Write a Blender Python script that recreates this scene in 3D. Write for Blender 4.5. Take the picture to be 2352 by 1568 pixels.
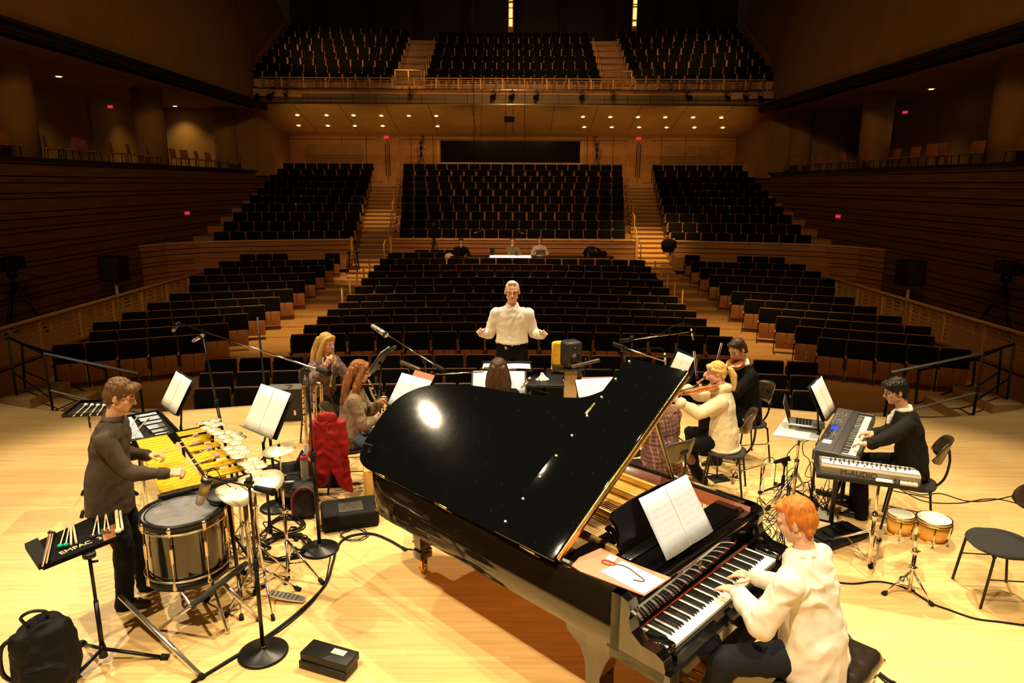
import bpy, bmesh, math, random
import numpy as np
from mathutils import Vector, Matrix, noise
random.seed(7)
for _o in list(bpy.data.objects): bpy.data.objects.remove(_o)
SC = bpy.context.scene
COL = SC.collection
PI = math.pi
# ------------------------------------------------------------------ camera
CAM_H = 3.12; CAM_P = math.radians(12.85); CAM_R = math.radians(0.3); CAM_F = 1586.0
cd = bpy.data.cameras.new('camera'); cam = bpy.data.objects.new('camera', cd); COL.objects.link(cam)
cd.sensor_width = 36.0; cd.sensor_fit = 'HORIZONTAL'; cd.lens = 36.0 * CAM_F / 2352.0
cd.clip_start = 0.05; cd.clip_end = 200
cam.matrix_world = Matrix.Translation((0, 0, CAM_H)) @ Matrix.Rotation(PI/2 - CAM_P, 4, 'X') @ Matrix.Rotation(CAM_R, 4, 'Z')
SC.camera = cam
def ray(x, y):
    u = (x-1176)/CAM_F; v = (y-784)/CAM_F
    c, s = math.cos(CAM_R), math.sin(CAM_R)
    u, v = u*c+v*s, -u*s+v*c
    return Vector((u, math.cos(CAM_P)-v*math.sin(CAM_P), -math.sin(CAM_P)-v*math.cos(CAM_P)))
def atz(x, y, z):      # point of the place at height z
    d = ray(x, y); return Vector((0, 0, CAM_H)) + d*((z-CAM_H)/d.z)
def aty(x, y, Y):      # point of the place at distance Y
    d = ray(x, y); return Vector((0, 0, CAM_H)) + d*(Y/d.y)
# ------------------------------------------------------------------ world, exposure
W = bpy.data.worlds.new('world'); SC.world = W; W.use_nodes = True
W.node_tree.nodes['Background'].inputs[0].default_value = (1.0, 0.55, 0.2, 1)
W.node_tree.nodes['Background'].inputs[1].default_value = 0.006
SC.view_settings.view_transform = 'Standard'; SC.view_settings.look = 'None'
SC.view_settings.gamma = 1.0; SC.view_settings.use_curve_mapping = False
SC.view_settings.exposure = 0.0
# ------------------------------------------------------------------ lights of the hall (ceiling spots, an added front wash and added uplights)
def spot(loc, target, power, size_deg, col=(1, .70, .36), rad=.15, blend=.35):
    l = bpy.data.lights.new('spot', 'SPOT'); l.energy = power; l.spot_size = math.radians(size_deg)
    l.color = col; l.shadow_soft_size = rad; l.spot_blend = blend
    o = bpy.data.objects.new('hall_spot', l); COL.objects.link(o); o.location = loc
    o.rotation_euler = (Vector(target)-Vector(loc)).to_track_quat('-Z', 'Y').to_euler()
    return o
WARM = (1, .80, .50)
spot((1.2, 11.0, 13.5), (-1.5, 5.0, 0), 5471, 46, WARM, .10)
spot((4.2, 9.5, 13.5), (2.2, 4.8, 0), 6383, 46, WARM, .10)
spot((-8.9, 12.4, 11.2), (-1.2, 5.0, 0), 4788, 42, WARM, .06)
spot((-7.4, 2.6, 13.0), (-3.8, 5.6, 0), 3305, 46, WARM, .10)
spot((6.5, 5.0, 13.2), (4.2, 5.8, 0), 2280, 46, WARM, .10)
spot((0.4, 4.2, 13.4), (0.2, 7.6, 0), 2280, 44, WARM, .10)
spot((2.6, -1.0, 12.0), (2.6, 3.8, 0), 4104, 34, WARM, .12)
spot((-3.4, -1.2, 12.0), (-1.0, 3.7, 0), 5927, 40, WARM, .12)
AMB = (1, .50, .15)
spot((0, 0.5, 11), (0, 30, 3.6), 3600, 84, (1, .50, .16), .5, 1)          # added fill, a front wash that brightens the hall
spot((-3, 1, 9), (-12, 26, 3.8), 900, 60, AMB, .5, 1)
spot((3, 1, 9), (12, 26, 3.8), 800, 60, AMB, .5, 1)
spot((-5.1, 16.0, 13), (-5.5, 18.0, 0), 6800, 26, (1, .62, .22), .2, 1)
spot((5.3, 15.5, 13), (5.5, 17.2, 0), 7000, 26, (1, .62, .22), .2, 1)
spot((5.3, 21.0, 13), (5.5, 27.6, 0.8), 13000, 20, (1, .60, .18), .2, 1)
spot((-5.3, 22.0, 13), (-5.3, 25.0, 0), 6500, 13, (1, .60, .2), .2, 1)
spot((-5.3, 24.0, 13), (-5.8, 30.5, 1.5), 4200, 14, (1, .60, .2), .2, 1)
spot((-5.2, 31.5, 14), (-5.0, 35.0, 7.4), 4600, 15, (1, .60, .18), .2, .8)
spot((5.6, 31.5, 14), (6.2, 35.0, 7.4), 1700, 22, (1, .60, .18), .2, .8)
spot((-9.4, 27.0, 14), (-8.8, 36.8, 9.4), 3600, 36, AMB, .3, 1)
spot((0.4, 28.0, 14), (1.8, 37.6, 9.6), 1500, 46, AMB, .3, 1)
spot((8.6, 27.5, 14), (8.8, 36.8, 9.2), 2400, 36, AMB, .3, 1)
spot((-1.0, 16.0, 12), (0.4, 25.8, 0.7), 5000, 40, (1, .55, .24), .3, 1)
spot((0.0, 20.0, 10), (0, 38.0, 5.0), 2600, 62, AMB, .4, 1)
for _x in (-8.8, -4.4, 0, 4.4, 8.8): spot((_x, 26.2, 1.7), (_x, 35.0, 6.2), 1050, 38, (1, .56, .17), .01, 1)     # added uplights without fixtures, to brighten the balcony underside
spot((-6.0, 8.0, 13), (-6.4, 15.5, 0), 1100, 44, (1, .55, .18), .3, 1)
spot((6.0, 8.0, 13), (6.4, 15.5, 0), 1200, 44, (1, .55, .18), .3, 1)
# ------------------------------------------------------------------ materials
MATS = {}
def mat(name, col, rough=.5, metal=0, bump=0, scale=20, var=0, emit=None, spec=.5, coat=0, sx=(1, 1, 1), kind='noise', col2=None, sheen=0, trans=0):
    if name in MATS: return MATS[name]
    m = bpy.data.materials.new(name); m.use_nodes = True; nt = m.node_tree; b = nt.nodes['Principled BSDF']
    b.inputs['Base Color'].default_value = (*col, 1); b.inputs['Roughness'].default_value = rough
    b.inputs['Metallic'].default_value = metal; b.inputs['Specular IOR Level'].default_value = spec
    b.inputs['Coat Weight'].default_value = coat; b.inputs['Coat Roughness'].default_value = .05
    if trans: b.inputs['Transmission Weight'].default_value = trans
    if sheen: b.inputs['Sheen Weight'].default_value = sheen
    if emit: b.inputs['Emission Color'].default_value = (*emit[:3], 1); b.inputs['Emission Strength'].default_value = emit[3]
    if var or bump:
        tc = nt.nodes.new('ShaderNodeTexCoord'); mp = nt.nodes.new('ShaderNodeMapping'); mp.inputs['Scale'].default_value = sx
        nt.links.new(tc.outputs['Object'], mp.inputs['Vector'])
        if kind == 'voronoi':
            tx = nt.nodes.new('ShaderNodeTexVoronoi'); tx.feature = 'DISTANCE_TO_EDGE'; tx.inputs['Scale'].default_value = scale; out = tx.outputs['Distance']
        else:
            tx = nt.nodes.new('ShaderNodeTexNoise'); tx.inputs['Scale'].default_value = scale; tx.inputs['Detail'].default_value = 4; out = tx.outputs['Fac']
        nt.links.new(mp.outputs['Vector'], tx.inputs['Vector'])
        if var:
            r = nt.nodes.new('ShaderNodeValToRGB')
            c2 = col2 if col2 else tuple(c*(1-var) for c in col)
            if kind == 'voronoi': r.color_ramp.elements[0].position = .05; r.color_ramp.elements[1].position = .16
            else: r.color_ramp.elements[0].position = .35; r.color_ramp.elements[1].position = .65
            r.color_ramp.elements[0].color = (*c2, 1); r.color_ramp.elements[1].color = (*col, 1)
            nt.links.new(out, r.inputs['Fac']); nt.links.new(r.outputs['Color'], b.inputs['Base Color'])
        if bump:
            bp = nt.nodes.new('ShaderNodeBump'); bp.inputs['Strength'].default_value = bump; bp.inputs['Distance'].default_value = .01
            nt.links.new(out, bp.inputs['Height']); nt.links.new(bp.outputs['Normal'], b.inputs['Normal'])
    MATS[name] = m; return m
def plank_mat(name, c1, c2, rough, L=1.6, Wd=.075, rot=0, coat=0):
    m = bpy.data.materials.new(name); m.use_nodes = True; nt = m.node_tree; b = nt.nodes['Principled BSDF']
    tc = nt.nodes.new('ShaderNodeTexCoord'); mp = nt.nodes.new('ShaderNodeMapping'); mp.inputs['Rotation'].default_value = (0, 0, rot)
    nt.links.new(tc.outputs['Object'], mp.inputs['Vector'])
    br = nt.nodes.new('ShaderNodeTexBrick'); br.inputs['Scale'].default_value = 1; br.inputs['Brick Width'].default_value = L
    br.inputs['Row Height'].default_value = Wd; br.inputs['Mortar Size'].default_value = .0007; br.offset = .37
    br.inputs['Color1'].default_value = (*c1, 1); br.inputs['Color2'].default_value = (*c2, 1)
    br.inputs['Mortar'].default_value = (c2[0]*.6, c2[1]*.55, c2[2]*.5, 1)
    nt.links.new(mp.outputs['Vector'], br.inputs['Vector'])
    n = nt.nodes.new('ShaderNodeTexNoise'); n.inputs['Scale'].default_value = 3; n.inputs['Detail'].default_value = 6
    mp2 = nt.nodes.new('ShaderNodeMapping'); mp2.inputs['Scale'].default_value = (.6, 9, 1); nt.links.new(mp.outputs['Vector'], mp2.inputs['Vector'])
    nt.links.new(mp2.outputs['Vector'], n.inputs['Vector'])
    mx = nt.nodes.new('ShaderNodeMix'); mx.data_type = 'RGBA'; mx.blend_type = 'MULTIPLY'; mx.inputs['Factor'].default_value = .35
    nt.links.new(br.outputs['Color'], mx.inputs['A']); nt.links.new(n.outputs['Color'], mx.inputs['B'])
    rr = nt.nodes.new('ShaderNodeValToRGB'); rr.color_ramp.elements[0].color = (.55, .5, .45, 1); rr.color_ramp.elements[1].color = (1, 1, 1, 1)
    rr.color_ramp.elements[0].position = .3; rr.color_ramp.elements[1].position = .6
    nt.links.new(n.outputs['Fac'], rr.inputs['Fac']); nt.links.new(rr.outputs['Color'], mx.inputs['B'])
    nt.links.new(mx.outputs['Result'], b.inputs['Base Color'])
    b.inputs['Roughness'].default_value = rough; b.inputs['Coat Weight'].default_value = coat; b.inputs['Coat Roughness'].default_value = .25
    MATS[name] = m; return m
M_floor = plank_mat('maple_floor', (.84, .575, .245), (.77, .49, .19), .42, 1.9, .062, 0, .15)
M_hallfloor = plank_mat('hall_wood_floor', (.60, .36, .14), (.52, .29, .10), .5)
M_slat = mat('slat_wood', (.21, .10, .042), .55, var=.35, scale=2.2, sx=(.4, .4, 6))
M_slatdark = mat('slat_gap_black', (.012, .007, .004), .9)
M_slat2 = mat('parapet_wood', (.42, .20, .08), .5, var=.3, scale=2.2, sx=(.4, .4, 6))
M_tanwall = mat('tan_acoustic_wall', (.36, .22, .09), .85, var=.15, scale=1.2, bump=.3)
M_backwall = mat('back_wall_wood', (.50, .25, .075), .6, var=.18, scale=1.4, sx=(1, 1, 3))
M_soffit = mat('soffit_wood', (.55, .32, .10), .6, var=.12, scale=1.0)
M_black = mat('matt_black', (.012, .011, .010), .8)
M_ceil = mat('dark_ceiling', (.006, .006, .006), .95)
M_rail = mat('rail_wood', (.62, .40, .16), .45)
M_seatfab = mat('seat_black_fabric', (.0045, .004, .0035), .95, bump=.3, scale=160, spec=.15)
M_seatwood = mat('seat_wood', (.36, .155, .05), .42, var=.25, scale=5, sx=(1, 1, .3))
M_seatarm = mat('arm_wood', (.52, .27, .10), .4)
M_seatframe = mat('seat_dark_frame', (.03, .018, .012), .5)
M_steel = mat('steel_pipe', (.62, .56, .44), .28, metal=1)
M_chrome = mat('chrome', (.75, .72, .66), .12, metal=1)
M_blackmetal = mat('black_metal', (.006, .0055, .005), .36, spec=.35)
M_blackplastic = mat('black_plastic', (.006, .0055, .005), .45, spec=.35)
M_rubber = mat('black_rubber', (.005, .005, .005), .7, spec=.25)
M_brass = mat('brass', (.80, .55, .18), .22, metal=1)
M_paper = mat('white_paper', (.80, .78, .70), .9, var=.03, scale=3)
M_lamp = mat('lamp_glow', (1, .8, .5), .5, emit=(1, .72, .36, 14))
M_exit = mat('exit_red', (.6, .02, .03), .5, emit=(1, .05, .08, 1.0))
# ------------------------------------------------------------------ mesh helpers
def frame_from(d, up=(0, 0, 1)):
    d = Vector(d).normalized(); u = Vector(up)
    if abs(d.dot(u)) > .98: u = Vector((0, 1, 0)) if abs(d.y) < .9 else Vector((1, 0, 0))
    x = u.cross(d).normalized(); y = d.cross(x).normalized()
    return x, y, d
class MB:
    def __init__(s): s.v = []; s.f = []; s.mi = []; s.mats = []; s.cur = 0; s.sm = []
    def use(s, m):
        if m not in s.mats: s.mats.append(m)
        s.cur = s.mats.index(m); return s
    def add(s, vs, fs, smooth=False):
        n = len(s.v); s.v += [Vector(p) for p in vs]; s.f += [tuple(i+n for i in f) for f in fs]; s.mi += [s.cur]*len(fs); s.sm += [smooth]*len(fs); return s
    def box(s, c, size, R=None):
        c = Vector(c); x, y, z = [q/2 for q in size]
        vs = [Vector((a*x, b*y, d*z)) for a in (-1, 1) for b in (-1, 1) for d in (-1, 1)]
        if R is not None: vs = [R @ v for v in vs]
        return s.add([c+v for v in vs], [(0, 1, 3, 2), (4, 6, 7, 5), (0, 4, 5, 1), (2, 3, 7, 6), (0, 2, 6, 4), (1, 5, 7, 3)])
    def bbox(s, c, size, R=None, b=.01, n=2):     # box with rounded edges
        bm = bmesh.new(); bmesh.ops.create_cube(bm, size=1)
        for v in bm.verts: v.co = Vector((v.co.x*size[0], v.co.y*size[1], v.co.z*size[2]))
        bmesh.ops.bevel(bm, geom=bm.edges[:], offset=b, segments=n, profile=.5, affect='EDGES')
        c = Vector(c); bm.verts.index_update()
        s.add([c+(R @ v.co if R is not None else v.co) for v in bm.verts], [[v.index for v in f.verts] for f in bm.faces], n > 1); bm.free(); return s
    def cyl(s, a, b, r0, r1=None, n=12, smooth=True):
        a = Vector(a); b = Vector(b); r1 = r0 if r1 is None else r1
        if (b-a).length < 1e-6: return s
        x, y, d = frame_from(b-a)
        vs = []
        for p, r in ((a, r0), (b, r1)):
            for i in range(n):
                t = 2*PI*i/n; vs.append(p + x*(r*math.cos(t)) + y*(r*math.sin(t)))
        s.add(vs, [(i, (i+1) % n, n+(i+1) % n, n+i) for i in range(n)], smooth)
        k = len(s.v)-2*n
        s.f += [tuple(k+i for i in range(n))[::-1], tuple(k+n+i for i in range(n))]; s.mi += [s.cur]*2; s.sm += [False]*2
        return s
    def tube(s, pts, r, n=8, closed=False):
        pts = [Vector(p) for p in pts]; m = len(pts); vs = []; prev = None
        rr = r if isinstance(r, (list, tuple)) else [r]*m
        for i, p in enumerate(pts):
            if closed: d = pts[(i+1) % m]-pts[i-1]
            else: d = pts[min(i+1, m-1)]-pts[max(i-1, 0)]
            if d.length < 1e-9: d = Vector((0, 0, 1))
            d.normalize()
            if prev is None: x, y, _ = frame_from(d)
            else:
                x = prev - d*prev.dot(d)
                if x.length < 1e-5: x = frame_from(d)[0]
                x.normalize(); y = d.cross(x)
            prev = x
            for j in range(n):
                t = 2*PI*j/n; vs.append(p + (x*math.cos(t)+y*math.sin(t))*rr[i])
        fs = []
        for i in range(m if closed else m-1):
            a = i*n; b = ((i+1) % m)*n
            for j in range(n): fs.append((a+j, a+(j+1) % n, b+(j+1) % n, b+j))
        if not closed: fs += [tuple(range(n))[::-1], tuple((m-1)*n+j for j in range(n))]
        return s.add(vs, fs, True)
    def lathe(s, prof, c=(0, 0, 0), R=None, n=24, cap=True):   # prof: (r, z) pairs
        c = Vector(c); vs = []
        for r, z in prof:
            for j in range(n):
                t = 2*PI*j/n; v = Vector((r*math.cos(t), r*math.sin(t), z)); vs.append(c + (R @ v if R is not None else v))
        fs = [(i*n+j, i*n+(j+1) % n, (i+1)*n+(j+1) % n, (i+1)*n+j) for i in range(len(prof)-1) for j in range(n)]
        if cap: fs += [tuple(range(n))[::-1], tuple((len(prof)-1)*n+j for j in range(n))]
        return s.add(vs, fs, True)
    def ell(s, c, r, R=None, n=16, m=10):
        prof = []
        c = Vector(c); vs = [];
        for i in range(m+1):
            a = -PI/2+PI*i/m; ca = max(math.cos(a), .02 if i in (0, m) else 0)
            for j in range(n):
                t = 2*PI*j/n; v = Vector((r[0]*ca*math.cos(t), r[1]*ca*math.sin(t), r[2]*math.sin(a))); vs.append(c+(R @ v if R is not None else v))
        fs = [(i*n+j, i*n+(j+1) % n, (i+1)*n+(j+1) % n, (i+1)*n+j) for i in range(m) for j in range(n)]
        fs += [tuple(range(n))[::-1], tuple(m*n+j for j in range(n))]
        return s.add(vs, fs, True)
    def caps(s, a, b, r0, r1=None, n=14):     # rounded cone
        a = Vector(a); b = Vector(b); r1 = r0 if r1 is None else r1
        L = (b-a).length
        if L < 1e-6: return s.ell(a, (r0, r0, r0))
        x, y, d = frame_from(b-a); vs = []; rings = []
        for i in range(5):
            t = -PI/2 + PI/2*i/4; rings.append((r0*max(math.cos(t), .05), r0*math.sin(t)))
        for i in range(5):
            t = PI/2*i/4; rings.append((r1*max(math.cos(t), .05), L+r1*math.sin(t)))
        for r, z in rings:
            for j in range(n):
                t = 2*PI*j/n; vs.append(a + d*z + x*(r*math.cos(t)) + y*(r*math.sin(t)))
        m = len(rings)
        fs = [(i*n+j, i*n+(j+1) % n, (i+1)*n+(j+1) % n, (i+1)*n+j) for i in range(m-1) for j in range(n)]
        fs += [tuple(range(n))[::-1], tuple((m-1)*n+j for j in range(n))]
        return s.add(vs, fs, True)
    def loft(s, secs, n=20):     # secs: (center, xaxis, yaxis, rx, ry)
        vs = []
        for c, ax, ay, rx, ry in secs:
            c = Vector(c); ax = Vector(ax).normalized(); ay = Vector(ay).normalized()
            for j in range(n):
                t = 2*PI*j/n; vs.append(c + ax*(rx*math.cos(t)) + ay*(ry*math.sin(t)))
        m = len(secs)
        fs = [(i*n+j, i*n+(j+1) % n, (i+1)*n+(j+1) % n, (i+1)*n+j) for i in range(m-1) for j in range(n)]
        fs += [tuple(range(n))[::-1], tuple((m-1)*n+j for j in range(n))]
        return s.add(vs, fs, True)
    def prism(s, poly, z0, z1, T=None):   # polygon (x, y) extruded in z; T maps a Vector
        n = len(poly); vs = [Vector((p[0], p[1], z0)) for p in poly]+[Vector((p[0], p[1], z1)) for p in poly]
        if T is not None: vs = [T(v) if callable(T) else T @ v for v in vs]
        fs = [tuple(range(n))[::-1], tuple(n+i for i in range(n))]+[(i, (i+1) % n, n+(i+1) % n, n+i) for i in range(n)]
        return s.add(vs, fs)
    def quad(s, a, b, c, d): return s.add([a, b, c, d], [(0, 1, 2, 3)])
    def build(s, name, m=None, parent=None, world=False):
        me = bpy.data.meshes.new(name)
        vs = s.v
        if world and parent is not None:
            inv = parent.matrix_basis.inverted(); vs = [inv @ v for v in vs]
        me.from_pydata([tuple(v) for v in vs], [], s.f)
        ms = s.mats if s.mats else [m]
        for q in ms: me.materials.append(q)
        me.polygons.foreach_set('use_smooth', s.sm)
        if len(ms) > 1: me.polygons.foreach_set('material_index', s.mi)
        me.update()
        bm = bmesh.new(); bm.from_mesh(me); bmesh.ops.recalc_face_normals(bm, faces=bm.faces[:]); bm.to_mesh(me); bm.free()
        o = bpy.data.objects.new(name, me); COL.objects.link(o)
        if parent is not None: o.parent = parent
        return o
def tag(o, label=None, cat=None, group=None, kind=None):
    if label: o['label'] = label
    if cat: o['category'] = cat
    if group: o['group'] = group
    if kind: o['kind'] = kind
    return o
def thing(name, label, cat, loc=(0, 0, 0), rz=0, group=None):
    o = bpy.data.objects.new(name, None); o.empty_display_size = .1; COL.objects.link(o)
    o.matrix_basis = Matrix.Translation(Vector(loc)) @ Matrix.Rotation(rz, 4, 'Z')
    return tag(o, label, cat, group)
def struct(mb, name, m=None):
    return tag(mb.build(name, m), kind='structure')
KIDS = {}
def dup(root, loc, rz, label=None, group=None):
    if root.name not in KIDS:
        KIDS[root.name] = [(c, [g for g in bpy.data.objects if g.parent is c]) for c in bpy.data.objects if c.parent is root]
    r = root.copy(); COL.objects.link(r); r.matrix_basis = Matrix.Translation(Vector(loc)) @ Matrix.Rotation(rz, 4, 'Z')
    if label: r['label'] = label
    if group: r['group'] = group
    for c, gs in KIDS[root.name]:
        c2 = c.copy(); COL.objects.link(c2); c2.parent = r
        for g in gs:
            g2 = g.copy(); COL.objects.link(g2); g2.parent = c2
    return r
def curve_pts(pts, n=6, closed=False):   # Catmull-Rom
    P = [Vector(p) for p in pts]; out = []; m = len(P)
    rng = range(m) if closed else range(m-1)
    for i in rng:
        p0 = P[i-1] if (i > 0 or closed) else P[0]; p1 = P[i]; p2 = P[(i+1) % m]; p3 = P[(i+2) % m] if (closed or i+2 < m) else P[-1]
        for j in range(n):
            t = j/n; out.append(.5*((2*p1)+(p2-p0)*t+(2*p0-5*p1+4*p2-p3)*t*t+(3*p1-p0-3*p2+p3)*t**3))
    if not closed: out.append(P[-1])
    return out
def rotz(a): return Matrix.Rotation(a, 3, 'Z')
def rotx(a): return Matrix.Rotation(a, 3, 'X')
def roty(a): return Matrix.Rotation(a, 3, 'Y')
def text_mesh(name, txt, size, m, M4, parent=None, ext=.0008, bold=0):
    cu = bpy.data.curves.new(name, 'FONT'); cu.body = txt; cu.size = size; cu.extrude = ext; cu.align_x = 'CENTER'; cu.align_y = 'CENTER'; cu.offset = bold
    tmp = bpy.data.objects.new('tmp', cu); COL.objects.link(tmp)
    me = bpy.data.meshes.new_from_object(tmp); bpy.data.objects.remove(tmp); bpy.data.curves.remove(cu)
    me.transform(M4); me.materials.clear(); me.materials.append(m); me.name = name
    o = bpy.data.objects.new(name, me); COL.objects.link(o)
    if parent is not None: o.parent = parent
    return o
# ================================================================== HALL STRUCTURE
HF = -.76
# stage
edge_half = [(0, 9.62), (1.6, 9.62), (3.2, 9.55), (4.3, 9.28), (5.2, 9.08), (6.2, 9.12), (7.5, 9.55), (9.2, 10.6), (11.0, 12.0), (12.15, 13.0)]
edge = curve_pts([(-x, y, 0) for x, y in edge_half[::-1]] + [(x, y, 0) for x, y in edge_half[1:]], 5)
mb = MB(); poly = [(-12.15, -3), (12.15, -3)] + [(p.x, p.y) for p in edge[::-1]]
mb.prism(poly, -1.0, 0); struct(mb, 'floor_stage', M_floor)
mb = MB(); mb.tube([(p.x, p.y-.02, .001) for p in edge], .012, 6)
struct(mb, 'trim_1', M_rail)
mb = MB(); mb.box((0, 22, -1.3), (25, 36, 2*(1.3+HF))); struct(mb, 'floor_hall', M_hallfloor)
# rows of the stalls -------------------------------------------------
CF = [-.76, -.76, -.76, -.76, -.755, -.71, -.62, -.53, -.44, -.35, -.25, -.14]
def Yc(k, x): return 14.0+.975*k-.0215*x*x
def Ysl(k): return max(.20, .43-.022*k)
def Ys(k, x): return 13.65+1.14*k-Ysl(k)*(abs(x)-6.1)
mb = MB()
def strip(mb, xs, yfun, depth, z0, z1):
    for i in range(len(xs)-1):
        a, b = xs[i], xs[i+1]
        ya, yb = yfun(a), yfun(b)
        vs = [(a, ya, z0), (b, yb, z0), (b, yb+depth, z0), (a, ya+depth, z0), (a, ya, z1), (b, yb, z1), (b, yb+depth, z1), (a, ya+depth, z1)]
        mb.add(vs, [(0, 1, 2, 3), (4, 5, 6, 7), (0, 1, 5, 4), (1, 2, 6, 5), (2, 3, 7, 6), (3, 0, 4, 7)])
for k in range(4, 12):
    strip(mb, np.linspace(-4.7, 4.7, 13), lambda x: Yc(k, x)-.42, 26.3-Yc(k, 0)+.5, CF[k]-.2, CF[k])
    for s in (-1, 1):
        strip(mb, np.linspace(4.7, 9.25, 7)*s, lambda x: Ys(k-1, max(abs(x), 6.0))+.25, 4.4, CF[k-1]-.25+.02, CF[k]+.02)
        if k == 11: strip(mb, np.linspace(4.7, 9.25, 7)*s, lambda x: Ys(10.6, max(abs(x), 6.0)), 2, CF[k]-.3, CF[k]+.02)
struct(mb, 'floor_rake', M_hallfloor)
# corridor beside the stalls, its wall and pierced railing
for s, nm in ((-1, 'left'), (1, 'right')):
    mb = MB(); mb.box((s*10.8, 17.6, -.75), (2.9, 12.0, .9)); struct(mb, 'floor_corridor_'+nm, M_hallfloor)
    r = thing('pierced_railing', 'pale wooden railing with rows of slots beside the %s side stalls' % nm, 'railing', (s*9.5, 9.6, -.25), 0, 'slotted side railings')
    mb = MB(); mb.box((0, 5.3, -.25), (.12, 11.6, .52)); mb.box((-s*.04, 5.3, .02), (.24, 11.7, .05)); mb.build('base_wall', M_slat2, r)
    mb = MB(); mb.bbox((0, 5.3, .70), (.12, 11.6, .05), b=.012); mb.build('top_rail', M_rail, r)
    mb = MB()
    for q in range(9): mb = MB(); mb.box((0, .1+q*1.30, .35), (.07, .08, .68)); mb.build('post', M_rail, r)
    mb = MB(); n = 27
    for q in range(n+1): mb.box((0, .1+q*10.4/n, .33), (.025, .09, .60))
    for h in range(7): mb.box((0, 5.3, .06+h*.093), (.022, 10.4, .045))
    mb.build('slotted_panel', M_rail, r)
# side walls of slats -------------------------------------------------
def slatwall(name, path, z0, z1, m, seed, thick=.04):
    """boards with dark gaps along a plan path"""
    rnd = random.Random(seed); mb = MB(); mb.use(M_slatdark)
    P = [Vector((p[0], p[1], 0)) for p in path]
    def wall(off, za, zb, th):
        for i in range(len(P)-1):
            a, b = P[i], P[i+1]; d = (b-a).normalized(); nrm = Vector((-d.y, d.x, 0))
            a2 = a+nrm*off; b2 = b+nrm*off; a3 = a2+nrm*th; b3 = b2+nrm*th
            mb.add([(q.x, q.y, z) for z in (za, zb) for q in (a2, b2, b3, a3)], [(0, 1, 2, 3), (4, 5, 6, 7), (0, 1, 5, 4), (1, 2, 6, 5), (2, 3, 7, 6), (3, 0, 4, 7)])
    wall(-.06, z0, z1-.02, .06)
    mb.use(m); z = z0; k = 0
    pat = [.30, .10, .22, .13, .26, .09, .18, .14]
    while z < z1-.05:
        h = min(pat[k % 8]*(.9+.2*rnd.random()), z1-z); wall(0, z, z+h, thick); z += h+.028; k += 1
    return mb
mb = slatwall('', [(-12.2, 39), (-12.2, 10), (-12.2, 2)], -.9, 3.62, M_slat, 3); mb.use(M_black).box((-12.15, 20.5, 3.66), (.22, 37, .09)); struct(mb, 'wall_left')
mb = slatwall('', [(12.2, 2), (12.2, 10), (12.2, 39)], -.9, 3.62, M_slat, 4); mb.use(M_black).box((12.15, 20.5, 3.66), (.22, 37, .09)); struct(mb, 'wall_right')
# galleries above the slat walls
for s, nm in ((-1, 'left'), (1, 'right')):
    mb = MB(); mb.box((s*14.3, 20.5, 3.45), (4.0, 37, .2)); struct(mb, 'floor_gallery_'+nm, M_slat)
    mb = MB(); mb.box((s*13.9, 20.5, 6.52), (5.0, 37, .12)); struct(mb, 'ceiling_gallery_'+nm, M_tanwall)
    mb = MB(); mb.box((s*16.3, 20.5, 5.0), (.2, 37, 3.2))
    for q in range(7): mb.box((s*16.17, 14+q*3.6, 4.8), (.12, 1.6, 2.6))
    struct(mb, 'wall_gallery_'+nm, M_tanwall)
    mb = MB()
    for q, (yy) in enumerate((12.0, 19.4, 26.6, 33.5)):
        mb.cyl((s*13.4, yy, 3.5), (s*13.4, yy, 6.5), .52, n=32)
    struct(mb, 'trim_column_'+nm, M_tanwall)
    # upper wall with its dark lower edge, hollow curve in section
    mb = MB()
    prof = [(11.4, 6.46), (11.4, 7.2), (11.55, 8.6), (11.95, 10.2), (12.5, 11.8), (13.3, 13.6), (14.2, 15.4)]
    ys = [2, 8, 14, 20, 25, 29, 31.5, 33.2, 34.5, 36, 38, 41, 45]
    def bulge(y): return 0 if y < 29 else .35*math.sin((y-29)/4.2*PI/2)**2 if y < 33.2 else .35+.55*min(1, (y-33.2)/3)
    vs = [(s*(x+bulge(y)), y, z) for y in ys for x, z in prof]; n = len(prof)
    mb.add(vs, [(i*n+j, i*n+j+1, (i+1)*n+j+1, (i+1)*n+j) for i in range(len(ys)-1) for j in range(n-1)], True)
    mb.box((s*11.75, 17.6, 6.52), (.72, 31.2, .12))
    struct(mb, 'wall_upper_'+nm, M_tanwall)
    mb = MB(); mb.box((s*11.32, 17.6, 6.50), (.10, 31.2, .30)); mb.tube([(s*11.22, 2.2, 6.62), (s*11.22, 33, 6.62)], .05, 8); mb.tube([(s*11.22, 2.2, 6.44), (s*11.22, 33, 6.44)], .04, 8)
    struct(mb, 'trim_edge_'+nm, M_black)
for s, nm in ((-1, 'left'), (1, 'right')):
    mb = MB(); mb.box((s*14.2, 33.6, 5.05), (4.3, .2, 3.2)); mb.box((s*12.1, 36.3, 5.05), (.2, 5.4, 3.2)); mb.box((s*14.2, 2.0, 5.05), (4.3, .2, 3.2)); struct(mb, 'wall_gallery_end_'+nm, M_tanwall)
mb = MB(); mb.box((0, 21, 17.1), (32, 50, .2)); struct(mb, 'ceiling', M_ceil)
mb = MB(); mb.box((0, -3.2, 8), (32, .2, 18)); struct(mb, 'wall_front', M_tanwall)
mb = MB(); mb.box((-12.4, -.5, 1.4), (.3, 6, 4.6)); mb.box((12.4, -.5, 1.4), (.3, 6, 4.6)); struct(mb, 'wall_stage_sides', M_slat)
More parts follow.
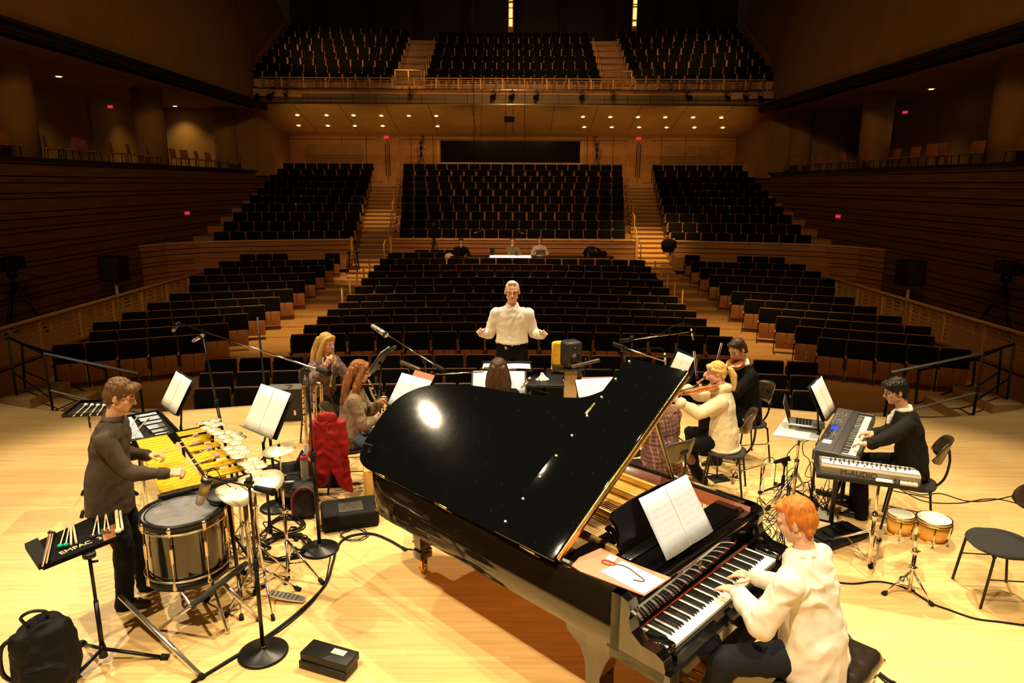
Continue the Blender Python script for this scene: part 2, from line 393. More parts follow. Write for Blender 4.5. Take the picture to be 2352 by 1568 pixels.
# parapet between stalls and parterre ---------------------------------
M_par = M_slat2
def parapet(path, z1, name, seed):
    mb = slatwall('', path, HF, z1-.05, M_par, seed, .035)
    P = [Vector((p[0], p[1], 0)) for p in path]; mb.use(M_rail)
    for i in range(len(P)-1):
        a, b = P[i], P[i+1]; d = (b-a).normalized(); R = rotz(math.atan2(d.y, d.x))
        mb.box(((a+b)/2)+Vector((0, 0, z1)), ((b-a).length+.05, .16, .05), R)
    struct(mb, name)
parapet([(4.65, 26.3), (-4.55, 26.3)], 1.08, 'wall_parapet_centre', 5)
parapet([(-5.95, 25.95), (-9.6, 25.0), (-11.0, 24.4), (-11.8, 23.6), (-12.15, 22.6)], 1.08, 'wall_parapet_left', 6)
parapet([(12.15, 22.6), (11.8, 23.6), (11.0, 24.4), (9.6, 25.0), (5.95, 25.95)], 1.08, 'wall_parapet_right', 7)
mb = MB()
for x, y in ((-4.58, 26.2), (4.68, 26.2), (-5.98, 25.85), (5.98, 25.85)): mb.box((x, y, .2), (.09, .09, 1.95))
struct(mb, 'trim_newel', M_rail)
# parterre floor and its stairs
def Ym(k, x): return 27.35+.995*k
def Yms(k, x):
    f = k/9.0; return 26.25+k*1.105-(.26*(1-f))*(abs(x)-5.8)
MT = [1.38+.302*k for k in range(10)]
mb = MB()
for k in range(10):
    zf = MT[k]-.87; mb.box((0, (Ym(k, 0)-.55+38.6)/2, zf-.3), (2*(4.62+.13*k), 38.6-(Ym(k, 0)-.55), .6))
    for s in (-1, 1):
        strip(mb, np.linspace(5.95+.125*k, 12.2, 5)*s, lambda x: Yms(k, x)-.62, 13-k, zf-.5, zf)
mb.box((0, 26.55, .25), (9.2, .6, .52))
struct(mb, 'floor_parterre', M_slat2)
mb = MB()
for s in (-1, 1):
    for q in range(23):
        y0 = 24.7+q*.485; z = -.14+q*.150; xo = .0+.125*max(0, (y0-26.3))/1.1
        mb.use(M_rail).box((s*(5.3+xo), y0+.3, z-.03), (1.36+.0*xo, .60, .06))
        mb.use(M_par).box((s*(5.3+xo), y0+1.0, z-.14), (1.34, 1.9, .20))
    mb.use(M_rail).box((s*6.6, 37.2, 3.05), (1.6, 3.6, .12))
struct(mb, 'floor_stairs')
# lower aisle nosings
mb = MB()
for s in (-1, 1):
    for k in range(5, 11):
        for x0 in (4.78,): mb.box((s*5.4, Ys(k-1, 6)+.30, CF[k]+.018), (1.36, .05, .012))
struct(mb, 'trim_nosing', M_rail)
# back wall -----------------------------------------------------------
mb = MB(); mb.use(M_backwall).box((0, 38.75, 4.4), (24.6, .3, 4.4))
for x in (-9.2, -7.9, -5.5, -4.3, 4.0, 5.4, 8.0, 9.3): mb.use(M_slatdark).box((x, 38.59, 4.6), (.025, .02, 3.4))
mb.use(M_slatdark).box((0, 38.59, 5.42), (24, .02, .02))
rb = random.Random(11)
for s in (-1, 1):      # brick-like acoustic relief
    for r_ in range(9):
        for c in range(5): mb.use(M_tanwall).box((s*(8.35+c*.62+rb.random()*.1), 38.58, 3.9+r_*.15), (.58, .05+.05*rb.random(), .11))
struct(mb, 'wall_back')
for i, s in enumerate((-1, 1)):
    mb = MB(); mb.use(M_backwall).box((s*6.75, 38.56, 4.3), (1.3, .08, 2.4)); mb.use(M_slatdark).box((s*6.75, 38.5, 4.3), (.02, .03, 2.35))
    for d in (-.10, .10): mb.use(M_black).box((s*6.75+d, 38.47, 4.35), (.035, .05, 1.7))
    struct(mb, 'door_%d' % (i+1))
mb = MB(); mb.use(M_rail).box((-.15, 38.55, 4.20), (7.7, .12, .08)); mb.box((-4.02, 38.55, 4.78), (.07, .12, 1.2)); mb.box((3.72, 38.55, 4.78), (.07, .12, 1.2))
mb.use(mat('booth_glass', (.004, .004, .004), .08)).box((-.15, 38.56, 4.80), (7.5, .06, 1.12)); struct(mb, 'window_1')
# balcony -------------------------------------------------------------
YB = 33.2
prof = [(YB+.0, 6.62), (YB+.6, 6.50), (YB+1.6, 6.28), (YB+3.0, 5.95), (YB+4.2, 5.70), (YB+5.4, 5.60)]
mb = MB(); xs = np.linspace(-12.0, 12.0, 22); n = len(prof); vs = []
for i, x in enumerate(xs):
    for (y, z) in prof: vs.append((x, y, z))
mb.add(vs, [(i*n+j, i*n+j+1, (i+1)*n+j+1, (i+1)*n+j) for i in range(21) for j in range(n-1)])
for x in (-10.1, -8.0, -5.9, -3.9, -1.9, 0, 1.9, 3.9, 5.9, 8.0, 10.1):
    mb.use(M_soffit); mb.use(M_slatdark); vs = []
    for y, z in prof[:-1]: vs += [(x-.012, y, z-.004), (x+.012, y, z-.004)]
    mb.add(vs, [(2*i, 2*i+1, 2*i+3, 2*i+2) for i in range(len(prof)-2)])
    mb.use(M_soffit)
mb.mats = [M_soffit, M_slatdark] if mb.mats[0] is M_soffit else mb.mats
M_first = len([1 for _ in range(21*(n-1))]); 
for i in range(21*(n-1)): mb.mi[i] = mb.mats.index(M_soffit)
struct(mb, 'ceiling_balcony_soffit')
mb = MB(); mb.use(mat('balcony_fascia_olive', (.10, .072, .028), .5)).box((0, YB+.12, 6.93), (24, .12, .55))
mb.use(M_slat2).box((0, YB+.14, 7.22), (24, .2, .10)); mb.use(M_slat2).box((0, YB+.10, 6.66), (24, .2, .08))
for s in (-1, 1): mb.use(M_soffit).box((s*11.95, YB+.1, 7.25), (.25, .5, 1.5))
for q in range(23): mb.use(M_slatdark).box((-11.5+q*1.045, YB+.05, 6.93), (.02, .02, .5))
struct(mb, 'wall_balcony_front')
r = thing('pierced_railing', 'long slotted wooden railing along the front of the balcony', 'railing', (0, YB+.2, 7.3), 0)
mb = MB(); mb.bbox((0, 0, .50), (23.6, .12, .045), b=.012); mb.build('top_rail', mat('rail_bright', (.50, .32, .14), .4), r)
mb = MB()
for q in range(24): mb = MB(); mb.box((-11.6+q*1.01, 0, .23), (.07, .06, .48)); mb.build('post', M_rail, r)
mb = MB()
for q in range(72): mb.box((-11.62+q*.3366+.14, .01, .21), (.07, .025, .42))
for h in range(6): mb.box((0, .01, .03+h*.075), (23.3, .02, .032))
mb.build('slotted_panel', M_slat2, r)
for z, nm in ((7.26, 'upper lighting pipe below the balcony railing'), (6.64, 'lower lighting pipe along the balcony underside')):
    p = thing('lighting_pipe', 'long polished '+nm, 'pipe', (0, YB-.28, z)); mb = MB(); mb.tube([(-11.6, 0, 0), (11.4, 0, 0)], .028, 10); mb.build('pipe', M_steel, p)
    mb = MB()
    for q in range(13): mb.box((-11.0+q*1.83, .16, 0), (.03, .34, .03))
    mb.build('bracket', M_steel, p)
# balcony floor, aisles, side parapets
BY = [34.75+.90*k for k in range(9)]
bys = [174.5, 158.5, 143, 127.7, 113.6, 99.6, 85.6, 73.5, 62]
BZ = [aty(1178, bys[k], BY[k]).z-.87 for k in range(9)]
def Yb(k, x): return BY[k]-.011*x*x
mb = MB()
for k in range(9):
    strip(mb, np.linspace(-12.2, 12.2, 13), lambda x: Yb(k, x)-.45, 43.5-BY[k]+.6, BZ[k]-.3, BZ[k])
mb.box((0, 34.0, 7.15), (24, 1.6, .14))
for s in (-1, 1):
    for k in range(9):
        for h in (0, 1):
            zc = BZ[k]+(.5*h*(BZ[min(k+1, 8)]-BZ[k])); mb.use(M_slat2).box((s*4.9, BY[k]-.15+.45*h, zc+.0), (1.3, .46, .04))
mb.use(M_slat2)
struct(mb, 'floor_balcony')
for i in (0,):
    pass
for s, nm in ((-1, 'left'), (1, 'right')):
    mb = MB()
    a0 = (s*12.05, 33.35); a1 = (s*12.9, 42.6)
    vs = []
    for (x, y), zb, zt in ((a0, 7.0, 8.06), (a1, 10.4, 12.2)):
        for dx in (0, s*.22): vs += [(x+dx, y, zb), (x+dx, y, zt)]
    mb.add(vs, [(0, 1, 3, 2), (4, 5, 7, 6), (0, 1, 5, 4), (2, 3, 7, 6), (1, 3, 7, 5), (0, 2, 6, 4)])
    struct(mb, 'wall_balcony_'+nm, M_backwall)
mb = MB(); mb.use(M_black).box((0, 43.4, 14), (26, .2, 8))
for q in range(9): mb.use(M_slatdark).box((-11.2+q*2.8, 43.2, 14), (.5, .25, 8))
struct(mb, 'wall_top')
for i, (xx, segs) in enumerate(((1173, [(62, 44), (42, 20), (18, 8), (3, -20)]), (1457, [(61, 50), (46, 18), (15, 12), (10, -20)]))):
    t = thing('strip_light', 'vertical row of glowing yellow panels on the dark wall, %s one' % ('centre' if i == 0 else 'right hand'), 'light', (0, 0, 0)); t.location = aty(xx, 62, 42.9)
    t.matrix_basis = Matrix.Translation(aty(xx, 62, 42.9))
    for (ya, yb) in segs:
        za = aty(xx, ya, 43.0).z; zb = aty(xx, yb, 43.0).z
        mb = MB(); mb.box((0, 0, (za+zb)/2-t.location.z), (.20, .03, zb-za-.03)); mb.build('glowing_panel', mat('strip_glow', (1, .8, .3), .5, emit=(1, .66, .18, 1.5)), t)
    mb = MB(); mb.box((0, .06, 1.5), (.30, .05, 3.6)); mb.build('housing', M_slat2, t)
# ================================================================== SEATS
def seat_parts(pan=True):
    P = {}
    mb = MB(); mb.bbox((0, .10, .675), (.505, .075, .385), rotx(-.10), .025, 3); P['backrest'] = (mb, M_seatfab)
    mb = MB(); mb.bbox((0, .145, .66), (.515, .022, .43), rotx(-.10), .008, 2); P['back_shell'] = (mb, M_seatwood)
    mb = MB()
    for s in (-1, 1): mb.bbox((s*.118, .055, .315), (.228, .05, .37), rotx(-.06), .012, 2)
    mb.box((0, .09, .13), (.44, .05, .03)); P['folded_seat'] = (mb, M_seatwood)
    mb = MB(); mb.bbox((-.264, -.03, .545), (.036, .26, .03), None, .01, 2); P['armrest'] = (mb, M_seatarm)
    mb = MB(); mb.prism([(.10, 0), (.16, .1), (.13, .3), (.17, .75), (.12, .80), (.06, .53), (-.10, .53), (-.10, .49), (.05, .46), (.07, .2), (.03, 0)], -.276, -.252, lambda v: Vector((v.z, v.x, v.y)))
    P['side_frame'] = (mb, M_seatframe)
    return P
SP = seat_parts()
proto = thing('auditorium_seat', 'x', 'seat')
for nm, (mb, m) in SP.items(): mb.build(nm, m, proto)
ORD = ['', 'first', 'second', 'third', 'fourth', 'fifth', 'sixth', 'seventh', 'eighth', 'ninth', 'tenth', 'eleventh', 'twelfth', 'thirteenth', 'fourteenth', 'fifteenth', 'sixteenth', 'seventeenth', 'eighteenth', 'nineteenth', 'twentieth', 'twenty-first']
seats = []   # (x, y, z, rz, label, group)
def row(xa, xb, n, yf, z, lab, grp):
    for i in range(n):
        x = xa+(xb-xa)*(i+.5)/n; y = yf(x); sl = (yf(x+.05)-yf(x-.05))/.1
        seats.append((x, y, z, math.atan(sl), lab(i), grp))
for j, (Y0, hw, n, sag) in enumerate(((10.12, 4.75, 17, .016), (11.02, 5.05, 18, .016), (11.98, 5.35, 19, .016))):
    row(-hw, hw, n, lambda x: Y0-sag*x*x, HF, lambda i: 'black tip-up seat near the stage front, %s row back, %s from the left' % (ORD[j+1], ORD[i+1]), 'seats of the front rows')
for k in range(11):
    n = 17 if k % 2 else 16
    row(-4.5, 4.5, n, lambda x: Yc(k, x), CF[k], lambda i: 'black tip-up seat in raised centre stalls, %s row back, %s from the left' % (ORD[k+1], ORD[i+1]), 'seats of the centre stalls')
row(-4.4, -2.2, 4, lambda x: Yc(11, x), CF[11], lambda i: 'black tip-up seat in short last centre row, %s from the left aisle' % ORD[i+1], 'seats of the centre stalls')
row(-3.6, -1.95, 3, lambda x: Yc(12, x), CF[11], lambda i: 'black tip-up seat against the centre parapet, %s from the left' % ORD[i+1], 'seats of the centre stalls')
SN = [5, 5, 6, 6, 6, 6, 6, 7, 7, 7]
for s, nm in ((-1, 'left'), (1, 'right')):
    for k in range(10):
        n = SN[k]
        for i in range(n):
            sl = Ysl(k); st = .535/math.hypot(1, sl); x = 6.18+st*(i+.5)
            seats.append((s*x, Ys(k, x), CF[k]+(.02 if k > 3 else 0), -s*math.atan(sl), 'black tip-up seat in %s side stalls, %s row back, %s from the aisle' % (nm, ORD[k+1], ORD[i+1]), 'seats of the %s side stalls' % nm))
    x = 6.5; seats.append((s*x, Ys(10, x), CF[10]+.02, -s*.2, 'single black tip-up seat at the back of the %s side stalls beside the stairs' % nm, 'seats of the %s side stalls' % nm))
    for i in range(3): x = 8.3+.54*i; seats.append((s*x, Ys(10, x)+.1, CF[10]+.02, -s*.2, 'black tip-up seat by the wall, last row of %s side stalls, %s from the aisle' % (nm, ORD[i+1]), 'seats of the %s side stalls' % nm))
seats.sort(key=lambda t: t[0]**2+t[1]**2+(t[2]-CAM_H)**2)
near, far = seats[:300], seats[300:]
first = True
for (x, y, z, rz, lab, g) in near:
    if first:
        proto.matrix_basis = Matrix.Translation((x, y, z)) @ Matrix.Rotation(rz, 4, 'Z'); proto['label'] = lab; proto['group'] = g; first = False
    else: dup(proto, (x, y, z), rz, lab, g)
# the remaining seats, beyond three hundred: one object
far = [t[:4] for t in far]
NM = [16, 17, 16, 17, 18, 17, 18, 19, 18, 20]; NS = [9, 9, 9, 9, 9, 9, 9, 9, 8, 8]
for k in range(10):
    hw = 4.45+.13*k
    for i in range(NM[k]): x = -hw+2*hw*(i+.5)/NM[k]; far.append((x, Ym(k, x), MT[k]-.87, 0))
    for s in (-1, 1):
        for i in range(NS[k]):
            xa = 5.95+.125*k; xb = (10.75+.11*k); x = xa+(xb-xa)*(i+.5)/NS[k]; far.append((s*x, Yms(k, x), MT[k]-.87, -s*.2*(1-k/9)))
for k in range(8):
    for (a, b, n) in ((-12.0, -5.65, 11+k % 2), (-4.15, 4.15, 15+k % 2), (5.65, 12.0, 11+k % 2)):
        for i in range(n): x = a+(b-a)*(i+.5)/n; far.append((x, Yb(k, x), BZ[k], -math.atan(.022*x)))
parts = [(k, v) for k, v in SP.items()]
base_v = []; base_f = []; base_m = []; off = 0; FM = [M_seatfab, M_seatwood, M_seatwood, M_seatarm, M_seatframe]
mm = [M_seatfab, M_seatwood, M_seatarm, M_seatframe]
smb = {'backrest': ((0, .10, .675), (.515, .075, .385)), 'back_shell': ((0, .145, .67), (.535, .022, .40)), 'folded_seat': ((0, .055, .315), (.44, .05, .34)), 'armrest': ((-.272, -.03, .545), (.045, .24, .03)), 'side_frame': ((-.272, .1, .3), (.028, .08, .6))}
lb = MB()
for nm in ('backrest', 'back_shell', 'folded_seat', 'armrest', 'side_frame'):
    lb.use(SP[nm][1])
    if nm == 'backrest': lb.bbox(*smb[nm], None, .03, 1)
    else: lb.box(*smb[nm])
BV = np.array([tuple(v) for v in lb.v]); nb = len(BV); allv = []; allf = []; allm = []
for q, (x, y, z, rz) in enumerate(far):
    c, s_ = math.cos(rz), math.sin(rz); R = np.array([[c, s_, 0], [-s_, c, 0], [0, 0, 1]])
    allv.append(BV @ R + np.array([x, y, z])); allf += [tuple(i+q*nb for i in f) for f in lb.f]; allm += lb.mi
me = bpy.data.meshes.new('auditorium_seats'); me.from_pydata(np.vstack(allv).tolist(), [], allf)
for m in lb.mats: me.materials.append(m)
me.polygons.foreach_set('material_index', allm); me.update()
o = bpy.data.objects.new('auditorium_seats', me); COL.objects.link(o)
tag(o, 'remaining rows of black tip-up seats in the parterre and on the balcony', 'seats', None, 'stuff')

# downlights in the balcony underside and galleries
def downlight(p, label, grp, power=0, nrm=(0, -.18, -1), glow=14):
    t = thing('downlight', label, 'light', p, 0, grp); R = Vector(nrm).to_track_quat('-Z', 'Y').to_matrix()
    mb = MB(); mb.lathe([(.115, .0), (.115, -.012), (.092, -.014), (.088, .0)], (0, 0, 0), R, 20, False); mb.build('trim_ring', M_rail, t)
    mb = MB(); mb.lathe([(.088, -.004), (.02, -.008)], (0, 0, 0), R, 20); mb.build('glowing_lens', M_lamp, t)
    if power: l = spot(Vector(p)+Vector((0, 0, -.06)), Vector(p)+Vector((0, .22, -1)), power, 96, (1, .60, .16), .05, 1)
def soffit_z(y):
    P_ = [(YB, 6.62), (YB+.6, 6.50), (YB+1.6, 6.28), (YB+3.0, 5.95), (YB+4.2, 5.70), (YB+5.4, 5.60)]
    for (a, b), (c, d) in zip(P_, P_[1:]):
        if a <= y <= c: return b+(d-b)*(y-a)/(c-a)
    return 5.6
def on_soffit(x, y):
    best = min(((abs(aty(x, y, Y).z-soffit_z(Y)), Y) for Y in [YB+.02*i for i in range(260)]))
    return aty(x, y, best[1])-Vector((0, 0, .01))
xs1 = [683, 750, 812, 876, 939, 1002, 1339, 1402, 1465, 1528, 1592, 1657]
for i, x in enumerate(xs1):
    downlight(on_soffit(x, 264+(x-683)*.006), 'round downlight in upper row under the balcony, %s from the left' % ORD[i+1], 'downlights under the balcony')
k = 0
for i, x in enumerate(xs1):
    if i == 4: continue
    k += 1
    downlight(on_soffit(x+3, 288+(x-683)*.005), 'round downlight in lower row under the balcony, %s from the left' % ORD[k], 'downlights under the balcony', 42)
for i, (s, px, py, pw) in enumerate(((-1, 135, 176, 26), (-1, 312, 222, 30), (-1, 402, 244, 34), (-1, 458, 259, 22), (1, 2139, 205, 8), (1, 1909, 264, 30), (1, 1858, 276, 34))):
    p = atz(px, py, 6.45)
    pw *= 3.2 if s < 0 else 4.5; downlight(p, 'small downlight in the %s gallery ceiling, %s from the stage' % ('left' if s < 0 else 'right', ORD[(i+1) if s < 0 else (i-3)]), 'gallery downlights', pw, (0, 0, -1))
# ================================================================== GRAND PIANO
M_lacq = mat('black_lacquer', (.003, .003, .003), .10, coat=1, spec=.6, bump=.02, scale=60)
def scratch_lacquer():
    m = mat('black_lid_lacquer', (.0022, .0024, .0026), .13, coat=.3)
    nt = m.node_tree; b = nt.nodes['Principled BSDF']
    tc = nt.nodes.new('ShaderNodeTexCoord'); n = nt.nodes.new('ShaderNodeTexNoise'); n.inputs['Scale'].default_value = 9; n.inputs['Detail'].default_value = 8; n.inputs['Roughness'].default_value = .8
    nt.links.new(tc.outputs['Object'], n.inputs['Vector'])
    r = nt.nodes.new('ShaderNodeMapRange'); r.inputs['From Min'].default_value = .4; r.inputs['From Max'].default_value = .7; r.inputs['To Min'].default_value = .030; r.inputs['To Max'].default_value = .045
    nt.links.new(n.outputs['Fac'], r.inputs['Value']); nt.links.new(r.outputs['Result'], b.inputs['Roughness'])
    v = nt.nodes.new('ShaderNodeTexVoronoi'); v.inputs['Scale'].default_value = 44; mp = nt.nodes.new('ShaderNodeMapping'); mp.inputs['Scale'].default_value = (1, .16, 1); mp.inputs['Rotation'].default_value = (0, 0, .6)
    nt.links.new(tc.outputs['Object'], mp.inputs['Vector']); nt.links.new(mp.outputs['Vector'], v.inputs['Vector'])
    cr = nt.nodes.new('ShaderNodeValToRGB'); cr.color_ramp.elements[0].position = .0; cr.color_ramp.elements[0].color = (.08, .085, .09, 1); cr.color_ramp.elements[1].position = .06; cr.color_ramp.elements[1].color = (.0022, .0024, .0026, 1)
    nt.links.new(v.outputs['Distance'], cr.inputs['Fac']); nt.links.new(cr.outputs['Color'], b.inputs['Base Color'])
    return m
M_lid = scratch_lacquer()
M_satin = mat('piano_side_lacquer', (.009, .006, .003), .07, coat=1, spec=.8)
M_gold = mat('gold_iron_plate', (.78, .50, .12), .32, metal=.55, bump=.15, scale=60)
M_ivory = mat('white_key_top', (.86, .82, .72), .22, coat=.4)
M_ebony = mat('black_key_top', (.010, .009, .008), .25)
M_board = mat('spruce_soundboard', (.75, .48, .20), .35, var=.2, scale=3, sx=(30, 1, 1))
M_felt = mat('red_felt', (.35, .02, .03), .9)
M_string = mat('copper_strings', (.62, .34, .15), .3, metal=1)
PX, PY, PR = .797, 3.05, math.radians(45.4)
P = thing('grand_piano', 'black concert grand piano with raised lid in the middle of the stage', 'piano', (PX, PY, 0), PR)
outer = [(c[0], c[1]) for c in curve_pts([(a, b, 0) for a, b in [(1.56, .30), (1.56, 1.00), (1.545, 1.30), (1.46, 1.58), (1.30, 1.84), (1.16, 2.08), (1.09, 2.32), (1.04, 2.55), (.94, 2.76), (.74, 2.90), (.48, 2.92), (.24, 2.84), (.07, 2.70), (0, 2.50), (0, 2.2)]], 5)] + [(0, .30)]
cxp, cyp = .70, 1.4
def inset(pl, d):
    out = []; n = len(pl)
    for i in range(n):
        a = Vector(pl[i-1]) if i else Vector((pl[0][0], pl[0][1]-.1)); b = Vector(pl[(i+1)]) if i < n-1 else Vector((pl[-1][0], pl[-1][1]-.1))
        t = (b-a).normalized(); nn = Vector((-t.y, t.x)); out.append((pl[i][0]+nn.x*d, pl[i][1]+nn.y*d))
    return out
inner = inset(outer, .075)
mb = MB(); mb.use(M_satin)
n = len(outer)
vs = [(x, y, .66) for x, y in outer]+[(x, y, 1.0) for x, y in outer]+[(x, y, 1.0) for x, y in inner]+[(x, y, .66) for x, y in inner]
fs = []
for i in range(n-1):
    for a, b in ((0, n), (n, 2*n), (2*n, 3*n)): fs.append((a+i, a+i+1, b+i+1, b+i))
mb.add(vs, fs, True)
for i in (0, n-1): mb.add([vs[i], vs[n+i], vs[2*n+i], vs[3*n+i]], [(0, 1, 2, 3)])
mb.build('rim', M_satin, P)
inn2 = inset(outer, .080); mb = MB(); nn_ = len(inner); mb.add([(x, y, .70) for x, y in inner]+[(x, y, .992) for x, y in inner]+[(x, y, .992) for x, y in inn2]+[(x, y, .70) for x, y in inn2], [(a_+i, a_+i+1, b_+i+1, b_+i) for i in range(nn_-1) for a_, b_ in ((0, nn_), (nn_, 2*nn_), (2*nn_, 3*nn_))], True); mb.build('inner_rim', mat('mahogany_rim', (.26, .065, .018), .3, coat=.5, var=.3, scale=5), P)
mb = MB(); mb.prism(inner, .70, .72); mb.build('soundboard', M_board, P)
# iron plate with openings, struts
mb = MB()
mb.tube([(x, y, .875) for x, y in inset(outer, .10)[1:-1]], .035, 8)
mb.box((.78, .62, .885), (1.40, .16, .03))
for (a, b) in (((.12, .62), (.30, 2.65)), ((.46, .62), (.62, 2.75)), ((.80, .62), (.92, 2.5)), ((1.14, .62), (1.22, 1.85)), ((1.38, .62), (1.42, 1.45))):
    d = Vector((b[0]-a[0], b[1]-a[1], 0)); L = d.length; R = rotz(math.atan2(d.y, d.x)); mb.bbox(((a[0]+b[0])/2, (a[1]+b[1])/2, .925), (L, .035, .05), R, .008)
mb.box((1.28, 1.12, .88), (.42, .5, .03)); mb.prism([(.98, 1.2), (1.47, 1.05), (1.40, 1.5), (1.16, 1.98), (1.02, 2.3)], .865, .885)
mb.build('iron_plate', M_gold, P)
mb = MB(); 
for q in range(5): mb.lathe([(.035, .8865), (.001, .8865)], (1.12+.075*q, 1.36+.0*q, 0), None, 16)
mb.build('plate_holes', M_slatdark, P)
mb = MB()
for i in range(58):
    x0 = .12+1.3*i/57; y1 = 2.62-1.35*(i/57)**1.1; x1 = min(x0+.10, 1.42) if i > 18 else x0+.18
    mb.tube([(x0, .60, .895), (x1, y1, .885)], .0016, 4)
mb.build('strings', M_string, P)
mb = MB()
for i in range(60): mb.box((.14+1.28*i/59, .80, .915), (.013, .10, .035))
mb.box((.78, .76, .93), (1.35, .03, .012)); mb.build('dampers', M_blackplastic, P)
mb = MB()
for i in range(88):
    for r_ in range(2): mb.cyl((.12+1.3*i/87, .58+.035*r_+.01*(i % 2), .895), (.12+1.3*i/87, .58+.035*r_+.01*(i % 2), .93), .004, n=6)
mb.build('tuning_pins', M_chrome, P)
# key bed, arms, fallboard, key slip
mb = MB(); mb.box((.78, .18, .645), (1.56, .40, .07)); mb.box((.78, .045, .67), (1.30, .05, .09)); mb.build('key_bed', M_lacq, P)
arm = [(.36, 1.0), (.30, 1.0), (.255, .985), (.235, .94), (.245, .88), (.225, .82), (.16, .775), (.07, .77), (.025, .75), (.01, .70), (.02, .61), (.36, .61)]
for s, x0, x1 in ((-1, 0, .075), (1, 1.485, 1.56)):
    mb = MB(); mb.prism(arm, x0, x1, lambda v: Vector((v.z, v.x, v.y))); mb.build('arm', M_lacq, P)
    xb = x1 if s < 0 else x0-.085; mb = MB(); mb.bbox((xb+(.0425), .13, .735), (.085, .17, .075), None, .012); mb.build('key_block', M_lacq, P)
mb = MB(); mb.bbox((.78, .285, .845), (1.41, .022, .20), rotx(.10), .008); mb.bbox((.78, .315, .948), (1.41, .05, .022), None, .008); mb.build('fallboard', M_lacq, P)
mb = MB(); mb.box((.78, .44, .955), (1.44, .20, .02)); mb.box((.78, .37, .966), (1.44, .02, .014)); mb.build('music_shelf', M_lacq, P)
mb = MB()
R = rotx(.10+PI/2)
mb.tube([Vector((.78, .270, .865))+Vector((.016*math.cos(t), 0, .018*math.sin(t))) for t in np.linspace(.9, 2*PI-.9+PI*0, 12)], .003, 6); mb.box((.78, .268, .865), (.004, .003, .05)); mb.box((.79, .268, .865), (.004, .003, .05)); mb.box((.78, .268, .842), (.026, .003, .004))
mb.build('gold_emblem', M_brass, P)
mb = MB(); mb.bbox((.40, .40, .967), (.012, .16, .004), None, .001)
mb = MB(); mb.box((.78, .262, .757), (1.23, .005, .006)); mb.build('red_felt_strip', M_felt, P)
# keys
kx = .165; kw = 1.23/52
wk = None
for i in range(52):
    if wk is None:
        mb = MB(); mb.bbox((0, .165, .728), (kw-.0012, .21, .022), None, .0015, 1); wk = mb.build('white_key', M_ivory, P); wk.location = (kx+kw*(i+.5), 0, 0)
    else: k = wk.copy(); COL.objects.link(k); k.parent = P; k.location = (kx+kw*(i+.5), 0, 0)
bk = None
for i in range(51):
    if (i-1) % 7 in (0+0, ) or True:
        nn = (i+5) % 7       # i=0 is A
        note = 'ABCDEFG'[i % 7]
        if note in 'BE': continue
        x = kx+kw*(i+1)+{'A': .001, 'C': -.002, 'D': .002, 'F': -.003, 'G': 0}[note]
        if bk is None:
            mb = MB(); mb.add([(-.0055, .118, .739), (.0055, .118, .739), (.0055, .27, .739), (-.0055, .27, .739), (-.0042, .128, .752), (.0042, .128, .752), (.0042, .27, .752), (-.0042, .27, .752)], [(0, 1, 2, 3), (4, 5, 6, 7), (0, 1, 5, 4), (1, 2, 6, 5), (2, 3, 7, 6), (3, 0, 4, 7)])
            bk = mb.build('black_key', M_ebony, P); bk.location = (x, 0, 0)
        else: k = bk.copy(); COL.objects.link(k); k.parent = P; k.location = (x, 0, 0)
# music desk (scrolled ends) and its foot
desk = [(-.36, 0), (.36, 0), (.38, .06), (.345, .11), (.34, .17), (.37, .23), (.33, .26), (.12, .275), (-.12, .275), (-.33, .26), (-.37, .23), (-.34, .17), (-.345, .11), (-.38, .06)]
Rd = Matrix.Translation((.74, .56, .97)) @ Matrix.Rotation(-.42, 4, 'X') @ Matrix.Rotation(PI/2, 4, 'X')
mb = MB(); mb.prism(desk, -.012, .008, Rd); mb.build('music_desk', M_lacq, P)
mb = MB(); mb.bbox((.74, .54, .975), (.78, .10, .018), None, .005); mb.bbox((.50, .70, 1.0), (.05, .16, .02), rotx(.5), .004); mb.bbox((.98, .70, 1.0), (.05, .16, .02), rotx(.5), .004); mb.build('desk_ledge', M_lacq, P)
# lid
AL = math.radians(32.5); HZ = 1.02
Tl = Matrix.Translation((0, 0, HZ)) @ Matrix.Rotation(-AL, 4, 'Y')
lid = [(0, .74), (1.57, .74), (1.57, 1.02), (1.50, 1.12), (1.26, 1.19)] 
lid = [(c[0], c[1]) for c in curve_pts([(1.57, .74, 0), (1.57, 1.02, 0), (1.40, 1.16, 0), (1.25, 1.25, 0), (1.14, 1.38, 0), (1.08, 1.62, 0), (1.02, 1.92, 0), (.985, 2.28, 0), (.93, 2.56, 0), (.84, 2.80, 0), (.69, 2.95, 0), (.50, 2.985, 0), (.29, 2.93, 0), (.11, 2.86, 0), (.0, 2.74, 0), (-.02, 2.55, 0), (-.02, 2.2, 0), (-.02, .74, 0)], 5)]
mb = MB(); mb.prism(lid, -.012, .012, Tl); mb.build('lid', M_lid, P)
mb = MB()
R3 = Tl.to_3x3()
mb.bbox(Tl @ Vector((.775, .985, .031)), (1.60, .49, .022), R3, .009, 3)
flap = mb.build('folded_lid_flap', M_lid, P)
mb = MB()
for i in range(9): mb.lathe([(.008, 0), (.008, .006), (.001, .008)], Tl @ Vector((.06+.185*i, 1.195, .042)), R3, 12)
mb.build('white_stud', mat('stud_ivory', (.8, .7, .4), .4), P)
mb = MB(); mb.bbox(Tl @ Vector((1.05, 1.215, .044)), (.11, .016, .006), R3, .003); mb.build('lid_catch', M_brass, P)
mb = MB(); mb.tube([Tl @ Vector((0, .735, .020)), Tl @ Vector((1.56, .735, .020))], .011, 10)
mb.bbox(Tl @ Vector((.78, .732, .016)), (1.56, .008, .05), R3, .002)
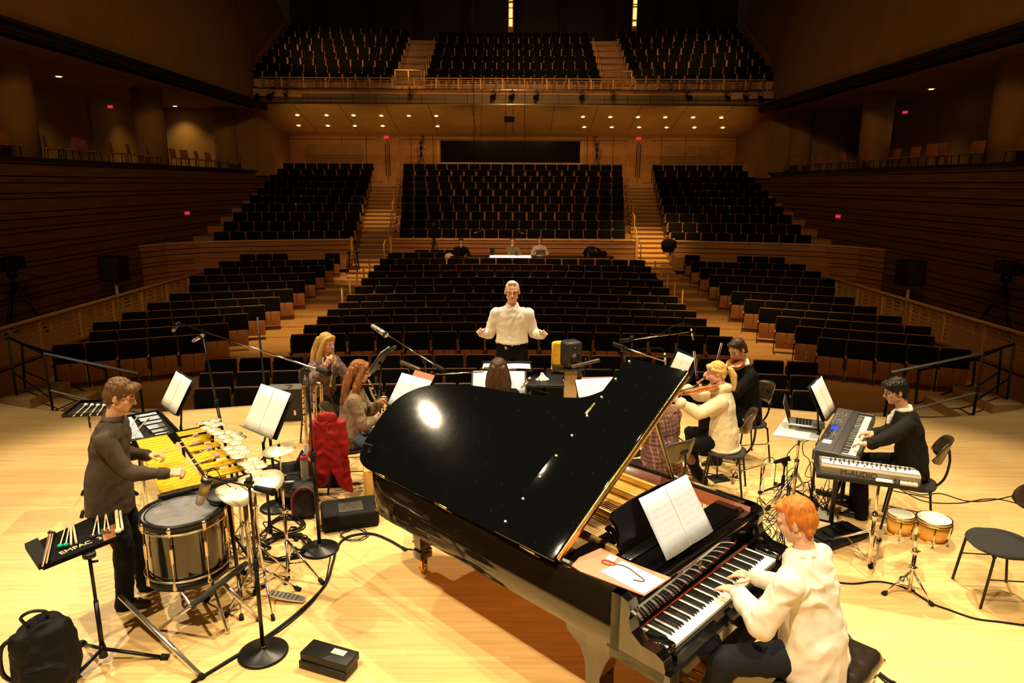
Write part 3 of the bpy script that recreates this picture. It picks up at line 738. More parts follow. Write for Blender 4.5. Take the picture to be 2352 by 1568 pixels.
for i in range(26): mb.box(Tl @ Vector((.03+.06*i, .733, .020)), (.002, .012, .050), R3)
mb.build('brass_hinge', M_brass, P)
for y in (.9, 1.7, 2.4): mb = MB(); mb.cyl((-.018, y, 1.012), (-.018, y+.12, 1.012), .01, n=10); mb.build('side_hinge', M_brass, P)
# prop stick
mb = MB(); a = Vector((1.50, .92, .99)); b = Tl @ Vector((1.40, .98, -.02)); d = b-a
x, y, z = frame_from(d); R = Matrix((x, y, z)).transposed(); mb.bbox((a+b)/2, (.035, .022, d.length), R, .006); mb.build('prop_stick', M_lacq, P)
# legs, casters, lyre
def pleg(x, y, w):
    mb = MB(); mb.bbox((x, y, .60), (w+.04, w*.8+.04, .12), None, .015); mb.bbox((x, y, .51), (w, w*.8, .08), None, .012)
    a, b = w*.46, w*.28; t = .75
    mb.add([(x-a, y-a*t, .48), (x+a, y-a*t, .48), (x+a, y+a*t, .48), (x-a, y+a*t, .48), (x-b, y-b*t, .20), (x+b, y-b*t, .20), (x+b, y+b*t, .20), (x-b, y+b*t, .20)], [(0, 1, 2, 3), (4, 5, 6, 7), (0, 1, 5, 4), (1, 2, 6, 5), (2, 3, 7, 6), (3, 0, 4, 7)])
    mb.bbox((x, y, .17), (b*2+.03, b*2*t+.03, .08), None, .008)
    l = mb.build('leg', M_satin, P)
    mb = MB(); mb.lathe([(.045, .13), (.03, .12), (.02, .09)], (x, y, 0), None, 16)
    for s in (-1, 1): mb.box((x+s*.026, y, .065), (.008, .05, .09))
    mb.cyl((x-.018, y, .042), (x+.018, y, .042), .042, n=20); mb.cyl((x-.035, y, .042), (x+.035, y, .042), .008, n=8)
    c = mb.build('caster', M_brass, P); c.parent = l
pleg(.42, 2.55, .17)
for x in (.14, 1.42):
    prof = [(-.10, .63), (.22, .63), (.20, .56), (.10, .50), (.06, .42), (.05, .30), (.045, .14), (-.05, .14), (-.05, .36), (-.09, .48), (-.13, .56)]
    mb = MB(); mb.prism(prof, -.07, .07, lambda v: Vector((x+v.z, .52+v.x, v.y))); l = mb.build('leg', M_satin, P)
    mb = MB(); mb.lathe([(.045, .13), (.03, .12), (.02, .09)], (x, .52, 0), None, 16); mb.cyl((x-.018, .52, .042), (x+.018, .52, .042), .042, n=20)
    for s in (-1, 1): mb.box((x+s*.026, .52, .065), (.008, .05, .09))
    c = mb.build('caster', M_brass, P); c.parent = l
mb = MB(); mb.bbox((.78, .38, .13), (.34, .10, .07), None, .01)
for s in (-1, 1): mb.tube([(.78+s*.09, .40, .16), (.78+s*.12, .42, .3), (.78+s*.07, .44, .45), (.78+s*.12, .46, .62)], .016, 10)
mb.build('lyre', M_lacq, P)
for i in range(3): mb = MB(); mb.bbox((.70+.08*i, .28, .065), (.03, .16, .012), None, .004); mb.build('pedal', M_brass, P)
# things lying on the piano
def on_plane(pts, z, th, name, m, label, cat, group=None):
    w = [atz(x, y, z) for x, y in pts]; c = sum(w, Vector())/len(w); c.z = z
    mb = MB(); mb.prism([(p.x-c.x, p.y-c.y) for p in w], 0, th)
    o = mb.build(name, m); o.matrix_basis = Matrix.Translation(c); return tag(o, label, cat, group)
M_salmon = mat('salmon_folder', (.72, .20, .11), .6, var=.1, scale=2)
on_plane([(1313, 1300), (1330, 1282), (1380, 1260), (1440, 1290), (1541, 1328), (1480, 1369), (1332, 1313)], 1.003, .006, 'paper_folder', M_salmon, 'salmon orange paper folder lying on the piano beside the keyboard', 'folder')
on_plane([(1378, 1312), (1430, 1288), (1528, 1334), (1478, 1365)], 1.0095, .002, 'blank_sheet', mat('cool_cast_paper', (.42, .48, .58), .9), 'blank white sheet lying on the salmon folder', 'paper')  # white sheet; the local cool cast is put into its colour
on_plane([(1391, 1282), (1401, 1273), (1418, 1279), (1409, 1290)], 1.0095, .001, 'sticky_note', M_paper, 'small white sticky note on the salmon folder', 'note')
gp = [atz(x, y, 1.014) for x, y in ((1383, 1290), (1392, 1287), (1412, 1294), (1440, 1302), (1465, 1320), (1478, 1330), (1479, 1334), (1470, 1334), (1455, 1331))]
t = thing('spectacles_cord', 'thin dark cord with a red end lying on the blank sheet on the piano', 'cord', gp[0])
mb = MB(); mb.tube([p-gp[0] for p in curve_pts(gp[2:], 5)], .0035, 6); mb.build('cord', mat('dark_cord', (.10, .06, .02), .6), t)
rp = [atz(x, y, 1.014) for x, y in ((1384, 1291), (1383, 1287), (1392, 1286), (1412, 1293), (1411, 1297), (1396, 1296))]
mb = MB(); mb.tube([p-gp[0] for p in curve_pts(rp, 4, True)], .0035, 6, True); mb.build('red_loop', mat('red_plastic', (.65, .04, .02), .4), t)
# booklet of music on the piano
def score_material(key='score_page', base=(.84, .82, .76, 1)):
    if key in MATS: return MATS[key]
    m = bpy.data.materials.new(key); m.use_nodes = True; nt = m.node_tree; b = nt.nodes['Principled BSDF']; b.inputs['Roughness'].default_value = .9
    tc = nt.nodes.new('ShaderNodeTexCoord'); sp = nt.nodes.new('ShaderNodeSeparateXYZ'); nt.links.new(tc.outputs['Object'], sp.inputs[0])
    def M(op, a, b_=None, **k):
        q = nt.nodes.new('ShaderNodeMath'); q.operation = op
        for i, v in enumerate((a, b_)):
            if v is None: continue
            if isinstance(v, (int, float)): q.inputs[i].default_value = v
            else: nt.links.new(v, q.inputs[i])
        return q.outputs[0]
    y = sp.outputs['Y']; x = sp.outputs['X']
    st = M('FRACT', M('MULTIPLY', y, 27.0))                    # staves
    line = M('LESS_THAN', M('FRACT', M('MULTIPLY', st, 9.0)), .22); instave = M('LESS_THAN', st, .5)
    mg = M('LESS_THAN', M('ABSOLUTE', M('SUBTRACT', M('ABSOLUTE', x), .117)), .092)
    n = nt.nodes.new('ShaderNodeTexNoise'); n.inputs['Scale'].default_value = 150; n.inputs['Detail'].default_value = 1; nt.links.new(tc.outputs['Object'], n.inputs['Vector'])
    notes = M('GREATER_THAN', n.outputs['Fac'], .61)
    ink = M('MULTIPLY', M('MULTIPLY', M('MAXIMUM', M('MULTIPLY', line, .12), M('MULTIPLY', notes, .38)), instave), mg)
    mx = nt.nodes.new('ShaderNodeMix'); mx.data_type = 'RGBA'; mx.inputs['A'].default_value = base; mx.inputs['B'].default_value = (.22, .18, .10, 1)
    nt.links.new(ink, mx.inputs['Factor']); nt.links.new(mx.outputs['Result'], b.inputs['Base Color']); MATS[key] = m; return m
def score(pos, az, tilt, w, h, label, name='sheet_music', bend=.02, pages=2, m=None, group=None):
    """open booklet standing at pos (its centre), facing azimuth az, leaning back by tilt"""
    f = Vector((math.cos(az), math.sin(az), 0)); up = Vector((0, 0, 1)); r = (-f).cross(up); b = up*math.cos(tilt)-f*math.sin(tilt); nn = r.cross(b)
    M4 = Matrix(((r.x, b.x, nn.x, pos[0]), (r.y, b.y, nn.y, pos[1]), (r.z, b.z, nn.z, pos[2]), (0, 0, 0, 1)))
    vs = []; N = 17
    for j in range(N):
        u = -w/2+w*j/(N-1); zz = bend*(1-abs(math.cos(PI*u/w)))*.0 + bend*abs(math.sin(2*PI*u/w))*(1 if pages == 2 else .4)
        for k in range(5):
            v = -h/2+h*k/4; curl = .25*bend*((v/h+.5)**2)
            for q in (0, .0025): vs.append((u, v, zz+curl*-1+q))
    fs = []
    def id_(j, k, q): return (j*5+k)*2+q
    for j in range(N-1):
        for k in range(4):
            fs.append((id_(j, k, 1), id_(j+1, k, 1), id_(j+1, k+1, 1), id_(j, k+1, 1))); fs.append((id_(j, k, 0), id_(j, k+1, 0), id_(j+1, k+1, 0), id_(j+1, k, 0)))
    for j in range(N-1):
        for k in (0, 4): fs.append((id_(j, k, 0), id_(j+1, k, 0), id_(j+1, k, 1), id_(j, k, 1)))
    for k in range(4):
        for j in (0, N-1): fs.append((id_(j, k, 0), id_(j, k+1, 0), id_(j, k+1, 1), id_(j, k, 1)))
    mb = MB(); mb.add(vs, fs, True); o = mb.build(name, m or score_material()); o.matrix_basis = M4
    tag(o, label, 'sheet music', group)
    if pages == 2:
        c = MB(); c.box((0, 0, .004), (.003, h*.99, .002)); cc = c.build('centre_fold', mat('paper_fold', (.55, .45, .22), .9), o)
    return M4, r, b, nn
score((.985, 3.765, 1.21), math.radians(-46), math.radians(34), .50, .37, 'open white music booklet standing on the grand piano desk', bend=.016, m=score_material('cool_cast_page', (.46, .52, .62, 1)))  # cool cast over the booklet is put into the page colour
# ================================================================== PEOPLE
M_skin = mat('skin', (.72, .40, .24), .55, var=.12, scale=14, spec=.35)
M_skin_pink = mat('skin_pink', (.80, .44, .29), .55, var=.12, scale=14, spec=.35)
M_eyew = mat('eye_white', (.7, .65, .58), .3); M_eyed = mat('eye_dark', (.02, .015, .01), .2)
M_lip = mat('lip', (.48, .17, .12), .5)
def remesh(mb, name, m, parent, vox=.008, smooth=3, disp=None, M4=None):
    """one continuous surface out of overlapping volumes"""
    o = mb.build(name, m)
    md = o.modifiers.new('r', 'REMESH'); md.mode = 'VOXEL'; md.voxel_size = vox; md.use_smooth_shade = True
    if smooth: s = o.modifiers.new('s', 'SMOOTH'); s.iterations = smooth; s.factor = .5
    dg = bpy.context.evaluated_depsgraph_get(); me = bpy.data.meshes.new_from_object(o.evaluated_get(dg))
    old = o.data; o.modifiers.clear(); o.data = me; bpy.data.meshes.remove(old); me.name = name
    me.materials.clear(); me.materials.append(m)
    if disp:
        n = len(me.vertices); co = np.empty(n*3); me.vertices.foreach_get('co', co); co = co.reshape(-1, 3)
        no = np.array([v.normal[:] for v in me.vertices]); d = np.array([disp(Vector(c), Vector(nn)) for c, nn in zip(co, no)])
        me.vertices.foreach_set('co', (co+no*d[:, None]).ravel()); me.update()
    me.polygons.foreach_set('use_smooth', [True]*len(me.polygons))
    o.parent = parent; return o
def folds(amp=.006, s=9, seed=0):
    off = Vector((seed*3.1, seed*1.7, 0))
    def f(c, n):
        p = c+off
        return .55*amp+.8*amp*(1-2*abs(noise.noise(Vector((p.x*s, p.y*s, p.z*s*.55))+Vector((0, 0, 2*noise.noise(p*4)))))*1.6) + amp*.4*noise.noise(p*s*2.5)
    return f
def strands(amp=.006, s=60):
    def f(c, n): return amp*.8*noise.noise(Vector((c.x*s*1.7, c.y*s*1.7, c.z*s*.25)))+amp*.35*noise.noise(c*14)
    return f
def ik(a, b, l1, l2, pole):
    a, b, pole = Vector(a), Vector(b), Vector(pole); d = b-a; L = min(d.length, (l1+l2)*.998); dn = d.normalized()
    if d.length > L: b = a+dn*L
    x = (l1*l1-l2*l2+L*L)/(2*L); h = math.sqrt(max(l1*l1-x*x, 0)); p = pole-dn*pole.dot(dn)
    p = p.normalized() if p.length > 1e-4 else Vector((0, 0, -1))
    return a+dn*x+p*h, b
def head_frame(c, yaw, pitch, roll=0):
    return Matrix.Translation(c) @ Matrix.Rotation(yaw, 4, 'Z') @ Matrix.Rotation(roll, 4, 'Y') @ Matrix.Rotation(pitch, 4, 'X')
def hand(mb, w, fwd, palm, side, curl=.5, spread=.12, s=1.0, curls=None, thumb=.6):
    """hand at wrist w; fwd = finger direction, palm = palm normal, side=+1: thumb towards fwd x palm"""
    f = Vector(fwd).normalized(); p = Vector(palm); p = (p-f*p.dot(f)).normalized(); t = f.cross(p)*side
    K = lambda a, b, c: w+(f*a+t*b+p*c)*s
    mb.caps(K(0, 0, 0), K(.035, .012, .0), .023*s, .024*s, 10); mb.caps(K(0, 0, 0), K(.035, -.012, 0), .022*s, .022*s, 10)
    for b in (.026, .009, -.009, -.026): mb.caps(K(.03, b*.7, 0), K(.085, b, 0), .0135*s, .012*s, 10)
    for i, (b, L) in enumerate(((.028, .072), (.0095, .081), (-.0095, .075), (-.028, .058))):
        c = curls[i] if curls else curl*(1+.12*i); ang = spread*(1.2-i*.8); q = K(.085, b, 0); a = 0
        dirx = (f*math.cos(ang)+t*math.sin(ang)); r = [.0098, .0088, .0078, .0068]
        for j, fr in enumerate((.45, .31, .24)):
            a += c*(.75 if j == 0 else 1.0); d = dirx*math.cos(a)+p*math.sin(a); q2 = q+d*(L*fr*s); mb.caps(q, q2, r[j]*s, r[j+1]*s, 10); q = q2
    q = K(.018, .022, .004); d = (f*.55+t*.75+p*.35*thumb).normalized(); q2 = q+d*.042*s; mb.caps(q, q2, .0135*s, .011*s, 10)
    d = (f*.85+t*.35+p*.55*thumb).normalized(); q3 = q2+d*.032*s; mb.caps(q2, q3, .0105*s, .009*s, 10); d = (f*.95+t*.05+p*.6*thumb).normalized(); mb.caps(q3, q3+d*.024*s, .009*s, .0075*s, 10)
def head_shapes(mb, H, s=1.0, wide=1.0):
    R = H.to_3x3()
    T = lambda x, y, z: H @ Vector((x*s, y*s, z*s))
    mb.ell(T(0, -.014, .035), (.076*s*wide, .094*s, .086*s), R, 24, 16)
    mb.ell(T(0, .022, -.03), (.062*s*wide, .066*s, .078*s), R, 20, 14)
    mb.ell(T(0, .055, -.083), (.026*s*wide, .026*s, .020*s), R, 12, 8)
    for q in (-1, 1):
        mb.caps(T(q*.050, -.005, -.055), T(q*.018, .058, -.085), .020*s, .018*s, 10)
        mb.ell(T(q*.036, .058, -.015), (.022*s, .022*s, .024*s), R, 12, 8)
        mb.caps(T(q*.012, .079, .028), T(q*.050, .062, .030), .011*s, .010*s, 10)
        mb.ell(T(q*.078*wide, -.010, -.004), (.006*s, .016*s, .027*s), R @ rotz(q*.45), 12, 8); mb.tube([T(q*(.080+.004*math.cos(a))*wide, -.010-.014*math.cos(a)*.9, -.002+.027*math.sin(a)) for a in np.linspace(-1.2, 4.2, 10)], .0042*s, 6)
    mb.caps(T(0, .082, .018), T(0, .104, -.018), .0085*s, .0115*s, 10); mb.caps(T(-.011, .090, -.022), T(.011, .090, -.022), .009*s, .009*s, 8)
    mb.caps(T(-.018, .078, -.048), T(.018, .078, -.048), .0085*s, .0085*s, 8); mb.caps(T(-.013, .077, -.058), T(.013, .077, -.058), .008*s, .008*s, 8)
def face_bits(body, H, s=1.0, brow=(.1, .05, .02), glasses=None, open_eyes=True, lips=None, blink=False):
    T = lambda x, y, z: H @ Vector((x*s, y*s, z*s)); R = H.to_3x3()
    for q in (-1, 1):
        mb = MB(); mb.use(M_eyew).ell(T(q*.031, .066, .010), (.0125*s, .0125*s, .0075*s if not blink else .003*s), R, 12, 8); mb.use(M_eyed).ell(T(q*.031, .0765, .009), (.0055*s, .003*s, .0055*s), R, 10, 6); mb.build('eye', None, body)
        mb = MB(); mb.tube([T(q*.014, .089, .034), T(q*.030, .087, .038), T(q*.050, .070, .030)], [.0028*s, .004*s, .002*s], 6); mb.build('eyebrow', mat('brow_%d' % int(brow[0]*1000), brow, .8), body)
    mb = MB(); mb.tube([T(-.022, .0775, -.052), T(-.010, .0865, -.049), T(0, .0872, -.0505), T(.010, .0865, -.049), T(.022, .0775, -.052)], [.001*s, .004*s, .0042*s, .004*s, .001*s], 6)
    mb.tube([T(-.018, .078, -.055), T(0, .0855, -.058), T(.018, .078, -.055)], [.001*s, .0045*s, .001*s], 6); mb.build('lips', lips or M_lip, body)
    if glasses:
        gm = mat('glasses_frame', (.05, .03, .02), .3); mb = MB(); mb.use(gm)
        for q in (-1, 1):
            mb.tube([T(q*(.033+.023*math.cos(a)), .094-abs(.012*math.cos(a)) if q*math.cos(a) > 0 else .094, .006+.017*math.sin(a)) for a in np.linspace(0, 2*PI, 16, endpoint=False)], .0016*s, 6, True)
            mb.tube([T(q*.056, .083, .010), T(q*.078, .04, .010), T(q*.081, -.005, .006)], .0014*s, 6)
        mb.tube([T(-.010, .095, .010), T(.010, .095, .010)], .0014*s, 6); g = mb.build('glasses', gm, body)
def hair_short(mb, H, s=1.0, vol=1.0, fringe=0, nape=1.0):
    T = lambda x, y, z: H @ Vector((x*s, y*s, z*s)); R = H.to_3x3()
    mb.ell(T(0, -.022, .052), (.080*s*vol, .091*s*vol, .082*s*vol), R, 24, 16)
    mb.ell(T(0, -.052, .012), (.077*s*vol, .062*s*vol, .080*s*vol), R, 20, 14)
    mb.caps(T(-.045, -.060, -.045), T(.045, -.060, -.045), .026*s*vol, .026*s*vol, 12)
    for q in (-1, 1): mb.ell(T(q*.063, -.014, .028), (.020*s, .044*s, .042*s), R, 14, 10); mb.caps(T(q*.071, .014, .03), T(q*.073, .012, -.006), .009*s, .006*s, 8)
    mb.caps(T(-.035, .045, .094), T(.036, .047, .092), .024*s*vol, .023*s*vol, 12)
    if fringe: mb.caps(T(-.04, .072, .075), T(.045, .070, .078), .017*s*fringe, .016*s*fringe, 12)
class Person:
    """figure in its own frame: x = its right hand side, y = where it faces, z up"""
    def __init__(s, label, loc, rz, h=1.75, skin=None, female=False):
        s.k = h/1.75; s.root = thing('person', label, 'person', loc, rz); s.body = MB(); s.skin = skin or M_skin; s.f = female
    def pose(s, pelvis, lean=0, side=0, twist=0, head=(0, 0, 0), wr=None, wl=None, ar=None, al=None, footr=None, footl=None, kpr=(0, 1, .3), kpl=(0, 1, .3), epr=(.6, -.5, -1), epl=(-.6, -.5, -1), hump=0, headoff=(0, 0, 0), neck=1.0):
        k = s.k; s.P = Vector(pelvis)
        S = Matrix.Rotation(-lean, 4, 'X') @ Matrix.Rotation(side, 4, 'Y')
        S2 = Matrix.Rotation(twist, 4, 'Z'); s.S = S; s.tw = S2
        up = (S @ Vector((0, 0, 1))).normalized(); s.up = up
        s.W1 = s.P+up*.20*k; s.Ch = s.P+(Matrix.Rotation(-hump*.5, 4, 'X') @ up)*.36*k; s.ShC = s.Ch+(Matrix.Rotation(-hump, 4, 'X') @ up)*.14*k
        xx = (S @ S2 @ Vector((1, 0, 0))).normalized(); s.xx = xx; s.yy = (S @ S2 @ Vector((0, 1, 0))).normalized()
        sw = (.165 if s.f else .185)*k
        s.shr = s.ShC+xx*sw-up*.045*k; s.shl = s.ShC-xx*sw-up*.045*k
        up2 = (Matrix.Rotation(-hump, 4, 'X') @ up); s.N0 = s.ShC+up2*.045*k; yaw, pitch, roll = head
        s.Hc = s.N0+up2*.10*k*neck+Vector((0, .02*k, .075*k))+Vector(headoff); s.H = head_frame(s.Hc, yaw, pitch, roll)
        hw = .092*k; s.hr = s.P+Vector((hw, 0, 0)); s.hl = s.P-Vector((hw, 0, 0))
        ua, fa, th, sh = .285*k, .255*k, .43*k, .42*k
        s.wr = Vector(wr) if wr else s.shr+Vector((.05, .05, -.5)); s.wl = Vector(wl) if wl else s.shl+Vector((-.05, .05, -.5))
        s.er, s.wr = ik(s.shr, s.wr, ua, fa, epr); s.el, s.wl = ik(s.shl, s.wl, ua, fa, epl)
        s.ar = Vector(footr); s.al = Vector(footl)
        s.kr, s.ar = ik(s.hr, s.ar, th, sh, kpr); s.kl, s.al = ik(s.hl, s.al, th, sh, kpl)
    def torso(s, mb, g=0, top=True, waist=1.0, bottom=-.02):
        k = s.k; x, y = s.xx, s.yy; px, py = Vector((1, 0, 0)), (s.S @ Vector((0, 1, 0)))
        w = 1.0 if not s.f else .90
        secs = [(s.P+s.up*bottom*k, px, py, (.165+g)*w*k, (.115+g)*k), (s.P+s.up*.06*k, px, py, (.168+g)*w*k, (.118+g)*k), (s.W1, (px+x)/2, (py+y)/2, (.142+g)*waist*w*k, (.100+g)*waist*k), (s.P.lerp(s.Ch, .8), x, y, (.158+g)*w*k, (.108+g)*k), (s.Ch, x, y, (.172+g)*w*k, (.112+g)*k), (s.Ch.lerp(s.ShC, .6), x, y, (.156+g)*w*k, (.100+g)*k), (s.ShC+s.up*.015*k, x, y, (.105+g)*w*k, (.078+g)*k), (s.ShC+s.up*.045*k, x, y, (.07+g)*k, (.06+g)*k)]
        mb.loft(secs, 24)
        for a in (s.shr, s.shl): mb.caps(a-s.up*.014*k, s.N0-s.up*.03*k, (.050+g*.8)*k, (.040+g*.5)*k); mb.caps(a-s.up*.02*k, s.Ch, (.050+g*.8)*k, (.09+g)*k)
        if s.f: 
            for q in (-1, 1): mb.ell(s.Ch+x*(.07*q*k)+y*(.085*k)-s.up*.02*k, ((.058+g)*k, (.05+g)*k, (.058+g)*k))
    def arms(s, mb, g=0, to=1.0):
        k = s.k
        for a, e, w in ((s.shr, s.er, s.wr), (s.shl, s.el, s.wl)):
            mb.caps(a, e, (.052+g)*k, (.042+g)*k); w2 = e.lerp(w, to); mb.caps(e, w2, (.042+g)*k, (.027+min(g, .016)*.8)*k)
            d = (w-e).normalized(); mb.caps(e+d*.04*k, e+d*.10*k, (.042+g)*k, (.036+g)*k)
    def legs(s, mb, g=0, to=1.0, flare=0):
        k = s.k
        for h, kn, a in ((s.hr, s.kr, s.ar), (s.hl, s.kl, s.al)):
            mb.caps(h, kn, (.082+g)*k, (.058+g)*k); a2 = kn.lerp(a, to); mb.caps(kn, a2, (.056+g)*k, (.038+g+flare)*k)
            d = (a-kn).normalized(); mb.caps(kn+d*.06*k, kn+d*.2*k, (.055+g)*k, (.052+g)*k)
        mb.caps(s.hr+s.up*.02*k, s.hl+s.up*.02*k, (.082+g*.6)*k, (.082+g*.6)*k)
    def build_body(s, handr, handl, vox=.006, wide=1.0, hs=1.0, **kw):
        mb = s.body; k = s.k; s.torso(mb, -.012); s.arms(mb, -.004); s.legs(mb, -.012)
        mb.caps(s.ShC, s.Hc-(s.H.to_3x3() @ Vector((0, .02, .03))), .056*k, .052*k); head_shapes(mb, s.H, k*hs, wide)
        for a in (s.ar, s.al): mb.caps(a, a+Vector((0, .05, -.045))*k, .032*k, .026*k)
        hand(mb, s.wr, *handr[:2], side=1, **(handr[2] if len(handr) > 2 else {}), s=k); hand(mb, s.wl, *handl[:2], side=-1, **(handl[2] if len(handl) > 2 else {}), s=k)
        o = remesh(mb, 'body', s.skin, s.root, vox, 2); s.bodyo = o; face_bits(s.root, s.H, k*hs, **kw); return o
    def shirt(s, m, g=.014, seed=1, to=.96, amp=.006, name='shirt', bottom=-.06, waist=1.05, cuff=True, sfold=9, vox=.009, bag=0):
        mb = MB(); s.torso(mb, g, waist=waist, bottom=bottom); s.arms(mb, g*.75+bag*.2, to)
        if bag:
            mb.loft([(s.P+s.up*(bottom-.04)*s.k, (1, 0, 0), s.S @ Vector((0, 1, 0)), (.19+bag)*s.k, (.14+bag)*s.k), (s.P+s.up*.12*s.k, (1, 0, 0), s.S @ Vector((0, 1, 0)), (.175+bag)*s.k, (.13+bag)*s.k), (s.Ch, s.xx, s.yy, .16*s.k, .10*s.k)], 24)
        o = remesh(mb, name, m, s.root, vox, 3, folds(amp, sfold, seed)); 
        if cuff:
            for e, w in ((s.er, s.wr), (s.el, s.wl)):
                c = MB(); d = (w-e).normalized(); p = e.lerp(w, to); x, y, _ = frame_from(d); c.tube([p-d*.05*s.k, p-d*.02*s.k, p+d*.006*s.k], [(.033+g)*s.k, (.033+g)*s.k, (.031+g)*s.k], 16); c.build('cuff', m, s.root)
        return o
    def collar(s, m, g=.0, h=.04, name='collar'):
        k = s.k; mb = MB(); up = s.up; c = s.N0+up*.0*k; pts = []
        vs = []; N = 22
        for j in range(N+1):
            t = -PI/2+.22+(2*PI-.44)*j/N; d = s.xx*math.cos(t+PI)+s.yy*math.sin(t+PI)*1.0
            d = s.xx*math.sin(t+PI/2)*.072*k+s.yy*(-math.cos(t+PI/2))*-.066*k
            hh = h*(.55+.45*abs(math.sin(t/2+PI/4))); base = c+d*1.06; top = c+d*.98+up*hh*k*1.1; out = c+d*1.22+up*(.0)*k-up*.006*k
            for p in (base-up*.015*k, top, out): vs.append(p)
        fs = [(3*j+a, 3*j+a+1, 3*j+a+4, 3*j+a+3) for j in range(N) for a in (0, 1)]
        mb.add(vs, fs, True); o = mb.build(name, m, s.root); md = o.modifiers.new('t', 'SOLIDIFY'); md.thickness = .004; return o
    def trousers(s, m, g=.012, seed=2, to=1.13, amp=.005, flare=.010, name='trousers', vox=.010):
        mb = MB(); s.legs(mb, g, to, flare); k = s.k; py = s.S @ Vector((0, 1, 0)); mb.loft([(s.P-s.up*.09*k, (1, 0, 0), py, .15*k, .11*k), (s.P, (1, 0, 0), py, .160*k, .113*k), (s.P+s.up*.07*k, (1, 0, 0), py, .150*k, .106*k), (s.P+s.up*.12*k, (1, 0, 0), py, .138*k, .098*k)], 22)
        return remesh(mb, name, m, s.root, vox, 3, folds(amp, 11, seed))
    def shoes(s, m, dirs=((.1, 1, 0), (-.1, 1, 0)), tilt=0, boot=0):
        k = s.k
        for a, d in ((s.ar, dirs[0]), (s.al, dirs[1])):
            f = Vector(d).normalized(); r = f.cross(Vector((0, 0, 1))); mb = MB(); z = Vector((0, 0, 1)); zb = a.z-.085*k
            if abs(d[2]) > .05: base = a-z*.05*k
            else: base = Vector((a.x, a.y, a.z-.045*k))
            mb.caps(base-f*.035*k, base+f*.10*k, .040*k, .036*k, 12); mb.caps(base+f*.08*k-z*.008*k, base+f*.165*k-z*.014*k, .036*k, .026*k, 12); mb.caps(a+z*.05*k, base, .047*k, .044*k, 12)
            if boot: kn = s.kr if a is s.ar else s.kl; mb.caps(a, a.lerp(kn, boot), .052*k, .062*k, 12)
            remesh(mb, 'boot' if boot else 'shoe', m, s.root, .008, 2)
    def hair(s, fn, m, vox=.005, amp=.006, sc=60, name='hair'):
        mb = MB(); fn(mb); return remesh(mb, name, m, s.root, vox, 1, strands(amp, sc))
    def loc(s, v): return s.root.matrix_basis @ Vector(v)
    def inv(s, v): return s.root.matrix_basis.inverted() @ Vector(v)
# ================================================================== THE CAST
def cloth(name, col, rough=.85, **k): return mat(name, col, rough, **k)
M_hairginger = mat('ginger_hair', (.60, .19, .03), .5, var=.35, scale=60, sx=(1, 1, .2), spec=.25, bump=.5)
M_hairbrown = mat('brown_hair', (.16, .08, .03), .5, var=.5, scale=60, sx=(1, 1, .2), spec=.25, bump=.5)
M_hairdark = mat('dark_brown_hair', (.07, .035, .015), .45, var=.4, scale=60, sx=(1, 1, .2), spec=.25, bump=.5)
M_hairauburn = mat('auburn_hair', (.30, .11, .03), .45, var=.55, scale=50, sx=(1, 1, .15), spec=.25, bump=.5)
M_hairblonde = mat('blonde_hair', (.75, .45, .13), .45, var=.4, scale=50, sx=(1, 1, .15), spec=.25, bump=.5)
M_hairblack = mat('black_hair', (.008, .006, .005), .5, spec=.3, bump=.5, scale=60, sx=(1, 1, .2))
M_hairgrey = mat('grey_hair', (.60, .50, .36), .6, var=.3, scale=60)
M_white = cloth('white_cotton', (.80, .74, .62), .8, bump=.1, scale=200)
M_jeans = cloth('dark_denim', (.012, .014, .019), .85, spec=.2, bump=.3, scale=250, var=.3)
M_blackcloth = cloth('black_cloth', (.004, .0038, .0038), .9, spec=.15, bump=.1, scale=200)
M_shoe = mat('dark_leather_shoe', (.03, .02, .015), .4)
M_blackshoe = mat('black_shoe', (.012, .012, .012), .25)
def W2L(p, x, y, z): return p.inv(atz(x, y, z))
CURL = dict(curl=.55)
# ---- pianist
def PL(u, v): return (Matrix.Translation((PX, PY, 0)) @ Matrix.Rotation(PR, 4, 'Z')) @ Vector((u, v, 0))
p = Person('person with ginger hair in a loose white shirt and dark jeans playing the grand piano', PL(.87, -.40), PR, 1.80, M_skin_pink)
p.pose((-.02, -.01, .60), lean=.08, hump=.16, head=(.18, -.42, 0), headoff=(.01, .02, -.01), wr=(.07, .395, .835), wl=(-.15, .385, .835), footr=(.16, .60, .10), footl=(-.34, .44, .09), kpr=(.15, .5, 1), kpl=(-.5, .5, 1), epr=(.55, -.5, -1), epl=(-.75, -.45, -.8))
p.build_body(((-.15, 1, -.10), (0, 0, -1), dict(curls=[.25, .4, .45, .35], thumb=.5, spread=.16)), ((.12, 1, -.12), (0, 0, -1), dict(curls=[.5, .35, .3, .25], thumb=.5, spread=.18)), vox=.005, brow=(.35, .15, .04), hs=1.05)
p.shirt(M_white, g=.018, seed=3, amp=.015, bottom=-.12, bag=.022, sfold=7, waist=1.10); p.collar(M_white, h=.05)
p.trousers(M_jeans, seed=5, amp=.006, g=.016); p.shoes(mat('brown_leather_shoe', (.16, .06, .025), .4))
p.hair(lambda mb: hair_short(mb, p.H, p.k*1.05, .98), M_hairginger, amp=.004)
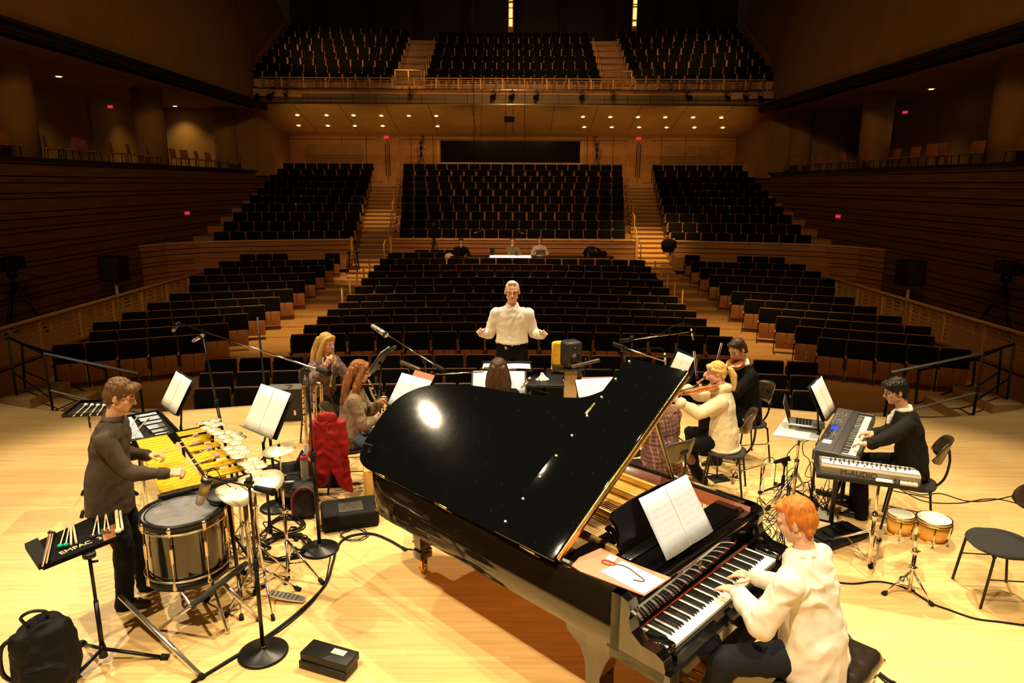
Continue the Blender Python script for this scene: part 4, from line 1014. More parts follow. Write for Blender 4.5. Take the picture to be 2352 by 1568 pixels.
# ---- vibraphone player
p = Person('person with brown hair and glasses in a grey brown jacket playing the yellow vibraphone', (-2.93, 4.70, 0), math.radians(12-90), 1.73)
p.pose((0, -.02, .92), lean=.05, hump=.16, head=(-.05, -.38, 0), headoff=(0, .03, 0), wr=W2L(p, 384, 1087, 1.07), wl=W2L(p, 343, 1046, 1.09), footr=(.10, .02, .09), footl=(-.14, .10, .09), epr=(.35, -.8, -1), epl=(-.5, -.8, -1))
p.build_body(((0, 1, .02), (-.5, 0, -1), dict(curls=[.9, 1.05, 1.1, 1.1], thumb=.9)), ((.1, 1, .02), (.5, 0, -1), dict(curls=[.9, 1.05, 1.1, 1.1], thumb=.9)), vox=.0055, brow=(.1, .05, .02), glasses=True)
p.shirt(cloth('grey_brown_jacket', (.070, .050, .032), .9, spec=.2, bump=.25, scale=160), g=.012, seed=7, amp=.008, bottom=-.12, bag=.012, name='jacket'); p.collar(mat('grey_brown_jacket', (0, 0, 0)), h=.045)
p.trousers(M_jeans, seed=8, amp=.008, g=.012); p.shoes(M_shoe); VIB = p
p.hair(lambda mb: (hair_short(mb, p.H, p.k, 1.08), mb.caps(p.H @ Vector((-.05, .065, .085)), p.H @ Vector((.045, .065, .09)), .03, .028)), M_hairbrown, amp=.010, sc=45)
# ---- keyboard player
p = Person('person with short black hair and glasses in a dark suit seated at the electric keyboards', (3.73, 6.03, 0), math.radians(150-90), 1.74)
p.pose((0, 0, .57), lean=.10, hump=.18, twist=.15, head=(.42, -.30, 0), headoff=(-.02, .04, 0), wr=W2L(p, 2012, 995, .93), wl=W2L(p, 1994, 1022, .93), footr=(.10, .42, .08), footl=(-.12, .36, .08), kpr=(.1, .6, 1), kpl=(-.2, .6, 1), epr=(.3, -.6, -1), epl=(-.45, -.8, -1))
p.build_body(((.1, 1, -.15), (0, 0, -1), dict(curls=[.5, .45, .4, .35], thumb=.4, spread=.16)), ((.15, 1, -.15), (0, 0, -1), dict(curls=[.55, .5, .4, .35], thumb=.4, spread=.16)), vox=.0055, brow=(.02, .015, .01), glasses=True)
M_suit = cloth('dark_suit', (.010, .008, .006), .85, spec=.2, bump=.1, scale=240)
p.shirt(M_suit, g=.022, seed=11, amp=.006, bottom=-.05, bag=.008, name='suit_jacket')
mb = MB(); mb.loft([(p.N0-p.up*.32+p.yy*.150, p.xx, p.up, .02, .02), (p.N0-p.up*.18+p.yy*.145, p.xx, p.yy, .045, .012), (p.N0-p.up*.05+p.yy*.105, p.xx, p.yy, .055, .03), (p.N0+p.up*.01+p.yy*.04, p.xx, p.yy, .05, .035)], 14); mb.build('shirt_front', M_white, p.root); p.collar(M_white, h=.045)
mb = MB(); mb.loft([(p.N0-p.up*.02+p.yy*.118, p.xx, p.yy, .018, .012), (p.N0-p.up*.05+p.yy*.128, p.xx, p.yy, .011, .01), (p.N0-p.up*.22+p.yy*.160, p.xx, p.yy, .028, .008), (p.N0-p.up*.30+p.yy*.165, p.xx, p.yy, .012, .006)], 12); mb.build('tie', M_blackcloth, p.root)
p.trousers(M_blackcloth, seed=12, g=.016); p.shoes(M_blackshoe)
p.hair(lambda mb: (hair_short(mb, p.H, p.k, 1.10, 1), mb.caps(p.H @ Vector((-.05, .062, .078)), p.H @ Vector((.05, .062, .08)), .03, .03)), M_hairblack, amp=.009, sc=40)
# ---- viola player
p = Person('person with blonde ponytail in a cream knitted sweater playing the viola', (2.20, 6.76, 0), math.radians(157-90), 1.68, M_skin_pink, True)
p.pose((0, 0, .56), lean=.06, hump=.10, twist=.1, head=(.2, -.28, .12), headoff=(-.01, .02, 0), wl=W2L(p, 1558, 921, 1.03), wr=(.10, .42, 1.02), footr=(.22, .30, .10), footl=(-.02, .20, .10), kpr=(.2, .6, .9), kpl=(-.3, .8, 1), epl=(-.7, .2, -1), epr=(1, 0, -.7))
p.build_body(((-.5, 1, -.2), (0, 0, -1), dict(curls=[.8, .9, 1., 1.], thumb=.9)), ((0, 1, .35), (.9, -.2, .5), dict(curls=[.9, 1.0, 1.1, 1.1], thumb=.9)), vox=.0055, brow=(.4, .22, .08))
M_knit = cloth('cream_knit', (.72, .60, .38), .95, bump=.6, scale=130, kind='noise')
p.shirt(M_knit, g=.024, seed=21, amp=.007, bottom=-.07, bag=.014, name='sweater', vox=.010, cuff=True)
mb = MB(); c = p.N0+p.up*.02; mb.tube([c+p.xx*(.082*math.cos(a))+p.yy*(.078*math.sin(a)+.005)+p.up*(.012*math.sin(2*a)) for a in np.linspace(0, 2*PI, 22, endpoint=False)], .042, 12, True); remesh(mb, 'cowl_collar', M_knit, p.root, .009, 2, folds(.006, 14, 2))
mb = MB(); mb.tube([p.P+p.up*-.085+Vector((.185*math.cos(a), .15*math.sin(a)-.005, 0)) for a in np.linspace(0, 2*PI, 36, endpoint=False)], .022, 10, True); mb.build('ribbed_hem', M_knit, p.root)
p.trousers(M_blackcloth, seed=22, g=.004, name='leggings'); p.shoes(mat('brown_boot', (.13, .045, .02), .35), dirs=((.3, 1, 0), (-.1, 1, 0)), boot=.75)
def f(mb):
    hair_short(mb, p.H, p.k, 1.02); T = lambda x, y, z: p.H @ Vector((x, y, z))
    mb.caps(T(-.05, .052, .08), T(.05, .052, .082), .028, .028); mb.caps(T(-.066, .03, .05), T(-.07, -.03, .02), .02, .02)
    q = [T(0, -.10, .03), T(.0, -.145, .0), T(.0, -.16, -.06), T(.0, -.15, -.13), T(.0, -.13, -.20)]; R_ = [.018, .032, .036, .032, .016]
    for i in range(4): mb.caps(q[i], q[i+1], R_[i], R_[i+1])
p.hair(f, M_hairblonde, amp=.005, sc=70); mb = MB(); mb.tube([p.H @ Vector((.022*math.cos(a), -.118+.004*math.sin(a), .018+.022*math.sin(a))) for a in np.linspace(0, 2*PI, 12, endpoint=False)], .007, 6, True); mb.build('hair_band', M_blackplastic, p.root); VIOLA = p
# ---- violin player behind her
p = Person('person with short brown hair in a black jacket playing the violin behind the cream sweater', (2.72, 7.62, 0), math.radians(190-90), 1.80, M_skin_pink)
p.pose((0, 0, .58), lean=.08, hump=.14, head=(.22, -.5, .1), headoff=(-.03, .05, 0), wl=(-.16, .50, 1.02), wr=(.08, .42, 1.04), footr=(.16, .42, .08), footl=(-.14, .40, .08), kpr=(.1, .6, 1), kpl=(-.1, .6, 1), epl=(-.6, .2, -1), epr=(1, 0, -.6))
p.build_body(((-.4, 1, -.2), (0, 0, -1), dict(curls=[.8, .9, 1., 1.], thumb=.9)), ((.1, .9, .4), (.9, -.2, .5), dict(curls=[.9, 1., 1.1, 1.1], thumb=.9)), vox=.006, brow=(.1, .06, .03))
p.shirt(M_blackcloth, g=.020, seed=31, amp=.006, bottom=-.05, bag=.01, name='jacket'); p.collar(M_white, h=.05)
p.trousers(M_blackcloth, seed=32); p.shoes(M_blackshoe)
p.hair(lambda mb: hair_short(mb, p.H, p.k, 1.02), M_hairdark, amp=.004); VIOLIN = p
# ---- flute player
p = Person('person with long blonde hair in a patterned purple blouse playing the flute', (-2.30, 8.05, 0), math.radians(-32-90), 1.68, M_skin_pink, True)
M_pat = cloth('patterned_blouse', (.22, .13, .10), .8, var=.8, scale=26, col2=(.035, .018, .03))
p.pose((0, 0, .58), lean=.06, hump=.10, head=(.05, -.22, 0), headoff=(0, .02, 0), wr=(.16, .22, 1.02), wl=(.02, .25, 1.02), footr=(.14, .38, .08), footl=(-.14, .38, .08), kpr=(.1, .6, 1), kpl=(-.1, .6, 1), epr=(1, -.2, -.6), epl=(-.8, .1, -.8))
p.build_body(((-.6, .3, .75), (-.2, -1, .2), dict(curls=[.6, .6, .6, .6])), ((.3, .2, .9), (.2, -1, .1), dict(curls=[.6, .6, .6, .6])), vox=.006, brow=(.4, .22, .08))
p.shirt(M_pat, g=.022, seed=41, amp=.007, bottom=-.06, bag=.01, name='blouse'); p.trousers(M_blackcloth, seed=42); p.shoes(M_blackshoe)
def long_hair(p, front=True, L=.36, vol=1.0):
    def f(mb):
        k = p.k; T = lambda x, y, z: p.H @ Vector((x*k, y*k, z*k)); hair_short(mb, p.H, k, 1.04*vol); R = p.H.to_3x3()
        for q in (-1, 1):
            a = [T(q*.062, .030, .075), T(q*.080, .015, .02), T(q*.088*vol, .0, -.06), T(q*.095*vol, -.01, -.14), T(q*.10, .0, -.14-L*.35), T(q*.09, .02 if front else -.03, -.14-L*.62)]
            r = [.022, .026, .034, .040, .038, .018]
            for i in range(5): mb.caps(a[i], a[i+1], r[i]*k*vol, r[i+1]*k*vol)
        for x in (-.05, 0, .05):
            a = [T(x, -.09, .03), T(x*1.3, -.105, -.06), T(x*1.5, -.115, -.16), T(x*1.6, -.11, -.16-L*.4), T(x*1.4, -.10, -.16-L*.7)]
            r = [.04, .045, .045, .042, .02]
            for i in range(4): mb.caps(a[i], a[i+1], r[i]*k*vol, r[i+1]*k*vol)
        mb.caps(T(-.045, .050, .085), T(-.01, .055, .098), .026*k, .026*k); mb.caps(T(.045, .050, .085), T(.01, .055, .098), .026*k, .026*k)
    return f
p.hair(long_hair(p, True, .40, 1.0), M_hairblonde, amp=.006, sc=60); FLUTE = p
# ---- clarinet player
p = Person('person with long auburn hair and glasses in a leopard print top playing the clarinet', (-1.68, 6.80, 0), math.radians(8-90), 1.66, M_skin_pink, True)
M_leo = cloth('leopard_print', (.30, .20, .12), .85, var=.8, scale=95, kind='voronoi', col2=(.06, .035, .02))
for e in M_leo.node_tree.nodes:
    if e.type == 'VALTORGB': e.color_ramp.elements[0].color = (.32, .22, .13, 1); e.color_ramp.elements[1].color = (.035, .022, .014, 1); e.color_ramp.elements[0].position = .10; e.color_ramp.elements[1].position = .2
p.pose((-.02, 0, .55), lean=.06, hump=.12, head=(.02, -.22, 0), headoff=(0, .02, 0), wr=(.05, .36, .76), wl=(-.03, .32, .90), footr=(.16, .40, .08), footl=(-.12, .42, .08), kpr=(.1, .6, 1), kpl=(-.1, .6, 1), epr=(.5, -.6, -1), epl=(-.6, -.3, -1))
p.build_body(((-.35, .9, .25), (-.9, 0, -.2), dict(curls=[.7, .7, .7, .7])), ((.5, .8, .25), (.9, 0, -.2), dict(curls=[.7, .7, .7, .7])), vox=.006, brow=(.12, .05, .02), glasses=True)
p.shirt(M_leo, g=.022, seed=51, amp=.006, bottom=-.05, bag=.012, name='top'); p.trousers(cloth('blue_jeans', (.06, .08, .12), .8, bump=.3, scale=250), seed=52, g=.010); p.shoes(M_blackshoe)
p.hair(long_hair(p, False, .42, 1.08), M_hairauburn, amp=.012, sc=34); CLAR = p
# ---- conductor
p = Person('person with white hair and glasses in a white shirt conducting with both hands raised', (0, 8.22, .20), math.radians(180), 1.77, M_skin_pink)
p.pose((0, 0, .94), lean=.04, hump=.10, head=(0, -.10, 0), wr=(.36, .20, 1.19), wl=(-.36, .20, 1.17), footr=(.13, .02, .09), footl=(-.13, .0, .09), epr=(.30, -.4, -1), epl=(-.30, -.4, -1))
p.build_body(((.35, .7, .5), (-.6, .3, -.6), dict(curls=[.5, .9, 1.1, 1.2], thumb=.8)), ((-.35, .7, .5), (.6, .3, -.6), dict(curls=[.5, .9, 1.1, 1.2], thumb=.8)), vox=.005, brow=(.35, .28, .2), glasses=True, wide=1.04, hs=1.04)
p.shirt(M_white, g=.020, seed=61, amp=.010, bottom=.155, bag=.014, sfold=8, waist=1.12); p.collar(M_white, h=.045)
mb = MB()
for q in (-1, 1): mb.add([p.N0+p.yy*.075+p.xx*(q*.005)+p.up*.02, p.N0+p.yy*.070+p.xx*(q*.062)+p.up*.010, p.N0+p.yy*.100+p.xx*(q*.060)-p.up*.05, p.N0+p.yy*.092+p.xx*(q*.018)-p.up*.012], [(0, 1, 2, 3)])
o = mb.build('collar_point', M_white, p.root); md = o.modifiers.new('t', 'SOLIDIFY'); md.thickness = .005
mb = MB(); 
for i in range(5): mb.ell(p.N0.lerp(p.P, .2+.16*i)+p.yy*.150, (.006, .003, .006))
mb.build('button', mat('shirt_button', (.6, .55, .45), .4), p.root)
p.trousers(M_blackcloth, seed=62, g=.018); p.shoes(M_blackshoe)
mb = MB(); mb.tube([p.P+p.up*.105+Vector((.172*math.cos(a), .128*math.sin(a), 0)) for a in np.linspace(0, 2*PI, 36, endpoint=False)], .017, 10, True); b_ = mb.build('belt', mat('black_belt', (.02, .012, .008), .35), p.root)
mb = MB(); mb.bbox(p.P+p.up*.105+Vector((0, .147, 0)), (.045, .008, .034), None, .003); mb.build('buckle', M_chrome, b_)
def f(mb):
    k = p.k; T = lambda x, y, z: p.H @ Vector((x*k*1.04, y*k*1.04, z*k*1.04)); R = p.H.to_3x3()
    mb.ell(T(0, -.022, .050), (.082*k, .094*k, .084*k), R, 20, 14); mb.ell(T(0, -.05, 0), (.078*k, .062*k, .075*k), R, 18, 12)
    for q in (-1, 1): mb.ell(T(q*.070, -.012, .020), (.014*k, .036*k, .040*k), R, 12, 8)
    mb.caps(T(-.03, .035, .107), T(.03, .035, .107), .02*k, .02*k)
p.hair(f, M_hairgrey, amp=.005); COND = p
# ---- player seen from behind in front of the conductor
p = Person('person with smooth dark brown hair seen from behind, below the conductor', (-.14, 6.85, 0), 0, 1.66, None, True)
p.pose((0, 0, .56), lean=.03, hump=.06, head=(0, -.05, 0), wr=(.2, .35, .8), wl=(-.2, .35, .8), footr=(.13, .42, .08), footl=(-.13, .42, .08), kpr=(.1, .6, 1), kpl=(-.1, .6, 1), epr=(.6, -.5, -1), epl=(-.6, -.5, -1))
p.build_body(((-.1, 1, 0), (0, 0, -1), {}), ((.1, 1, 0), (0, 0, -1), {}), vox=.008)
p.shirt(M_blackcloth, seed=71); p.trousers(M_blackcloth, seed=72); p.shoes(M_blackshoe)
def f(mb): long_hair(p, False, .2, 1.08)(mb)
mb = MB(); f(mb); remesh(mb, 'hair', M_hairdark, p.root, .006, 3, strands(.003, 50))
# ---- cellist in plaid
def plaid():
    m = bpy.data.materials.new('plaid_shirt'); m.use_nodes = True; nt = m.node_tree; b = nt.nodes['Principled BSDF']; b.inputs['Roughness'].default_value = .9
    tc = nt.nodes.new('ShaderNodeTexCoord'); prev = None
    base = (.10, .028, .018, 1)
    for ax, sc, th, col in (('X', 9, .18, (.30, .20, .13, 1)), ('Z', 9, .18, (.30, .20, .13, 1)), ('X', 4.5, .3, (.08, .03, .03, 1)), ('Z', 4.5, .3, (.08, .03, .03, 1))):
        w = nt.nodes.new('ShaderNodeTexWave'); w.bands_direction = ax; w.inputs['Scale'].default_value = sc*.9; w.inputs['Distortion'].default_value = .4; nt.links.new(tc.outputs['Object'], w.inputs['Vector'])
        r = nt.nodes.new('ShaderNodeValToRGB'); r.color_ramp.interpolation = 'CONSTANT'; r.color_ramp.elements[0].color = (0, 0, 0, 1); r.color_ramp.elements[1].position = 1-th*.5; r.color_ramp.elements[1].color = (.6, .6, .6, 1); nt.links.new(w.outputs['Fac'], r.inputs['Fac'])
        mx = nt.nodes.new('ShaderNodeMix'); mx.data_type = 'RGBA'; mx.inputs['B'].default_value = col; nt.links.new(r.outputs['Color'], mx.inputs['Factor'])
        if prev is None: mx.inputs['A'].default_value = base
        else: nt.links.new(prev, mx.inputs['A'])
        prev = mx.outputs['Result']
    nt.links.new(prev, b.inputs['Base Color']); return m
p = Person('person in a brown and cream plaid shirt seated half hidden behind the raised piano lid', (1.40, 6.02, 0), math.radians(122-90), 1.78)
p.pose((0, 0, .56), lean=.10, hump=.12, head=(0, -.25, 0), wr=(.30, .40, .62), wl=(-.16, .30, 1.15), footr=(.28, .34, .08), footl=(-.24, .34, .08), kpr=(.6, .6, 1), kpl=(-.6, .6, 1), epr=(.8, -.3, -.8), epl=(-.8, 0, -.4))
p.build_body(((-.5, .8, -.2), (0, 0, -1), dict(curls=[.8, .9, 1, 1])), ((.6, .2, .6), (.5, .2, -.6), dict(curls=[.9, .9, .9, .9])), vox=.008, brow=(.1, .06, .03))
p.shirt(plaid(), g=.024, seed=81, amp=.010, bottom=-.08, bag=.02); p.trousers(M_jeans, seed=82); p.shoes(M_shoe)
p.hair(lambda mb: hair_short(mb, p.H, p.k, 1.02), M_hairbrown, vox=.008); CELLO = p
# ---- three listeners at the control table
def listener(label, x, y, rz, top, hairm, wr, wl, hp=(0, -.15, 0), glasses=False, lean=.1):
    p = Person(label, (x, y, CF[11]), rz, 1.76, M_skin_pink)
    p.pose((0, 0, .56), lean=lean, hump=.15, head=hp, wr=wr, wl=wl, footr=(.14, .40, .08), footl=(-.14, .40, .08), kpr=(.1, .6, 1), kpl=(-.1, .6, 1), epr=(.6, 0, -1), epl=(-.6, 0, -1))
    p.build_body(((-.2, .4, .6), (-.3, -.8, .2), dict(curls=[1, 1, 1, 1])), ((.2, 1, .0), (0, 0, -1), {}), vox=.010, brow=(.05, .03, .02), glasses=glasses)
    p.shirt(top, seed=int(x*10) % 50, vox=.014); p.trousers(M_blackcloth, seed=1, vox=.016); p.shoes(M_blackshoe); p.hair(lambda mb: hair_short(mb, p.H, p.k, 1.03), hairm, vox=.010)
listener('person in a black top leaning head on hand, left of lit control table', -1.85, 24.9, PI+.1, M_blackcloth, M_hairdark, (.02, .26, 1.04), (-.15, .38, .76), (0, -.35, 0), lean=.2)
listener('person in an olive shirt with hand on chin behind the lit control table', .0, 25.2, PI, cloth('olive_shirt', (.20, .17, .05), .9), M_hairdark, (.03, .24, 1.04), (-.15, .38, .76), lean=.12)
listener('person in a pale shirt seated at a laptop right of the lit control table', 1.0, 25.25, PI-.1, cloth('pale_lilac_shirt', (.55, .45, .42), .9), M_hairbrown, (.14, .36, .78), (-.14, .36, .78), lean=.06)
# ================================================================== THINGS ON THE STAGE
M_yellowbar = mat('yellow_gold_bar', (.82, .52, .02), .30, metal=.35)
M_cym = mat('cymbal_bronze', (.90, .76, .48), .36, metal=.65, var=.12, scale=60, sx=(1, 1, 1))
M_alu = mat('aluminium_tube', (.74, .72, .66), .25, metal=.9)
M_stick = mat('rattan_stick', (.82, .62, .34), .5)
M_drumhead = mat('grey_drumhead', (.24, .24, .25), .22, var=.3, scale=5, coat=.3)
M_darkcase = mat('black_case', (.005, .0045, .004), .7, spec=.2, bump=.2, scale=80)
V = Vector
def wmb(): return MB()
def tripod(t, hub, feet, m, foot_m, r=.011, name='leg'):
    for f in feet:
        mb = MB(); d = (V(f)-V(hub)); mb.cyl(hub, V(hub)+d*.93, r, n=8); l = mb.build(name, m, t, True)
        mb = MB(); mb.cyl(V(hub)+d*.88, V(f)+V((0, 0, .004)), r*1.9, r*2.1, 10); o = mb.build('rubber_foot', foot_m, None); 
        inv = t.matrix_basis.inverted(); o.data.transform(inv); o.parent = l
def round_base(t, p, m, R=.165):
    mb = MB(); mb.lathe([(R, .0), (R, .012), (R*.93, .020), (.03, .034), (.02, .055), (.016, .06)], p, None, 32); mb.build('round_base', m, t, True)
def mic_stand(label, base, top, boom=None, group='boom microphone stands', r=.012, clutch=.55, weight=True, base_kind='round', feet=None):
    base = V(base); top = V(top)
    t = thing('microphone_stand', label, 'microphone stand', base, 0, group)
    if base_kind == 'round': round_base(t, base, M_blackmetal)
    else: tripod(t, base+V((0, 0, .14)), feet or [base+V((.28*math.cos(a), .28*math.sin(a), 0)) for a in (0.3, 2.4, 4.5)], M_blackmetal, M_rubber)
    mid = base.lerp(top, clutch); mb = MB(); mb.cyl(base+V((0, 0, .03 if base_kind == 'round' else .08)), mid, r*1.15, n=12); mb.build('lower_tube', M_blackmetal, t, True)
    mb = MB(); mb.cyl(mid, top, r*.75, n=12); mb.build('upper_tube', M_blackmetal, t, True)
    mb = MB(); mb.cyl(mid-V((0, 0, .05)), mid+V((0, 0, .03)), r*1.7, r*1.4, 12); mb.build('clutch', M_rubber, t, True)
    if boom:
        a, b = V(boom[0]), V(boom[1]); mb = MB(); mb.cyl(a, b, .007, n=10); mb.build('boom', M_chrome if len(boom) > 2 else M_blackmetal, t, True)
        mb = MB(); mb.cyl(top-V((0, 0, .03)), top+V((0, 0, .03)), .02, n=12); mb.cyl(top-V((.03, 0, 0)), top+V((.03, 0, 0)), .012, n=10); mb.build('swivel', M_blackmetal, t, True)
        if weight: d = (a-b).normalized(); mb = MB(); mb.cyl(a-d*.16, a, .018, .026, 14); mb.build('counterweight', M_rubber, t, True)
    return t
def mic(label, p, d, L=.15, r=.024, m=None, group='microphones', name='microphone', cable=None, old=False):
    p = V(p); d = V(d).normalized(); t = thing(name, label, 'microphone', p, 0, group); m = m or M_alu
    mb = MB(); mb.cyl(p, p+d*L*.62, r, r, 18); mb.cyl(p-d*.012, p, r*.55, r*.95, 18); mb.build('mic_body', m, t, True)
    mb = MB(); mb.caps(p+d*L*.64, p+d*L*.9, r*.97, r*.85, 16); mb.build('grille', mat('mic_grille', (.38, .34, .28), .35, metal=.8, bump=.6, scale=400), t, True)
    mb = MB(); mb.cyl(p+d*.01, p+d*.035, r*1.25, n=16); mb.build('clip', M_blackplastic, t, True)
    if cable: mb = MB(); mb.tube(curve_pts(cable, 6), .0035, 6); mb.build('cable', M_rubber, t, True)
    return t
def music_stand(label, c, az, tilt, base=None, w=.50, h=.33, group='black music stands', base_kind='tripod', lip=.05):
    c = V(c); base = V(base) if base is not None else V((c.x, c.y, 0))
    t = thing('music_stand', label, 'music stand', base, 0, group)
    f = V((math.cos(az), math.sin(az), 0)); up = V((0, 0, 1)); r = (-f).cross(up); b = up*math.cos(tilt)-f*math.sin(tilt); n = r.cross(b)
    R = Matrix((r, b, n)).transposed(); cc = c-n*.012
    mb = MB(); mb.bbox(cc, (w, h, .006), R, .002, 1); mb.bbox(cc-b*(h/2)+n*(lip/2), (w, .005, lip), R, .002, 1); mb.bbox(cc+b*(h/2), (w, .006, .014), R, .002, 1); mb.build('desk', M_blackmetal, t, True)
    k = cc-n*.03; top = V((k.x, k.y, k.z-.02)); mb = MB(); mb.cyl(cc-n*.005, k, .02, n=12); mb.tube([k, top, V((base.x, base.y, max(.6, c.z-.35)))], .009, 10); mb.build('upper_tube', M_blackmetal, t, True)
    mb = MB(); mb.cyl(V((base.x, base.y, .12)), V((base.x, base.y, max(.62, c.z-.33))), .013, n=12); mb.build('lower_tube', M_blackmetal, t, True)
    mb = MB(); mb.cyl(V((base.x, base.y, .06)), V((base.x, base.y, .17)), .022, .017, 12); mb.build('hub', M_blackmetal, t, True)
    tripod(t, base+V((0, 0, .13)), [base+V((.26*math.cos(a), .26*math.sin(a), 0)) for a in (az, az+2.1, az-2.1)], M_blackmetal, M_rubber, .009)
    return t
def orch_chair(label, loc, rz, group='black orchestra chairs', back=True, sc=1.0):
    t = thing('orchestra_chair', label, 'chair', loc, rz, group)
    mb = MB(); pts = [(0.21*sc*math.cos(a)*(1+.08*abs(math.sin(2*a))), .20*sc*math.sin(a)*(1+.08*abs(math.sin(2*a)))) for a in np.linspace(0, 2*PI, 32, endpoint=False)]
    N = 32; vs = [V((0, 0, .450))]; 
    for q, z in ((.5, .452), (.85, .458), (1, .452)):
        for x, y in pts: vs.append(V((x*q, y*q, z-(.02*(y*q/.2)**2 if y > .1 else 0))))
    for x, y in pts: vs.append(V((x*.98, y*.98, .432)))
    vs.append(V((0, 0, .432)))
    fs = [(0, 1+i, 1+(i+1) % N) for i in range(N)]
    for k in range(3):
        for i in range(N): fs.append((1+k*N+i, 1+k*N+(i+1) % N, 1+(k+1)*N+(i+1) % N, 1+(k+1)*N+i))
    fs += [(1+4*N, 1+3*N+(i+1) % N, 1+3*N+i) for i in range(N)]
    mb.add(vs, fs, True); mb.build('seat', mat('chair_black_fabric', (.022, .020, .018), .9, bump=.3, scale=200), t)
    if back:
        mb = MB(); NU, NV = 15, 7; vs = []
        for side in (0, 1):
            for j in range(NV):
                v = -1+2*j/(NV-1)
                for i in range(NU):
                    u = -1+2*i/(NU-1); x = .205*u*math.sqrt(max(0, 1-.25*v*v*abs(u)**2)); w_ = .115*v*math.sqrt(max(0.05, 1-.75*u**4))
                    vs.append(V((x, -.235+.085*u*u+.014*side*-1-.03*v, .80+w_)))
        fs = []
        M_ = NU*NV
        for j in range(NV-1):
            for i in range(NU-1): a = j*NU+i; fs += [(a, a+1, a+NU+1, a+NU), (M_+a, M_+a+NU, M_+a+NU+1, M_+a+1)]
        for j in range(NV-1):
            for i in (0, NU-1): a = j*NU+i; fs.append((a, a+NU, M_+a+NU, M_+a))
        for i in range(NU-1):
            for j in (0, NV-1): a = j*NU+i; fs.append((a, a+1, M_+a+1, M_+a))
        mb.add(vs, fs, True); mb.build('backrest', mat('chair_shell_brown_black', (.05, .035, .018), .3, coat=.3), t)
        mb = MB(); mb.tube(curve_pts([(0, -.255, .80), (0, -.27, .68), (0, -.245, .52), (0, -.16, .425), (0, .0, .42)], 5), .011, 8); mb.bbox((0, -.245, .80), (.09, .03, .04), None, .01); mb.build('back_support', M_blackmetal, t)
    for s in (-1, 1):
        for yy, y2 in ((.15, .20), (-.15, -.21)):
            mb = MB(); mb.tube(curve_pts([(s*.10, yy*.9, .425), (s*.17, yy, .42), (s*.19, yy*1.05, .37), (s*.205, y2, 0.0)], 5), .0105, 8); mb.build('leg', M_blackmetal, t)
    mb = MB()
    for s in (-1, 1): mb.cyl((s*.195, .165, .24), (s*.195, -.175, .24), .005, n=6)
    mb.cyl((-.19, -.155, .42), (.19, -.155, .42), .009, n=8); mb.cyl((-.19, .145, .42), (.19, .145, .42), .009, n=8); mb.build('stretcher', M_blackmetal, t)
    return t
orch_chair('black orchestra chair under the suited keyboard player', (3.72, 5.97, 0), math.radians(150-90))
orch_chair('black orchestra chair under the person in the cream sweater', (2.22, 6.72, 0), math.radians(157-90))
orch_chair('black orchestra chair under the violin player in black', (2.73, 7.60, 0), math.radians(190-90))
orch_chair('orchestra chair under the person in the plaid shirt', (1.41, 5.99, 0), math.radians(122-90))
orch_chair('orchestra chair under the flute player', (-2.31, 8.07, 0), math.radians(-32-90))
orch_chair('orchestra chair with a red jacket hung on its back, under the clarinet player', (-1.70, 6.78, 0), math.radians(8-90))
orch_chair('orchestra chair under the person seen from behind', (-.14, 6.82, 0), 0)
orch_chair('empty black chair standing alone at the right edge of the stage', (3.78, 4.84, 0), math.radians(84), sc=1.12)
# piano bench --------------------------------------------------------
b = thing('piano_bench', 'black tufted leather piano bench under the pianist', 'bench', PL(.93, -.47), PR)
mb = MB(); NX, NY = 28, 16; vs = []
for j in range(NY+1):
    for i in range(NX+1):
        u = i/NX; v = j/NY; x = (-.5+u)*.80; y = (-.5+v)*.38; e = min(u, 1-u)*NX; f_ = min(v, 1-v)*NY
        z = .485-.05*max(0, 1-e/2)**2-.05*max(0, 1-f_/2)**2
        d = min(math.hypot(x-(-.30+.15*a), y-(-.12+.12*c_)) for a in range(5) for c_ in range(3)); z -= .022*math.exp(-(d/.022)**2); z += .006*math.sin(PI*x/.15+PI/2)**2
        vs.append((x, y, z))
n = len(vs); vs += [(x, y, .41) for x, y, z in vs]
fs = [(j*(NX+1)+i, j*(NX+1)+i+1, (j+1)*(NX+1)+i+1, (j+1)*(NX+1)+i) for j in range(NY) for i in range(NX)]
for i in range(NX): fs += [(i, i+1, n+i+1, n+i), (NY*(NX+1)+i, NY*(NX+1)+i+1, n+NY*(NX+1)+i+1, n+NY*(NX+1)+i)]
for j in range(NY): fs += [(j*(NX+1), (j+1)*(NX+1), n+(j+1)*(NX+1), n+j*(NX+1)), (j*(NX+1)+NX, (j+1)*(NX+1)+NX, n+(j+1)*(NX+1)+NX, n+j*(NX+1)+NX)]
mb.add(vs, fs, True); mb.build('tufted_cushion', mat('black_leather', (.022, .016, .012), .22, coat=.3), b)
mb = MB(); mb.bbox((0, 0, .38), (.78, .36, .07), None, .008); mb.build('frame', M_lacq, b)
for x in (-.34, .34):
    for y in (-.14, .14): mb = MB(); mb.bbox((x, y, .18), (.05, .05, .36), None, .006); mb.build('leg', M_lacq, b)
